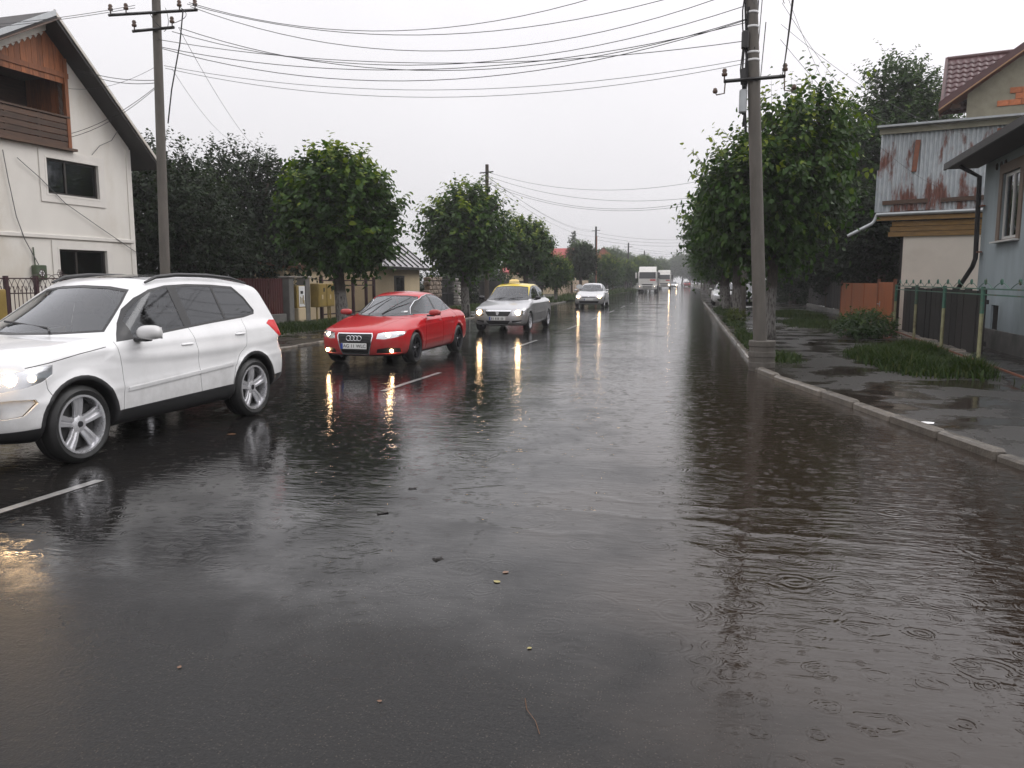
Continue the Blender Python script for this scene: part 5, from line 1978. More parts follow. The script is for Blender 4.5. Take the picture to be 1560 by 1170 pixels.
class Table:
    """signed distance to a 2D outline, tabulated"""

    def __init__(s, poly, h=.012, m=.35):
        lo, hi = poly.min(0) - m, poly.max(0) + m
        s.lo, s.h = lo, h
        nx, nz = ((hi - lo) / h).astype(int) + 2
        gx, gz = np.meshgrid(lo[0] + np.arange(nx) * h, lo[1] + np.arange(nz) * h, indexing='ij')
        d2 = np.full(gx.shape, 1e9)
        ins = np.zeros(gx.shape, bool)
        q = np.roll(poly, -1, 0)
        for (ax, az), (bx, bz) in zip(poly, q):
            ex, ez = bx - ax, bz - az
            t = np.clip(((gx - ax) * ex + (gz - az) * ez) / (ex * ex + ez * ez + 1e-12), 0, 1)
            d2 = np.minimum(d2, (gx - ax - t * ex) ** 2 + (gz - az - t * ez) ** 2)
            c = (az > gz) != (bz > gz)
            ins ^= c & (gx < (bx - ax) * (gz - az) / (bz - az + 1e-12) + ax)
        s.t = np.where(ins, -1, 1) * np.sqrt(d2)

    def __call__(s, x, z):
        fx = np.clip((x - s.lo[0]) / s.h, 0, s.t.shape[0] - 1.001)
        fz = np.clip((z - s.lo[1]) / s.h, 0, s.t.shape[1] - 1.001)
        i, k = fx.astype(int), fz.astype(int)
        a, b = fx - i, fz - k
        t = s.t
        return (t[i, k] * (1 - a) + t[i + 1, k] * a) * (1 - b) + (t[i, k + 1] * (1 - a) + t[i + 1, k + 1] * a) * b


def smax(a, b, k):
    h = np.maximum(k - np.abs(a - b), 0) / k
    return np.maximum(a, b) + h * h * k * .25


def smin(a, b, k):
    return -smax(-a, -b, k)


def sstep(v, a, b):
    t = np.clip((v - a) / (b - a), 0, 1)
    return t * t * (3 - 2 * t)


def surface_nets(F, o, h):
    S = F < 0
    n = np.array(F.shape)
    c = [S[dx:n[0] - 1 + dx, dy:n[1] - 1 + dy, dz:n[2] - 1 + dz] for dx in (0, 1) for dy in (0, 1) for dz in (0, 1)]
    s = sum(x.astype(np.int8) for x in c)
    act = (s > 0) & (s < 8)
    idx = np.argwhere(act)
    cid = np.full(act.shape, -1, np.int64)
    cid[act] = np.arange(len(idx))
    cor = np.array([(dx, dy, dz) for dx in (0, 1) for dy in (0, 1) for dz in (0, 1)])
    val = np.stack([F[idx[:, 0] + d[0], idx[:, 1] + d[1], idx[:, 2] + d[2]] for d in cor], 1)
    pos = np.zeros((len(idx), 3))
    cnt = np.zeros(len(idx))
    for a in range(8):
        for b in range(a + 1, 8):
            if np.abs(cor[a] - cor[b]).sum() != 1:
                continue
            m = (val[:, a] < 0) != (val[:, b] < 0)
            t = val[m, a] / (val[m, a] - val[m, b])
            pos[m] += cor[a] + t[:, None] * (cor[b] - cor[a])
            cnt[m] += 1
    V = o + h * (idx + pos / cnt[:, None])
    Q = []
    for ax in range(3):
        b, c2 = (ax + 1) % 3, (ax + 2) % 3
        sl0, sl1 = [slice(None)] * 3, [slice(None)] * 3
        sl0[ax], sl1[ax] = slice(0, -1), slice(1, None)
        e = S[tuple(sl0)] != S[tuple(sl1)]
        g = np.argwhere(e)
        g = g[(g[:, b] > 0) & (g[:, c2] > 0) & (g[:, b] < n[b] - 1) & (g[:, c2] < n[c2] - 1)]
        inside = S[tuple(g.T)]
        eb, ec = np.eye(3, dtype=int)[b], np.eye(3, dtype=int)[c2]
        q = np.stack([cid[tuple((g - eb - ec).T)], cid[tuple((g - ec).T)], cid[tuple(g.T)], cid[tuple((g - eb).T)]], 1)
        q[~inside] = q[~inside][:, ::-1]
        Q.append(q)
    return V, np.concatenate(Q)


def offset_poly(poly, d):
    """inset (d > 0) a closed outline"""
    p = np.array(poly, float)
    area = 0.5 * np.sum(p[:, 0] * np.roll(p[:, 1], -1) - np.roll(p[:, 0], -1) * p[:, 1])
    sg = 1 if area > 0 else -1
    a = np.roll(p, 1, 0)
    b = np.roll(p, -1, 0)
    e1 = (p - a) / (np.linalg.norm(p - a, axis=1)[:, None] + 1e-9)
    e2 = (b - p) / (np.linalg.norm(b - p, axis=1)[:, None] + 1e-9)
    n1 = np.stack([-e1[:, 1], e1[:, 0]], 1) * sg
    n2 = np.stack([-e2[:, 1], e2[:, 0]], 1) * sg
    m = n1 + n2
    m /= np.maximum(np.sum(m * n1, 1), .55)[:, None]
    return p + m * d


def strip(poly, w):
    """a closed outline round an open polyline"""
    p = np.array(poly, float)
    t = np.gradient(p, axis=0)
    t /= np.linalg.norm(t, axis=1)[:, None]
    n = np.stack([-t[:, 1], t[:, 0]], 1) * w / 2
    return np.concatenate([p + n, (p - n)[::-1]])


def in_poly(q, poly):
    x, y = q[:, 0], q[:, 1]
    ins = np.zeros(len(q), bool)
    p2 = np.roll(poly, -1, 0)
    for (ax, ay), (bx, by) in zip(poly, p2):
        c = (ay > y) != (by > y)
        ins ^= c & (x < (bx - ax) * (y - ay) / (by - ay + 1e-12) + ax)
    return ins


class CarBody:
    def __init__(s, **k):
        s.__dict__.update(k)
        s.low_t = Table(chaikin(s.low))
        s.green_t = Table(chaikin(s.green, s.__dict__.get('green_it', 2)))
        o = np.array([-.08, -s.W / 2 - .08, .08])
        n = np.ceil((np.array([s.L + .16, s.W + .16, s.H + .02]) / s.h)).astype(int)
        g = np.stack(np.meshgrid(*[o[i] + s.h * np.arange(n[i]) for i in range(3)], indexing='ij'), -1)
        F = s.f(g.reshape(-1, 3)).reshape(g.shape[:3])
        V, Q = surface_nets(F, o, s.h)
        for _ in range(3):
            G = s.grad(V)
            fv = s.f(V)
            step = np.clip(fv / np.maximum((G ** 2).sum(1), .3), -s.h * .6, s.h * .6)
            V = V - G * step[:, None]
        me = fast_mesh('car_surface', V, Q, 'gap_black')
        s.bm = bmesh.new()
        s.bm.from_mesh(me)
        bpy.data.meshes.remove(me)
        s.lay = s.bm.faces.layers.int.new('pid')
        s.names = {0: 'body'}
        s.faces = list(s.bm.faces)
        s.fidx = {f: i for i, f in enumerate(s.faces)}
        s.C = np.array([f.calc_center_median() for f in s.faces])


    def half_low(s, x, z):
        hw = s.W / 2
        xm = s.L * .5
        plan = 1 - s.taper * np.abs((x - xm) / xm) ** 4
        y = hw * plan + np.interp(z, s.wz, s.wo)
        for xw in (s.xf, s.xr):
            r = np.hypot(x - xw, z - s.zc)
            y = y + s.flare * np.exp(-((r - s.Ra - .015) / .055) ** 2) * (z > .2)
        if s.crease:
            for z0, k, a, wd in s.crease:
                zc = z0 + k * (x - s.xf)
                y = y + a * np.exp(-((z - zc) / wd) ** 2)
        return y

    def f(s, P):
        x, ay, z = P[:, 0], np.abs(P[:, 1]), P[:, 2]
        hw = s.W / 2
        q = np.clip(ay / hw, 0, 1.1)
        wf, wr = 1 - sstep(x, s.L * .12, s.L * .42), sstep(x, s.L * .68, s.L * .92)
        xs = x - s.nose * q ** s.nose_p * wf + s.tail * q ** s.tail_p * wr
        fl = smax(s.low_t(xs, z + s.hood_crown * q ** 2 * sstep(z, .55, .9)), ay - s.half_low(x, z), s.k_low)
        hg = s.gw - s.tumble * (z - s.gz)
        qg = np.clip(ay / np.maximum(hg, .2), 0, 1.1)
        xg = x - s.screen * qg ** 2 * (1 - sstep(x, s.L * .3, s.L * .55)) + s.back * qg ** 2 * sstep(x, s.L * .62, s.L * .85)
        hg = hg - s.g_taper * sstep(x, s.L * .55, s.L * .95)
        fg = smax(s.green_t(xg, z + .045 * qg ** 2), (ay - hg) * .93, s.k_green)
        fb = smin(fl, fg, .035)
        for xw in (s.xf, s.xr):
            dc = np.maximum(np.hypot(x - xw, z - s.zc) - s.Ra, s.well - ay)
            fb = smax(fb, -dc, .018)
        return fb

    def grad(s, V, e=.004):
        G = np.empty_like(V)
        for i in range(3):
            d = np.zeros(3)
            d[i] = e
            G[:, i] = (s.f(V + d) - s.f(V - d)) / (2 * e)
        return G

    # u, v: which coordinates make the 2D view the outline is drawn in
    def cut(s, name, poly, view, pred, both=False, over=None):
        """cut the outline into the surface and mark the faces in it; both: the mark carries the side; over: only re-mark these"""
        ui, vi = {'side': (0, 2), 'front': (1, 2), 'top': (0, 1)}[view]
        poly = np.asarray(poly, float)
        lo, hi = poly.min(0) - s.h * 2, poly.max(0) + s.h * 2
        C, faces = s.C, s.faces
        sel = pred(C) & (C[:, ui] > lo[0]) & (C[:, ui] < hi[0]) & (C[:, vi] > lo[1]) & (C[:, vi] < hi[1])
        ids = np.nonzero(sel)[0]
        cand = [faces[i] for i in ids]
        cen = C[ids][:, (ui, vi)]
        n = len(poly)
        for i in range(n):
            a, b = poly[i], poly[(i + 1) % n]
            e = b - a
            ln = np.linalg.norm(e)
            if ln < 1e-5 or not len(cand):
                continue
            t = np.clip(((cen - a) @ e) / ln ** 2, 0, 1)
            d = np.linalg.norm(cen - a - t[:, None] * e, axis=1)
            near = d < s.h * 1.3
            if not near.any():
                continue
            fs = [cand[j] for j in np.nonzero(near)[0]]
            no = [0, 0, 0]
            no[ui], no[vi] = -e[1] / ln, e[0] / ln
            co = [0, 0, 0]
            co[ui], co[vi] = a
            geom = set(fs)
            for f in fs:
                geom.update(f.edges)
                geom.update(f.verts)
            r = bmesh.ops.bisect_plane(s.bm, geom=list(geom), dist=1e-5, plane_co=co, plane_no=no)
            new = [g for g in r['geom'] if isinstance(g, bmesh.types.BMFace)]
            keep = np.nonzero(~near)[0]
            cand = [cand[j] for j in keep] + new
            full = [tuple(f.calc_center_median()) for f in new]
            add = []
            for f, c in zip(new, full):
                if f in s.fidx:
                    s.C[s.fidx[f]] = c
                else:
                    s.fidx[f] = len(s.faces)
                    s.faces.append(f)
                    add.append(c)
            if add:
                s.C = np.concatenate([s.C, np.array(add)])
            nc = np.array(full)[:, (ui, vi)] if new else np.zeros((0, 2))
            cen = np.concatenate([cen[keep], nc])
        ins = in_poly(cen, poly)
        pl = s.pid(name + ('|L' if both else ''))
        pr = s.pid(name + '|R') if both else pl
        ov = None if over is None else {k for k, v in s.names.items() if v.split('|')[0].split('#')[0] in over}
        for f, k in zip(cand, ins):
            if k and (ov is None or f[s.lay] in ov):
                f[s.lay] = pl if f.calc_center_median().y < 0 else pr

    def pid(s, nm):
        for k, v in s.names.items():
            if v == nm:
                return k
        k = len(s.names)
        s.names[k] = nm
        return k

    def mark(s, name, test, over=('body',), both=False):
        ov = {k for k, v in s.names.items() if v.split('|')[0].split('#')[0] in over}
        faces = [f for f in s.bm.faces if f[s.lay] in ov]
        C = np.array([f.calc_center_median() for f in faces])
        pl = s.pid(name + ('|L' if both else ''))
        pr = s.pid(name + '|R') if both else pl
        for f, k, c in zip(faces, test(C), C):
            if k:
                f[s.lay] = pl if c[1] < 0 else pr

    def finish(s, specs, root):
        """specs: name -> dict(mat, off, rim, as_, under); returns the objects by part name"""
        s.bm.verts.index_update()
        allv = np.array([v.co for v in s.bm.verts])
        N = s.grad(allv)
        N /= np.linalg.norm(N, axis=1)[:, None] + 1e-9
        groups = {}
        for f in s.bm.faces:
            groups.setdefault(f[s.lay], []).append(f)
        out = {}
        for pid, fs in groups.items():
            nm = s.names[pid]
            base = nm.split('|')[0].split('#')[0]
            sp = specs[base]
            vid = {}
            verts, nors, polys, ln = [], [], [], []
            for f in fs:
                row = []
                for v in f.verts:
                    i = v.index
                    if i not in vid:
                        vid[i] = len(verts)
                        verts.append(allv[i] + N[i] * sp.get('off', 0.0))
                        nors.append(N[i])
                    row.append(vid[i])
                polys.append(row)
                ln += [nors[r] for r in row]
            rim = sp.get('rim', 0.0)
            if rim:
                fset = set(fs)
                for f in fs:
                    for lp in f.loops:
                        if sum(1 for g in lp.edge.link_faces if g in fset) == 1:
                            a, b = lp.vert.index, lp.link_loop_next.vert.index
                            pa, pb = verts[vid[a]], verts[vid[b]]
                            k = len(verts)
                            verts += [pa, pb, pb - N[b] * rim, pa - N[a] * rim]
                            fn = np.cross(verts[k + 2] - pa, pb - pa)
                            fn = fn / (np.linalg.norm(fn) + 1e-9)
                            nors += [fn] * 4
                            polys.append([k + 1, k, k + 3, k + 2])
                            ln += [fn] * 4
            o = bpy.data.objects.new(sp.get('as_', base), mesh_of(sp.get('as_', base), verts, polys, sp['mat'], True))
            o.data.normals_split_custom_set([tuple(v) for v in ln])
            out[nm] = o
        for nm, o in out.items():
            base, _, side = nm.partition('|')
            base = base.split('#')[0]
            up = specs[base].get('under')
            link(o, out.get(up + ('|' + side if side else ''), root) if up else root)
        s.bm.free()
        return out


def wheel(root, x, y, zc, Rr, wd, rim_r, style, mat, rot=0.0, steer=0.0):
    """wheel = tyre mesh with the rim, disc and hub cap as its pieces; the outside is at y sign"""
    sg = -1 if y < 0 else 1
    m = MB()
    hw = wd / 2
    m.lathe([(rim_r, -hw + .012), (rim_r + .03, -hw), (Rr - .045, -hw - .004), (Rr - .012, -hw + .018), (Rr, -hw + .04), (Rr, -.02), (Rr - .008, -.012), (Rr - .008, .012), (Rr, .02), (Rr, hw - .04), (Rr - .012, hw - .018), (Rr - .045, hw + .004), (rim_r + .03, hw), (rim_r, hw - .012)], axis='y', n=40, closed=True)
    w = m.build('wheel', 'rubber', root, auto=40, loc=(x, y, zc), rot=(0, 0, steer))
    rm = MB()
    yo = sg * (hw - .012)
    rm.lathe([(rim_r + .002, yo - sg * .17), (rim_r - .012, yo - sg * .17), (rim_r - .022, yo - sg * .02), (rim_r - .016, yo + sg * .006), (rim_r + .003, yo + sg * .006), (rim_r + .004, yo)], axis='y', n=40, closed=True)

    def spoke(a, w0, w1, r0, r1, y0, y1, th=.035, groove=.002):
        ca, sa = math.cos(a), math.sin(a)
        pts = []
        for r, w_, yy in ((r0, w0, y0), ((r0 + r1) / 2, (w0 + w1) / 2 * .94, (y0 * .45 + y1 * .55) + .008), (r1, w1, y1)):
            for du, dy in ((-w_ / 2, -.010), (-w_ * .42, 0), (-w_ * .13, -.001), (0, -groove), (w_ * .13, -.001), (w_ * .42, 0), (w_ / 2, -.010), (w_ / 2, -th), (-w_ / 2, -th)):
                pts.append((ca * r - sa * du, sg * (yy + dy), sa * r + ca * du))
        fs = []
        for q in range(2):
            for k in range(9):
                k2 = (k + 1) % 9
                fs.append((q * 9 + k, q * 9 + k2, q * 9 + 9 + k2, q * 9 + 9 + k))
        fs += [tuple(range(8, -1, -1)), tuple(range(18, 27))]
        rm.add(pts, fs)
    yb = hw - .02
    if style == 'five':
        for k in range(5):
            a = rot + k * 2 * math.pi / 5
            spoke(a, .080, .118, .045, rim_r - .012, yb - .030, yb - .008, groove=.016)
    elif style == 'twin':
        for k in range(5):
            a = rot + k * 2 * math.pi / 5
            spoke(a - .13, .03, .03, .04, rim_r - .01, yb - .03, yb - .012)
            spoke(a + .13, .03, .03, .04, rim_r - .01, yb - .03, yb - .012)
    else:
        for k in range(7):
            a = rot + k * 2 * math.pi / 7
            spoke(a, .05, .055, .04, rim_r - .01, yb - .03, yb - .012)
    rm.lathe([(.0, sg * (yb - .015)), (.045, sg * (yb - .017)), (.075, sg * (yb - .028)), (.085, sg * (yb - .07))], axis='y', n=20)
    rm.build('rim', mat, w, auto=35)
    d = MB()
    d.lathe([(.0, sg * (hw - .085)), (rim_r - .05, sg * (hw - .085)), (rim_r - .05, sg * (hw - .10)), (0, sg * (hw - .10))], axis='y', n=24)
    d.build('brake_disc', 'disc_dark', w, auto=35)
    c = MB()
    c.lathe([(.0, sg * (yb - .008)), (.026, sg * (yb - .009)), (.030, sg * (yb - .02))], axis='y', n=18)
    hub = c.build('hub_cap', 'alloy_dark' if mat == 'alloy' else 'chrome', w, auto=40)
    return w


def mirror(root, x, y, z, mat, sx=.10, sy=.125, sz=.075):
    """door mirror: rounded shell, dark foot"""
    sg = -1 if y < 0 else 1
    V, Fc = [], []
    n, m = 16, 10
    for i in range(m + 1):
        ph = math.pi * i / m
        for k in range(n):
            th = 2 * math.pi * k / n
            a, b, c = math.cos(th) * math.sin(ph), math.sin(th) * math.sin(ph), math.cos(ph)
            px = -abs(a) ** .75 * sx if a < 0 else abs(a) ** .4 * sx * .35
            V.append((px, abs(b) ** .75 * math.copysign(sy, b), abs(c) ** .8 * math.copysign(sz, c) * (1 if c > 0 else .8)))
    for i in range(m):
        for k in range(n):
            k2 = (k + 1) % n
            Fc.append((i * n + k, i * n + k2, (i + 1) * n + k2, (i + 1) * n + k))
    mb = MB().add(V, Fc)
    o = mb.build('mirror', mat, root, smooth=True, loc=(x, y, z))
    f = MB()
    f.box((.0, -sg * sy * .75, -sz * .80), (.10, sy * 1.25, .035), bev=.01)
    f.build('mirror_foot', 'plastic_black', o, auto=40)
    g = MB()
    g.box((sx * .36, 0, 0), (.004, sy * 1.6, sz * 1.4), bev=.001)
    g.build('mirror_glass', 'chrome', o)
    return o


def blob(name, mat, root, c, r, sq=(1, 1, 1)):
    m = MB()
    V, Fc = [], []
    n, k_ = 12, 8
    for i in range(k_ + 1):
        ph = math.pi * i / k_
        for k in range(n):
            th = 2 * math.pi * k / n
            V.append((c[0] + r * sq[0] * math.sin(ph) * math.cos(th), c[1] + r * sq[1] * math.sin(ph) * math.sin(th), c[2] + r * sq[2] * math.cos(ph)))
    for i in range(k_):
        for k in range(n):
            k2 = (k + 1) % n
            Fc.append((i * n + k, i * n + k2, (i + 1) * n + k2, (i + 1) * n + k))
    m.add(V, Fc)
    return m.build(name, mat, root, smooth=True)


def cabin(root, x0, x1, zf, zs, hw, wheel_at):
    """seats, dashboard and steering wheel seen through the glass"""
    b = MB()
    b.box(((x0 + x1) / 2, 0, zf), (x1 - x0, hw * 2, .06))
    b.build('cabin_floor', 'interior_dark', root)
    d = MB()
    d.box((x0 - .22, 0, zs + .22), (.55, hw * 1.9, .26), bev=.06)
    d.build('dashboard', 'interior_dark', root, auto=40)
    for xx, ys in ((x0 + .55, (-.36, .36)), (x0 + 1.42, (-.38, .0, .38))):
        for yy in ys:
            s_ = MB()
            s_.box((xx, yy, zs), (.5, .48, .16), bev=.05)
            s_.box((xx + .32, yy, zs + .33), (.15, .46, .60), rot=(0, R(14), 0), bev=.05)
            s_.tube([(xx + .38, yy, zs + .60), (xx + .41, yy, zs + .72)], .02, 6)
            s_.box((xx + .41, yy, zs + .74), (.10, .26, .17), rot=(0, R(10), 0), bev=.04)
            s_.build('seat', 'seat_grey', root, auto=45)
    st = MB()
    ring = [(x0 + .12 + .06 * math.sin(a), wheel_at + .185 * math.cos(a), zs + .30 + .175 * math.sin(a)) for a in np.linspace(0, 2 * math.pi, 21)]
    st.tube(ring, .014, 6, caps=False)
    st.tube([(x0 + .12, wheel_at - .18, zs + .30), (x0 + .12, wheel_at + .18, zs + .30)], .016, 6)
    st.tube([(x0 + .12, wheel_at, zs + .30), (x0 - .1, wheel_at, zs + .24)], .03, 8)
    st.build('steering_wheel', 'interior_dark', root, auto=50)


def number_plate(root, x, z, text, tilt=0.0, y=0.0):
    m = MB()
    m.box((0, 0, 0), (.012, .52, .112), bev=.003)
    p = m.build('number_plate', 'plate_white', root, loc=(x, y, z), rot=(0, tilt, 0))
    m = MB()
    m.box((-.0075, .238, 0), (.003, .044, .108))
    m.build('country_band', 'plate_blue', p)
    if text:
        me = text_mesh(text, .088, .001, 'ink_black')
        piece('lettering', me, p, (-.0085, -.02, 0), (R(90), 0, R(-90)))
    return p


def car_root(name, label, cat, fx, fy, heading, xf, half, group):
    """placed by where the near front wheel touches the road; heading: lean of the car's axis from the street axis"""
    a = R(90) - heading
    d = Vector((math.cos(a), math.sin(a), 0))
    n = Vector((-d.y, d.x, 0))
    o = Vector((fx, fy, 0)) - d * xf + n * half
    return thing(name, label, cat, o, a, group)


SIDE = lambda mn: (lambda C: np.abs(C[:, 1]) > mn)


def band(fn, x0, x1, lo=-.2, n=14):
    xs = np.linspace(x0, x1, n)
    return [(x, fn(x)) for x in xs] + [(x1, lo), (x0, lo)]


def circle(x, z, r, n=36):
    return [(x + r * math.cos(2 * math.pi * k / n), z + r * math.sin(2 * math.pi * k / n)) for k in range(n)]


def split_poly(poly, xa, xb):
    """the part of a side window outline between two pillars (vertical-ish lines through xa and xb, leaning back)"""
    p = [tuple(q) for q in poly]

    def clip(p, xc, keep):
        out = []
        lean = .10
        g = lambda q: (q[0] - (xc + lean * (1.25 - q[1]))) * keep
        for i in range(len(p)):
            a, b = p[i], p[(i + 1) % len(p)]
            ga, gb = g(a), g(b)
            if ga >= 0:
                out.append(a)
            if (ga > 0) != (gb > 0):
                t = ga / (ga - gb)
                out.append((a[0] + t * (b[0] - a[0]), a[1] + t * (b[1] - a[1])))
        return out
    if xa is not None:
        p = clip(p, xa, 1)
    if xb is not None:
        p = clip(p, xb, -1)
    q = [p[0]]
    for a in p[1:]:
        if math.hypot(a[0] - q[-1][0], a[1] - q[-1][1]) > .012:
            q.append(a)
    return q


# ---- the white SUV
def build_suv():
    c = CarBody(h=.024, L=4.43, W=1.80, H=1.70, xf=.90, xr=3.50, zc=.345, Ra=.392, well=.56,
                low=[(.06, .30), (.0, .42), (-.005, .60), (.015, .78), (.06, .92), (.16, .99), (.34, 1.03), (.7, 1.075), (1.1, 1.105), (1.5, 1.11), (2.5, 1.13), (3.5, 1.16), (4.1, 1.17), (4.27, 1.14), (4.33, 1.0), (4.37, .82), (4.43, .70), (4.43, .50), (4.38, .38), (4.2, .30), (3.7, .25), (2.2, .24), (.7, .24), (.25, .25)],
                green=[(.9, .85), (.98, 1.06), (1.10, 1.12), (1.5, 1.335), (1.92, 1.555), (2.10, 1.628), (2.4, 1.668), (2.8, 1.682), (3.2, 1.672), (3.6, 1.648), (4.05, 1.592), (4.17, 1.545), (4.24, 1.36), (4.32, 1.12), (4.33, .85)],
                wz=[.1, .25, .40, .60, .80, .98, 1.10, 1.25], wo=[-.08, -.055, -.012, .0, -.004, -.022, -.06, -.13], taper=.05, flare=.022,
                crease=[(.60, .035, .006, .035), (.90, .03, -.006, .05)], nose=.34, nose_p=3.0, tail=.26, tail_p=3.2, hood_crown=.035, k_low=.13,
                gw=.815, gz=1.10, tumble=.40, g_taper=.02, screen=.30, back=.13, k_green=.10)
    side = SIDE(.45)
    # lower black cladding and arch lips
    c.cut('cladding', band(lambda x: .40 + .02 * (x - 1.3) + .02 * (x > 3.9) * (x - 3.9), -.1, 4.6), 'side', lambda C: C[:, 2] < .55)
    for xw in (c.xf, c.xr):
        c.cut('cladding', circle(xw, c.zc, .435), 'side', side, over=('body', 'cladding'))
    # doors
    zs = lambda x: .40 + .02 * (x - 1.3)
    fd = [(1.37, 1.04), (1.40, .80), (1.41, .60), (1.40, zs(1.4)), (2.53, zs(2.53)), (2.49, .70), (2.47, 1.0), (2.46, 1.115), (2.0, 1.085), (1.6, 1.06)]
    rd = [(2.475, 1.115), (2.485, 1.0), (2.505, .70), (2.545, zs(2.55)), (3.07, zs(3.07)), (3.10, .60), (3.22, .76), (3.36, .85), (3.42, 1.0), (3.45, 1.165), (3.0, 1.15)]
    c.cut('front_door', fd, 'side', side, both=True, over=('body',))
    c.cut('rear_door', rd, 'side', side, both=True, over=('body',))
    for kk, ln in enumerate(([(1.37, 1.04), (1.40, .80), (1.41, .60), (1.40, .39)], [(2.46, 1.12), (2.48, 1.0), (2.498, .70), (2.54, .41)], [(3.45, 1.165), (3.42, 1.0), (3.36, .85), (3.22, .76)], [(3.22, .76), (3.12, .62), (3.07, .44)], [(1.25, 1.0), (.95, .965), (.62, .915), (.40, .89)], [(.55, .80), (.56, .70), (.60, .62)])):
        c.cut('panel_gap#%d' % kk, strip(ln, .007), 'side', SIDE(.5), both=True, over=('body', 'front_door', 'rear_door'))
    # side glass
    gl = [(1.40, 1.035), (1.56, 1.20), (1.72, 1.33), (1.90, 1.435), (2.10, 1.515), (2.35, 1.555), (2.7, 1.568), (3.1, 1.56), (3.50, 1.535), (3.66, 1.41), (3.77, 1.25), (3.74, 1.205), (3.5, 1.172), (2.85, 1.135), (2.16, 1.085), (1.8, 1.055)]
    c.cut('window_trim', gl, 'side', side, over=('body', 'front_door', 'rear_door', 'panel_gap'))
    gi = offset_poly(gl, .024)
    c.cut('front_window', split_poly(gi, 1.62, 2.40), 'side', side, both=True, over=('window_trim',))
    c.cut('rear_window', split_poly(gi, 2.53, 3.12), 'side', side, both=True, over=('window_trim',))
    c.cut('quarter_window', split_poly(gi, 3.16, None), 'side', side, both=True, over=('window_trim',))
    # windscreen and rear window
    ws = [(-.71, 1.125), (-.69, 1.16), (-.58, 1.40), (-.515, 1.515), (-.30, 1.548), (0, 1.56), (.30, 1.548), (.515, 1.515), (.58, 1.40), (.69, 1.16), (.71, 1.125), (.4, 1.11), (0, 1.105), (-.4, 1.11)]
    c.cut('screen_trim', ws, 'front', lambda C: (C[:, 0] < 2.15) & (C[:, 2] > 1.05) & (C[:, 0] > .9), over=('body',))
    c.cut('windscreen', offset_poly(ws, .022), 'front', lambda C: (C[:, 0] < 2.15) & (C[:, 2] > 1.05) & (C[:, 0] > .9), over=('screen_trim',))
    rw = [(-.60, 1.20), (-.52, 1.45), (-.3, 1.475), (.3, 1.475), (.52, 1.45), (.60, 1.20)]
    c.cut('back_window', rw, 'front', lambda C: C[:, 0] > 3.9, over=('body',))
    # panoramic glass roof
    c.cut('glass_roof', [(2.22, -.50), (3.5, -.52), (3.55, 0), (3.5, .52), (2.22, .50), (2.15, 0)], 'top', lambda C: C[:, 2] > 1.5, over=('body',))
    # lights
    hl = [(.03, .70), (.16, .70), (.36, .73), (.52, .765), (.625, .82), (.645, .895), (.56, .892), (.36, .87), (.16, .855), (.03, .84)]
    c.cut('headlight', hl, 'side', lambda C: (np.abs(C[:, 1]) > .42) & (C[:, 0] < .8), both=True, over=('body', 'panel_gap'))
    tl = [(3.90, 1.085), (4.0, 1.125), (4.40, 1.10), (4.45, .86), (4.22, .86), (4.06, .95)]
    c.cut('tail_light', tl, 'side', lambda C: (np.abs(C[:, 1]) > .45) & (C[:, 0] > 3.9), both=True, over=('body', 'panel_gap'))
    c.cut('grille', [(-.40, .70), (-.42, .84), (.42, .84), (.40, .70)], 'front', lambda C: C[:, 0] < .5, over=('body',))
    c.cut('lower_grille', [(-.5, .44), (-.56, .58), (.56, .58), (.5, .44)], 'front', lambda C: C[:, 0] < .5, over=('body', 'cladding'))
    c.cut('fog_recess', [(.10, .47), (.34, .50), (.46, .60), (.44, .63), (.28, .64), (.10, .63)], 'side', lambda C: (np.abs(C[:, 1]) > .58) & (C[:, 0] < .6), both=True, over=('body',))
    c.cut('filler_strip', strip([(1.46, .585), (2.4, .632), (3.10, .668)], .034), 'side', side, both=True, over=('front_door', 'rear_door', 'body', 'panel_gap'))
    root = car_root('white_suv', 'white compact SUV with black roof rails and silver five-spoke wheels, standing on wet asphalt', 'car', -5.23, 6.02, math.atan2(.18, 2.62), c.xf, .84, None)
    o = c.finish({'body': dict(mat='paint_white', rim=.02), 'cladding': dict(mat='plastic_black', rim=.02, off=.004), 'front_door': dict(mat='paint_white', rim=.02), 'rear_door': dict(mat='paint_white', rim=.02),
                  'panel_gap': dict(mat='gap_black', off=-.012), 'window_trim': dict(mat='plastic_black', off=-.003), 'screen_trim': dict(mat='plastic_black', off=-.003),
                  'front_window': dict(mat='glass_side', off=-.006, as_='window', under='front_door'), 'rear_window': dict(mat='glass_privacy', off=-.006, as_='window', under='rear_door'),
                  'quarter_window': dict(mat='glass_privacy', off=-.006), 'windscreen': dict(mat='glass_windscreen', off=-.006), 'back_window': dict(mat='glass_privacy', off=-.004),
                  'glass_roof': dict(mat='paint_black', off=-.004), 'headlight': dict(mat='lamp_reflector', off=-.004), 'tail_light': dict(mat='lens_red', off=.002),
                  'grille': dict(mat='plastic_black', off=-.02), 'lower_grille': dict(mat='plastic_black', off=-.02), 'fog_recess': dict(mat='paint_white', off=-.035), 'filler_strip': dict(mat='paint_white', off=.011, rim=.012, as_='side_moulding')}, root)
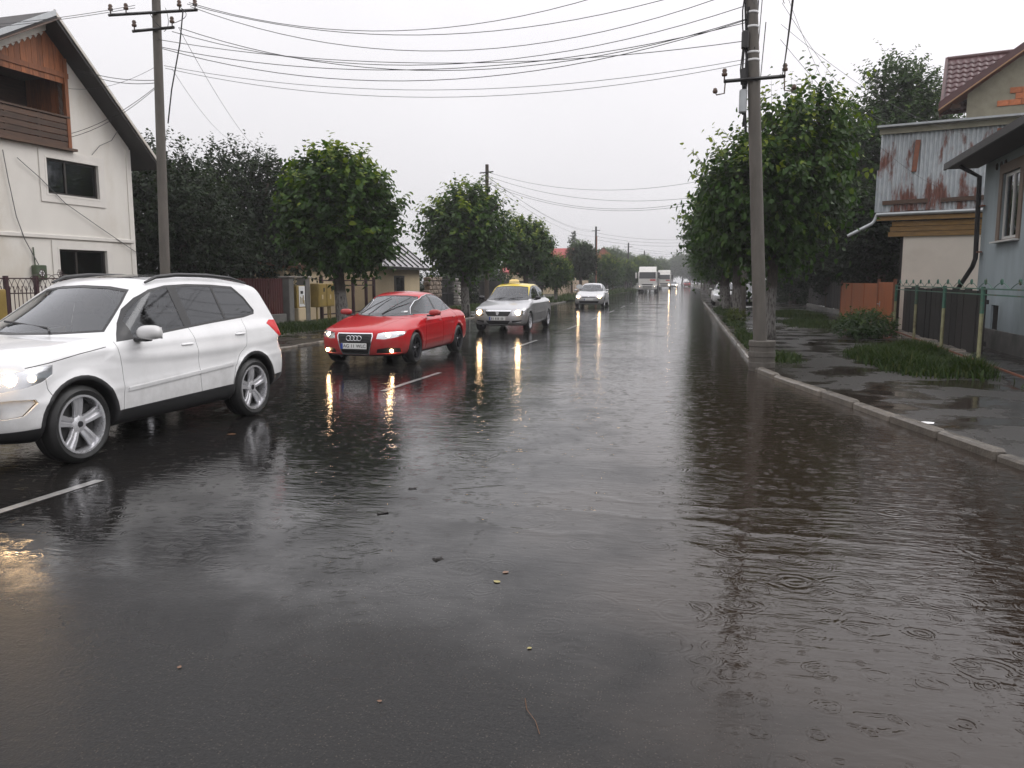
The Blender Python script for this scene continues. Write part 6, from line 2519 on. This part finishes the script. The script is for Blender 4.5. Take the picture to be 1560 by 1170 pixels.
    for y in (-.80, .80):
        for xw, st in ((c.xf, 0.0), (c.xr, 0.0)):
            wheel(root, xw, y - .02 * (1 if y > 0 else -1), c.zc, .345, .235, .258, 'five', 'alloy', .35, st)
        s = -1 if y < 0 else 1
        mirror(root, 1.66, s * 1.015, 1.105, 'paint_white', .105, .125, .078)
        # roof rail
        rr = MB()
        rr.tube([(2.12, s * .585, 1.585), (2.28, s * .585, 1.640), (2.6, s * .585, 1.664), (3.1, s * .58, 1.660), (3.55, s * .575, 1.632), (3.85, s * .57, 1.575)], [.012, .02, .022, .022, .02, .012], 8)
        rr.build('roof_rail', 'plastic_black', root, auto=50)
        for x0, z0, par in ((2.34, .945, 'front_door'), (3.28, .995, 'rear_door')):
            h = MB()
            yb = s * (float(c.half_low(np.array([x0]), np.array([z0]))[0]) + .012)
            h.box((x0, yb, z0), (.19, .028, .026), bev=.010)
            h.box((x0, yb - s * .012, z0 - .004), (.13, .012, .05), bev=.006)
            h.build('handle', 'paint_white', o['front_door|L' if (par == 'front_door' and s < 0) else ('front_door|R' if par == 'front_door' else ('rear_door|L' if s < 0 else 'rear_door|R'))], auto=40)
        hb = o['headlight|L' if s < 0 else 'headlight|R']
        blob('lamp', 'headlight_glow', hb, (.20, s * .70, .795), .062, (.75, 1, .9))
        def skin(x, z):
            ys = np.linspace(.3, .95, 200)
            fv = c.f(np.stack([np.full(200, x), ys, np.full(200, z)], 1))
            return float(ys[np.argmax(fv > 0)])
        for xx, rr_ in ((.30, .062), (.44, .050)):
            blob('lamp', 'headlight_glow' if xx < .4 else 'headlight_dim', hb, (xx, s * (skin(xx, .80) - .025), .80), rr_, (1, .62, .85))
        f = MB()
        f.lathe([(.0, 0), (.045, .005), (.055, .025), (.055, .05)], axis='x', n=18)
        f.build('fog_lamp', 'lamp_reflector', root, smooth=True, loc=(.155, s * .70, .545))
    wp = MB()
    wp.tube([(1.13, -.35, 1.135), (1.22, -.25, 1.165), (1.30, .35, 1.215)], .011, 6)
    wp.build('wiper', 'plastic_black', root)
    cabin(root, 1.45, 3.4, .42, .62, .70, -.36)
    hg = MB()
    hg.tube([(1.85, 0, 1.50), (1.80, 0, 1.45)], .01, 5)
    hg.box((1.80, 0, 1.42), (.03, .24, .06), bev=.01)
    hg.build('rear_view_mirror', 'interior_dark', root)
    number_plate(root, -.012, .63, '')
    ex = MB()
    ex.box((4.425, -.55, .52), (.02, .2, .05), bev=.005)
    ex.build('reflector', 'lens_red', root)
    return root


# ---- the red saloon
def build_saloon():
    c = CarBody(h=.028, L=4.58, W=1.77, H=1.44, xf=.93, xr=3.575, zc=.318, Ra=.350, well=.56,
                low=[(.10, .19), (.03, .28), (.0, .40), (.0, .54), (.025, .64), (.09, .705), (.25, .755), (.6, .83), (1.0, .90), (1.3, .94), (1.6, .955), (2.6, .975), (3.5, .995), (4.0, 1.01), (4.38, .995), (4.48, .93), (4.53, .78), (4.57, .62), (4.57, .42), (4.5, .27), (4.3, .21), (3.6, .19), (2.2, .175), (.7, .175)],
                green=[(1.18, .80), (1.24, .95), (1.5, 1.075), (2.0, 1.325), (2.2, 1.385), (2.5, 1.425), (2.8, 1.43), (3.1, 1.40), (3.4, 1.305), (3.75, 1.14), (4.0, 1.02), (4.05, .8)],
                wz=[.1, .22, .35, .55, .70, .85, .95, 1.05], wo=[-.09, -.05, -.012, .0, -.002, -.028, -.075, -.14], taper=.07, flare=.020,
                crease=[(.72, .03, .008, .03), (.42, .02, .006, .03)], nose=.42, nose_p=2.6, tail=.28, tail_p=3.0, hood_crown=.03, k_low=.14,
                gw=.745, gz=.96, tumble=.50, g_taper=.05, screen=.34, back=.25, k_green=.12)
    side = SIDE(.42)
    c.cut('front_door', [(1.52, .96), (1.50, .75), (1.49, .40), (1.50, .27), (2.52, .27), (2.54, .6), (2.53, .98)], 'side', side, both=True, over=('body',))
    c.cut('rear_door', [(2.53, .98), (2.54, .6), (2.52, .27), (3.12, .27), (3.18, .45), (3.34, .62), (3.50, .74), (3.52, 1.0)], 'side', side, both=True, over=('body',))
    for kk, ln in enumerate(([(1.52, .96), (1.50, .75), (1.49, .40), (1.50, .27)], [(2.53, .98), (2.54, .6), (2.52, .27)], [(3.52, 1.0), (3.50, .74), (3.34, .62), (3.18, .45), (3.12, .27)])):
        c.cut('panel_gap#%d' % kk, strip(ln, .014), 'side', side, both=True, over=('body', 'front_door', 'rear_door'))
    gl = [(1.50, .965), (1.70, 1.09), (1.95, 1.225), (2.2, 1.315), (2.5, 1.36), (2.85, 1.355), (3.15, 1.30), (3.42, 1.18), (3.62, 1.055), (3.58, 1.025), (3.2, 1.0), (2.6, .98), (1.9, .965)]
    c.cut('window_chrome', offset_poly(gl, -.004), 'side', side, over=('body', 'front_door', 'rear_door', 'panel_gap'))
    c.cut('window_trim', gl, 'side', side, over=('window_chrome',))
    gi = offset_poly(gl, .018)
    c.cut('front_window', split_poly(gi, 1.66, 2.42), 'side', side, both=True, over=('window_trim',))
    c.cut('rear_window', split_poly(gi, 2.50, 3.28), 'side', side, both=True, over=('window_trim',))
    c.cut('quarter_window', split_poly(gi, 3.31, None), 'side', side, both=True, over=('window_trim',))
    ws = [(-.66, .945), (-.64, .99), (-.52, 1.22), (-.47, 1.315), (-.25, 1.338), (0, 1.345), (.25, 1.338), (.47, 1.315), (.52, 1.22), (.64, .99), (.66, .945), (.35, .93), (0, .925), (-.35, .93)]
    c.cut('screen_trim', ws, 'front', lambda C: (C[:, 0] < 2.3) & (C[:, 2] > .9) & (C[:, 0] > 1.05), over=('body',))
    c.cut('windscreen', offset_poly(ws, .018), 'front', lambda C: (C[:, 0] < 2.3) & (C[:, 2] > .9) & (C[:, 0] > 1.05), over=('screen_trim',))
    c.cut('back_window', [(-.58, 1.06), (-.46, 1.28), (.46, 1.28), (.58, 1.06)], 'front', lambda C: C[:, 0] > 3.0, over=('body',))
    fr = lambda C: C[:, 0] < .75
    gr = [(-.345, .655), (-.36, .60), (-.32, .40), (-.27, .235), (.27, .235), (.32, .40), (.36, .60), (.345, .655)]
    c.cut('grille_frame', gr, 'front', fr, over=('body',))
    c.cut('grille', offset_poly(gr, .017), 'front', fr, over=('grille_frame',))
    for sg in (-1, 1):
        h = [(.42 * sg, .545), (.56 * sg, .535), (.72 * sg, .565), (.83 * sg, .60), (.845 * sg, .665), (.72 * sg, .688), (.53 * sg, .672), (.44 * sg, .65)]
        c.cut('headlight', h, 'front', fr, both=True, over=('body',))
        c.cut('fog_recess', [(.40 * sg, .25), (.43 * sg, .345), (.62 * sg, .375), (.80 * sg, .355), (.79 * sg, .265), (.6 * sg, .25)], 'front', fr, both=True, over=('body',))
        c.cut('bonnet_crease#%d' % sg, strip([(.30, .385 * sg), (.7, .47 * sg), (1.15, .55 * sg)], .008), 'top', lambda C: (C[:, 2] > .7) & (C[:, 0] < 1.3), over=('body',))
    c.cut('tail_light', [(4.2, .96), (4.6, .96), (4.6, .74), (4.3, .74)], 'side', lambda C: (np.abs(C[:, 1]) > .5) & (C[:, 0] > 4.1), both=True, over=('body',))
    c.cut('bumper_lip', [(-.1, .225), (4.7, .225), (4.7, 0), (-.1, 0)], 'side', lambda C: C[:, 2] < .3, over=('body', 'front_door', 'rear_door', 'panel_gap'))
    root = car_root('red_saloon', 'glossy red saloon with lit headlamps and dark alloy wheels, driving on the wet street', 'car', -5.18, 14.88, math.atan2(.10, 2.62), c.xf, .83, None)
    o = c.finish({'body': dict(mat='paint_red', rim=.02), 'front_door': dict(mat='paint_red', rim=.02), 'rear_door': dict(mat='paint_red', rim=.02), 'panel_gap': dict(mat='gap_black', off=-.012),
                  'window_chrome': dict(mat='chrome', off=.002), 'window_trim': dict(mat='plastic_black', off=-.003), 'screen_trim': dict(mat='plastic_black', off=-.003),
                  'front_window': dict(mat='glass_side', off=-.005, as_='window', under='front_door'), 'rear_window': dict(mat='glass_side', off=-.005, as_='window', under='rear_door'), 'quarter_window': dict(mat='glass_side', off=-.005),
                  'windscreen': dict(mat='glass_windscreen', off=-.005), 'back_window': dict(mat='glass_side', off=-.004), 'grille_frame': dict(mat='chrome', off=.006, rim=.012), 'grille': dict(mat='plastic_black', off=-.012),
                  'headlight': dict(mat='lamp_reflector', off=-.004), 'fog_recess': dict(mat='plastic_black', off=-.025), 'bonnet_crease': dict(mat='paint_red', off=-.002), 'tail_light': dict(mat='lens_red', off=.002), 'bumper_lip': dict(mat='plastic_black', off=.0)}, root)
    for y in (-.79, .79):
        s = -1 if y < 0 else 1
        for xw in (c.xf, c.xr):
            wheel(root, xw, y - .01 * s, c.zc, .318, .225, .236, 'twin', 'alloy_dark', .2)
        mirror(root, 1.74, s * .985, .985, 'paint_red', .10, .125, .072)
        hb = o['headlight|L' if s < 0 else 'headlight|R']
        blob('lamp', 'headlight_glow', hb, (.195, s * .585, .612), .050, (.7, 1.3, .9))
        blob('lamp', 'headlight_dim', hb, (.33, s * .73, .63), .035, (.7, 1, .8))
        blob('fog_lamp', 'headlight_glow', root, (.225, s * .66, .305), .034, (.5, 1, 1))
        for x0, z0, par in ((2.36, .815, 'front_door'), (3.26, .84, 'rear_door')):
            h = MB()
            yb = s * (float(c.half_low(np.array([x0]), np.array([z0]))[0]) + .006)
            h.box((x0, yb, z0), (.18, .024, .024), bev=.009)
            h.build('handle', 'paint_red', o[par + ('|L' if s < 0 else '|R')], auto=40)
    # bars of the grille, rings, wipers
    for k in range(7):
        b = MB()
        zz = .27 + k * .053
        if .33 < zz < .46:
            continue
        wdt = .25 + (zz - .24) * .17
        b.tube([(.018, -wdt, zz), (.004, 0, zz), (.018, wdt, zz)], .006, 5)
        b.build('grille_bar', 'metal_dark', root)
    for k in range(4):
        tr = MB()
        tr.tube([(-.006, -.105 + k * .07 + .047 * math.cos(a), .555 + .047 * math.sin(a)) for a in np.linspace(0, 2 * math.pi, 19)], .0075, 6, caps=False)
        tr.build('badge_ring', 'chrome', root, smooth=True)
    number_plate(root, -.022, .405, 'AG 11 WLC', 0)
    for y0, y1 in ((.44, .05), (-.02, -.40)):
        w = MB()
        xa, xb = 1.33, 1.93
        w.tube([(xa - .04, y0, .975), (1.63, (y0 + y1) / 2 + .01, 1.155), (xb, y1, 1.305)], [.012, .010, .006], 6)
        w.build('wiper', 'plastic_black', root)
    pp = MB()
    pp.box((1.52, -.40, 1.015), (.06, .14, .004), rot=(0, R(-26), 0))
    pp.build('paper_note', 'paper', root)
    cabin(root, 1.62, 3.5, .30, .45, .66, -.36)
    root.scale = (1, 1, .97)
    return root


# ---- the silver taxi saloon with a yellow roof
def build_taxi():
    c = CarBody(h=.03, L=4.25, W=1.735, H=1.55, xf=.80, xr=3.43, zc=.305, Ra=.345, well=.56,
                low=[(.10, .21), (.02, .28), (.0, .38), (.0, .58), (.03, .70), (.10, .775), (.25, .825), (.6, .90), (.95, .965), (1.2, .985), (2.5, 1.01), (3.5, 1.03), (3.95, 1.04), (4.12, 1.01), (4.18, .86), (4.23, .62), (4.23, .42), (4.15, .28), (3.7, .22), (2.2, .20), (.6, .20)],
                green=[(.93, .82), (.98, .985), (1.15, 1.09), (1.62, 1.40), (1.80, 1.475), (2.1, 1.52), (2.5, 1.54), (2.9, 1.53), (3.3, 1.475), (3.62, 1.36), (3.86, 1.15), (3.98, 1.0), (3.95, .85)],
                wz=[.1, .22, .35, .55, .75, .90, 1.0, 1.1], wo=[-.08, -.05, -.01, .0, -.003, -.02, -.06, -.12], taper=.05, flare=.026,
                crease=[(.55, .02, .006, .03)], nose=.30, nose_p=2.8, tail=.22, tail_p=3.0, hood_crown=.03, k_low=.13,
                gw=.755, gz=1.0, tumble=.37, g_taper=.04, screen=.24, back=.2, k_green=.10)
    side = SIDE(.42)
    c.cut('roof', [(-.1, 1.13), (3.4, 1.13), (4.1, 1.13), (4.1, 1.8), (-.1, 1.8)], 'side', lambda C: C[:, 2] > 1.0)
    c.cut('front_door', [(1.36, .99), (1.33, .6), (1.33, .29), (2.27, .29), (2.30, 1.01)], 'side', side, both=True, over=('body',))
    c.cut('rear_door', [(2.30, 1.01), (2.27, .29), (2.95, .29), (3.02, .45), (3.18, .62), (3.30, .74), (3.36, 1.05)], 'side', side, both=True, over=('body',))
    for kk, ln in enumerate(([(1.36, .99), (1.33, .6), (1.33, .29)], [(2.30, 1.01), (2.27, .29)], [(3.32, 1.03), (3.30, .74), (3.18, .62), (3.02, .45), (2.95, .29)])):
        c.cut('panel_gap#%d' % kk, strip(ln, .014), 'side', side, both=True, over=('body', 'front_door', 'rear_door'))
    gl = [(1.30, 1.02), (1.5, 1.16), (1.72, 1.31), (1.92, 1.41), (2.3, 1.455), (2.8, 1.45), (3.15, 1.40), (3.38, 1.30), (3.50, 1.12), (3.3, 1.06), (2.3, 1.03)]
    c.cut('window_trim', gl, 'side', side, over=('body', 'roof', 'front_door', 'rear_door', 'panel_gap'))
    gi = offset_poly(gl, .022)
    c.cut('front_window', split_poly(gi, 1.48, 2.20), 'side', side, both=True, over=('window_trim',))
    c.cut('rear_window', split_poly(gi, 2.32, None), 'side', side, both=True, over=('window_trim',))
    ws = [(-.69, .99), (-.66, 1.06), (-.57, 1.33), (-.54, 1.405), (-.3, 1.432), (0, 1.44), (.3, 1.432), (.54, 1.405), (.57, 1.33), (.66, 1.06), (.69, .99), (.35, .975), (0, .97), (-.35, .975)]
    c.cut('screen_trim', ws, 'front', lambda C: (C[:, 0] < 1.9) & (C[:, 2] > .94) & (C[:, 0] > .8), over=('body', 'roof'))
    c.cut('windscreen', offset_poly(ws, .018), 'front', lambda C: (C[:, 0] < 1.9) & (C[:, 2] > .94) & (C[:, 0] > .8), over=('screen_trim',))
    c.cut('back_window', [(-.58, 1.1), (-.50, 1.40), (.50, 1.40), (.58, 1.1)], 'front', lambda C: C[:, 0] > 3.2, over=('body', 'roof'))
    fr = lambda C: C[:, 0] < .7
    c.cut('grille', [(-.40, .655), (-.41, .625), (-.33, .515), (.33, .515), (.41, .625), (.40, .655)], 'front', fr, over=('body',))
    c.cut('grille_lip', [(-.43, .70), (-.42, .655), (.42, .655), (.43, .70)], 'front', fr, over=('body',))
    c.cut('lower_grille', [(-.40, .37), (-.30, .245), (.30, .245), (.40, .37)], 'front', fr, over=('body',))
    for sg in (-1, 1):
        c.cut('headlight', [(.44 * sg, .53), (.60 * sg, .51), (.78 * sg, .54), (.82 * sg, .62), (.81 * sg, .70), (.70 * sg, .725), (.48 * sg, .69)], 'front', lambda C: C[:, 0] < .42, both=True, over=('body',))
        c.cut('fog_recess', [(.47 * sg, .27), (.45 * sg, .37), (.74 * sg, .385), (.70 * sg, .29)], 'front', fr, both=True, over=('body',))
    c.cut('bumper_lip', [(-.1, .235), (4.7, .235), (4.7, 0), (-.1, 0)], 'side', lambda C: C[:, 2] < .32, over=('body', 'front_door', 'rear_door', 'panel_gap'))
    c.cut('tail_light', [(4.0, .98), (4.3, .98), (4.3, .70), (4.05, .70)], 'side', lambda C: (np.abs(C[:, 1]) > .55) & (C[:, 0] > 3.9), both=True, over=('body',))
    root = car_root('taxi', 'silver taxi saloon with yellow roof and lit headlamps behind the red car', 'car', -4.86, 25.1, math.atan2(.13, 2.63), c.xf, .83, None)
    o = c.finish({'body': dict(mat='paint_silver', rim=.02), 'roof': dict(mat='paint_yellow', rim=.02), 'front_door': dict(mat='paint_silver', rim=.02), 'rear_door': dict(mat='paint_silver', rim=.02), 'panel_gap': dict(mat='gap_black', off=-.012),
                  'window_trim': dict(mat='plastic_black', off=-.003), 'screen_trim': dict(mat='plastic_black', off=-.003), 'front_window': dict(mat='glass_side', off=-.005, as_='window', under='front_door'), 'rear_window': dict(mat='glass_side', off=-.005, as_='window', under='rear_door'),
                  'windscreen': dict(mat='glass_windscreen', off=-.005), 'back_window': dict(mat='glass_side', off=-.004), 'grille': dict(mat='plastic_black', off=-.012), 'grille_lip': dict(mat='chrome', off=.008, rim=.012), 'lower_grille': dict(mat='plastic_black', off=-.012),
                  'headlight': dict(mat='lamp_reflector', off=-.003), 'fog_recess': dict(mat='plastic_black', off=-.02), 'bumper_lip': dict(mat='plastic_black'), 'tail_light': dict(mat='lens_red', off=.002)}, root)
    for y in (-.775, .775):
        s = -1 if y < 0 else 1
        for xw in (c.xf, c.xr):
            wheel(root, xw, y, c.zc, .305, .19, .20, 'seven', 'alloy', .1)
        mirror(root, 1.46, s * .95, 1.055, 'plastic_black', .075, .10, .065)
        hb = o['headlight|L' if s < 0 else 'headlight|R']
        blob('lamp', 'headlight_glow', hb, (.128, s * .62, .62), .075, (.7, 1.2, 1))
        b = MB()
        b.tube([(.10, s * .46, .31), (.14, s * .58, .315), (.2, s * .72, .33)], .012, 6)
        b.build('fog_bar', 'paint_silver', root)
    sh = MB()
    sh.prism([(-.055, .05), (-.045, -.02), (0, -.07), (.045, -.02), (.055, .05)], -.018, -.004, lambda u, v, w: (w, u, .60 + v))
    sh.build('shield_badge', 'chrome', root)
    cap = MB()
    cap.prism([(-.17, 0), (.17, 0), (.14, .10), (.06, .135), (-.06, .135), (-.14, .10)], -.07, .07, lambda u, v, w: (2.05 + w, u, 1.53 + v))
    lamp = cap.build('taxi_roof_lamp', 'taxi_glow', root, auto=40)
    band_ = MB()
    band_.box((2.05, 0, 1.565), (.155, .352, .02))
    band_.build('lamp_base', 'plastic_black', lamp)
    p = number_plate(root, -.02, .44, '')
    for k, yy in enumerate((-.20, -.15, -.07, -.02, .03, .11, .16)):
        b = MB()
        b.box((-.0085, -yy - .02, 0), (.003, .022, .07))
        b.build('plate_character', 'ink_black', p)
    for y0, y1 in ((.42, -.05), (-.05, -.55)):
        w = MB()
        w.tube([(1.02 + .03, y0, 1.02), (1.10, (y0 + y1) / 2, 1.055), (1.14, y1, 1.07)], .010, 5)
        w.build('wiper', 'plastic_black', root)
    ae = MB()
    ae.tube([(2.0, 0, 1.525), (2.12, 0, 1.70)], .004, 5)
    ae.build('aerial', 'plastic_black', root)
    cabin(root, 1.4, 3.2, .30, .50, .64, -.36)
    return root


# ---- the light silver hatchback further up
def build_hatch(name='silver_hatchback', paint='paint_silver_light', lit=True, h=.04):
    c = CarBody(h=h, L=4.2, W=1.78, H=1.49, xf=.88, xr=3.455, zc=.312, Ra=.35, well=.56,
                low=[(.10, .19), (.02, .28), (.0, .40), (.01, .58), (.04, .68), (.12, .745), (.3, .80), (.7, .88), (1.05, .95), (1.3, .975), (2.5, 1.0), (3.4, 1.03), (3.95, 1.05), (4.1, .98), (4.15, .8), (4.19, .6), (4.18, .4), (4.1, .27), (3.7, .21), (2.2, .19), (.6, .185)],
                green=[(1.05, .82), (1.10, .97), (1.3, 1.09), (1.75, 1.36), (1.95, 1.43), (2.3, 1.475), (2.8, 1.475), (3.3, 1.43), (3.72, 1.35), (3.95, 1.12), (4.03, .9), (4.0, .8)],
                wz=[.1, .22, .35, .55, .75, .90, 1.0, 1.1], wo=[-.08, -.05, -.01, .0, -.003, -.02, -.06, -.12], taper=.06, flare=.02,
                crease=None, nose=.36, nose_p=2.8, tail=.24, tail_p=3.0, hood_crown=.03, k_low=.14,
                gw=.755, gz=.98, tumble=.42, g_taper=.04, screen=.28, back=.2, k_green=.11)
    side = SIDE(.42)
    for kk, ln in enumerate(([(1.40, .97), (1.38, .6), (1.38, .29)], [(2.38, 1.0), (2.36, .27)])):
        c.cut('panel_gap#%d' % kk, strip(ln, .014), 'side', side, both=True, over=('body',))
    gl = [(1.38, .99), (1.6, 1.12), (1.85, 1.28), (2.05, 1.36), (2.4, 1.41), (2.9, 1.405), (3.3, 1.34), (3.5, 1.2), (3.55, 1.07), (3.3, 1.04), (2.4, 1.01)]
    c.cut('window_trim', gl, 'side', side, over=('body', 'panel_gap'))
    gi = offset_poly(gl, .024)
    c.cut('front_window', split_poly(gi, 1.5, 2.28), 'side', side, both=True, over=('window_trim',))
    c.cut('rear_window', split_poly(gi, 2.40, None), 'side', side, both=True, over=('window_trim',))
    ws = [(-.70, .975), (-.66, 1.05), (-.56, 1.29), (-.52, 1.36), (0, 1.39), (.52, 1.36), (.56, 1.29), (.66, 1.05), (.70, .975), (0, .95)]
    c.cut('windscreen', ws, 'front', lambda C: (C[:, 0] < 2.1) & (C[:, 2] > .92) & (C[:, 0] > .9), over=('body',))
    c.cut('back_window', [(-.58, 1.08), (-.50, 1.33), (.50, 1.33), (.58, 1.08)], 'front', lambda C: C[:, 0] > 3.4, over=('body',))
    fr = lambda C: C[:, 0] < .75
    c.cut('grille', [(-.42, .665), (-.42, .60), (.42, .60), (.42, .665)], 'front', fr, over=('body',))
    c.cut('lower_grille', [(-.62, .41), (-.56, .27), (.56, .27), (.62, .41)], 'front', fr, over=('body',))
    for sg in (-1, 1):
        c.cut('headlight', [(.46 * sg, .60), (.62 * sg, .58), (.80 * sg, .62), (.83 * sg, .71), (.70 * sg, .735), (.48 * sg, .68)], 'front', fr, both=True, over=('body',))
    c.cut('tail_light', [(3.9, 1.0), (4.3, 1.0), (4.3, .78), (3.95, .78)], 'side', lambda C: (np.abs(C[:, 1]) > .5) & (C[:, 0] > 3.8), both=True, over=('body',))
    root = thing(name, '', 'car')
    o = c.finish({'body': dict(mat=paint, rim=.02), 'panel_gap': dict(mat='gap_black', off=-.012), 'window_trim': dict(mat='plastic_black', off=-.003), 'front_window': dict(mat='glass_privacy', off=-.005), 'rear_window': dict(mat='glass_privacy', off=-.005),
                  'windscreen': dict(mat='glass_windscreen', off=-.005), 'back_window': dict(mat='glass_privacy', off=-.004), 'grille': dict(mat='plastic_black', off=-.012), 'lower_grille': dict(mat='plastic_black', off=-.012),
                  'headlight': dict(mat='lamp_reflector', off=-.003), 'tail_light': dict(mat='lens_red', off=.002)}, root)
    for y in (-.79, .79):
        s = -1 if y < 0 else 1
        for xw in (c.xf, c.xr):
            wheel(root, xw, y, c.zc, .312, .20, .21, 'seven', 'alloy', .1)
        mirror(root, 1.52, s * .975, 1.03, paint, .085, .10, .06)
        if lit:
            blob('lamp', 'headlight_glow', o['headlight|L' if s < 0 else 'headlight|R'], (.165, s * .63, .655), .075, (.7, 1.2, .9))
    number_plate(root, -.02, .49, '')
    bd = MB()
    bd.lathe([(.0, -.02), (.045, -.018), (.055, -.005)], axis='x', n=16, c=(.025, 0, .635))
    bd.build('round_badge', 'chrome', root, smooth=True)
    cabin(root, 1.5, 3.3, .30, .50, .64, -.36)
    return root


build_suv()
build_saloon()
build_taxi()
hatch = build_hatch()
tag(hatch, 'light silver hatchback with lit headlamps, driving between the taxi and the trucks')
hatch.location = (-5.75, 48.4, 0)
hatch.rotation_euler = (0, 0, R(90))
# ------------------------------------------------------------------ trucks and far traffic
def truck(label, loc, rz, w=2.5, h=3.55, lit=True, stripe=True, deep=2.3, name='truck', body_len=9.0, box_h=2.2):
    t = thing(name, label, 'truck', loc, rz)       # local x runs to the rear
    hw = w / 2
    m = MB()
    prof = [(.06, .55), (.0, 1.0), (.03, 1.9), (.28, 2.85), (.42, 2.95), (.95, h - .06), (1.2, h), (deep, h), (deep, .9), (1.9, .75), (1.9, .55)]
    m.prism(prof, -hw, hw, lambda u, v, q: (u, q, v))
    for p in m.v:
        if p.z > 2.9:
            p.y *= .93
        if p.x < .1:
            p.y *= .965
    m.build('cab', 'paint_truck', t)
    m = MB()
    m.add([(.012, -hw * .90, 1.93), (.012, hw * .90, 1.93), (.255, hw * .88, 2.80), (.255, -hw * .88, 2.80)], [(3, 2, 1, 0)])
    m.add([(.052, -hw * .90, 1.93), (.052, hw * .90, 1.93), (.30, hw * .88, 2.80), (.30, -hw * .88, 2.80)], [(0, 1, 2, 3)])
    m.build('windscreen', 'paint_black', t)
    m = MB()
    m.prism([(.10, .42), (-.10, .50), (-.12, .95), (.0, 1.02), (.10, 1.02)], -hw * 1.0, hw * 1.0, lambda u, v, q: (u, q, v))
    bmp = m.build('bumper', 'paint_truck', t)
    for z, q, hh in ((1.10, .60, .16), (.88, .50, .12), (.66, .50, .12)):
        m = MB()
        m.box((-.10 if z < 1.0 else .0, 0, z), (.06, w * q, hh), bev=.015)
        m.build('grille_slot', 'plastic_black', t)
    for sg in (-1, 1):
        m = MB()
        m.box((-.10, sg * hw * .80, .82), (.06, .42, .26), bev=.04)
        hl = m.build('headlight', 'lamp_reflector', t)
        blob('lamp', 'headlight_glow' if lit and sg < 0 or lit == 2 else 'headlight_dim', hl, (-.14, sg * hw * .80, .84), .10 if lit and sg < 0 else .05, (.5, 1, 1))
        m = MB()
        m.box((.25, sg * (hw + .30), 2.35), (.12, .24, .78), bev=.04)
        mr = m.build('mirror', 'paint_truck' if sg > 0 else 'plastic_black', t)
        m = MB()
        m.tube([(.35, sg * hw * .95, 2.62), (.28, sg * (hw + .28), 2.60)], .03, 6)
        m.build('mirror_arm', 'plastic_black', mr)
        m = MB()
        m.lathe([(.28, -.15), (.5, -.15), (.52, -.1), (.52, .1), (.5, .15), (.28, .15)], axis='y', n=20, closed=True, c=(1.45, sg * (hw - .18), .52))
        wh = m.build('wheel', 'rubber', t, auto=40)
        m = MB()
        m.lathe([(0, sg * .05), (.2, sg * .08), (.29, sg * .12)], axis='y', n=16, c=(1.45, sg * (hw - .18), .52))
        m.build('rim', 'alloy', wh)
        m = MB()
        m.box((1.1, sg * (hw + .003), 2.35), (.9, .012, .75), bev=.004)
        m.build('side_window', 'paint_black', t)
    if stripe:
        m = MB()
        m.box((.012, -hw * .58, 1.72), (.012, .75, .22))
        m.build('red_marking', 'flag_red', t)
    m = MB()
    m.box((deep + .35 + body_len / 2, 0, .95 + box_h / 2), (body_len, w, box_h), bev=.05)
    m.build('load_box', 'concrete_grey', t)
    for xx in (deep + body_len * .55, deep + body_len * .7, deep + body_len * .85):
        for sg in (-1, 1):
            m = MB()
            m.lathe([(0, -.15), (.5, -.15), (.5, .15), (0, .15)], axis='y', n=16, c=(xx, sg * (hw - .18), .5))
            m.build('wheel', 'rubber', t)
    m = MB()
    m.box((deep + body_len / 2, 0, .85), (body_len, .9, .2))
    m.build('chassis', 'metal_dark', t)
    return t


truck('white truck with dark unlit headlamps leading the two trucks', (-5.25, 112.0, 0), R(90), lit=False, box_h=2.0)
truck('second white truck with a lit headlamp following the first one', (-4.3, 160.0, 0), R(90), lit=True, h=3.7, box_h=2.4)


def put_hatch(label, loc, rz, lamps=None):
    h = copy_tree(hatch)
    h.location = loc
    h.rotation_euler = (0, 0, rz)
    tag(h, label)
    return h


def recolour(o, src, dst):
    for c in o.children_recursive:
        if c.type == 'MESH':
            for s in c.material_slots:
                if s.material and s.material.name == src:
                    s.link = 'OBJECT'
                    s.material = MATS[dst]


put_hatch('far silver car with lit headlamps driving beside the second truck', (-2.9, 190.0, 0), R(90))
p1 = put_hatch('far dark red car driving away in the right lane', (.2, 228.0, 0), R(-90))
recolour(p1, 'paint_silver_light', 'paint_maroon')
p2 = put_hatch('farthest grey car in the right lane, almost lost in the rain', (-.4, 280.0, 0), R(-90))
for p in (p1, p2):
    for c in list(p.children_recursive):
        if c.name.startswith('lamp'):
            bpy.data.objects.remove(c)
p3 = put_hatch('silver car parked on the right pavement under the lindens', (2.55, 53.0, .06), R(90))
p4 = put_hatch('black car parked on the right pavement beside the silver one', (3.45, 45.5, .06), R(90))
recolour(p3, 'paint_silver_light', 'paint_white')
recolour(p4, 'paint_silver_light', 'paint_black')
for p in (p3, p4):
    for c in list(p.children_recursive):
        if c.name.startswith('lamp'):
            bpy.data.objects.remove(c)

# ------------------------------------------------------------------ the rain-filled air
m = MB()
m.box((0, 200, 10.5), (940, 530, 24))
hz = m.build('haze', None)
t = NT('rain_haze')
pv = t.n('ShaderNodeVolumePrincipled')
pv.inputs['Color'].default_value = (.92, .92, .94, 1)
pv.inputs['Density'].default_value = .00095
pv.inputs['Anisotropy'].default_value = .2
t.l(pv.outputs[0], t.out.inputs['Volume'])
hz.data.materials.append(t.m)
tag(hz, 'pale rain haze filling the street', 'haze', kind='stuff')
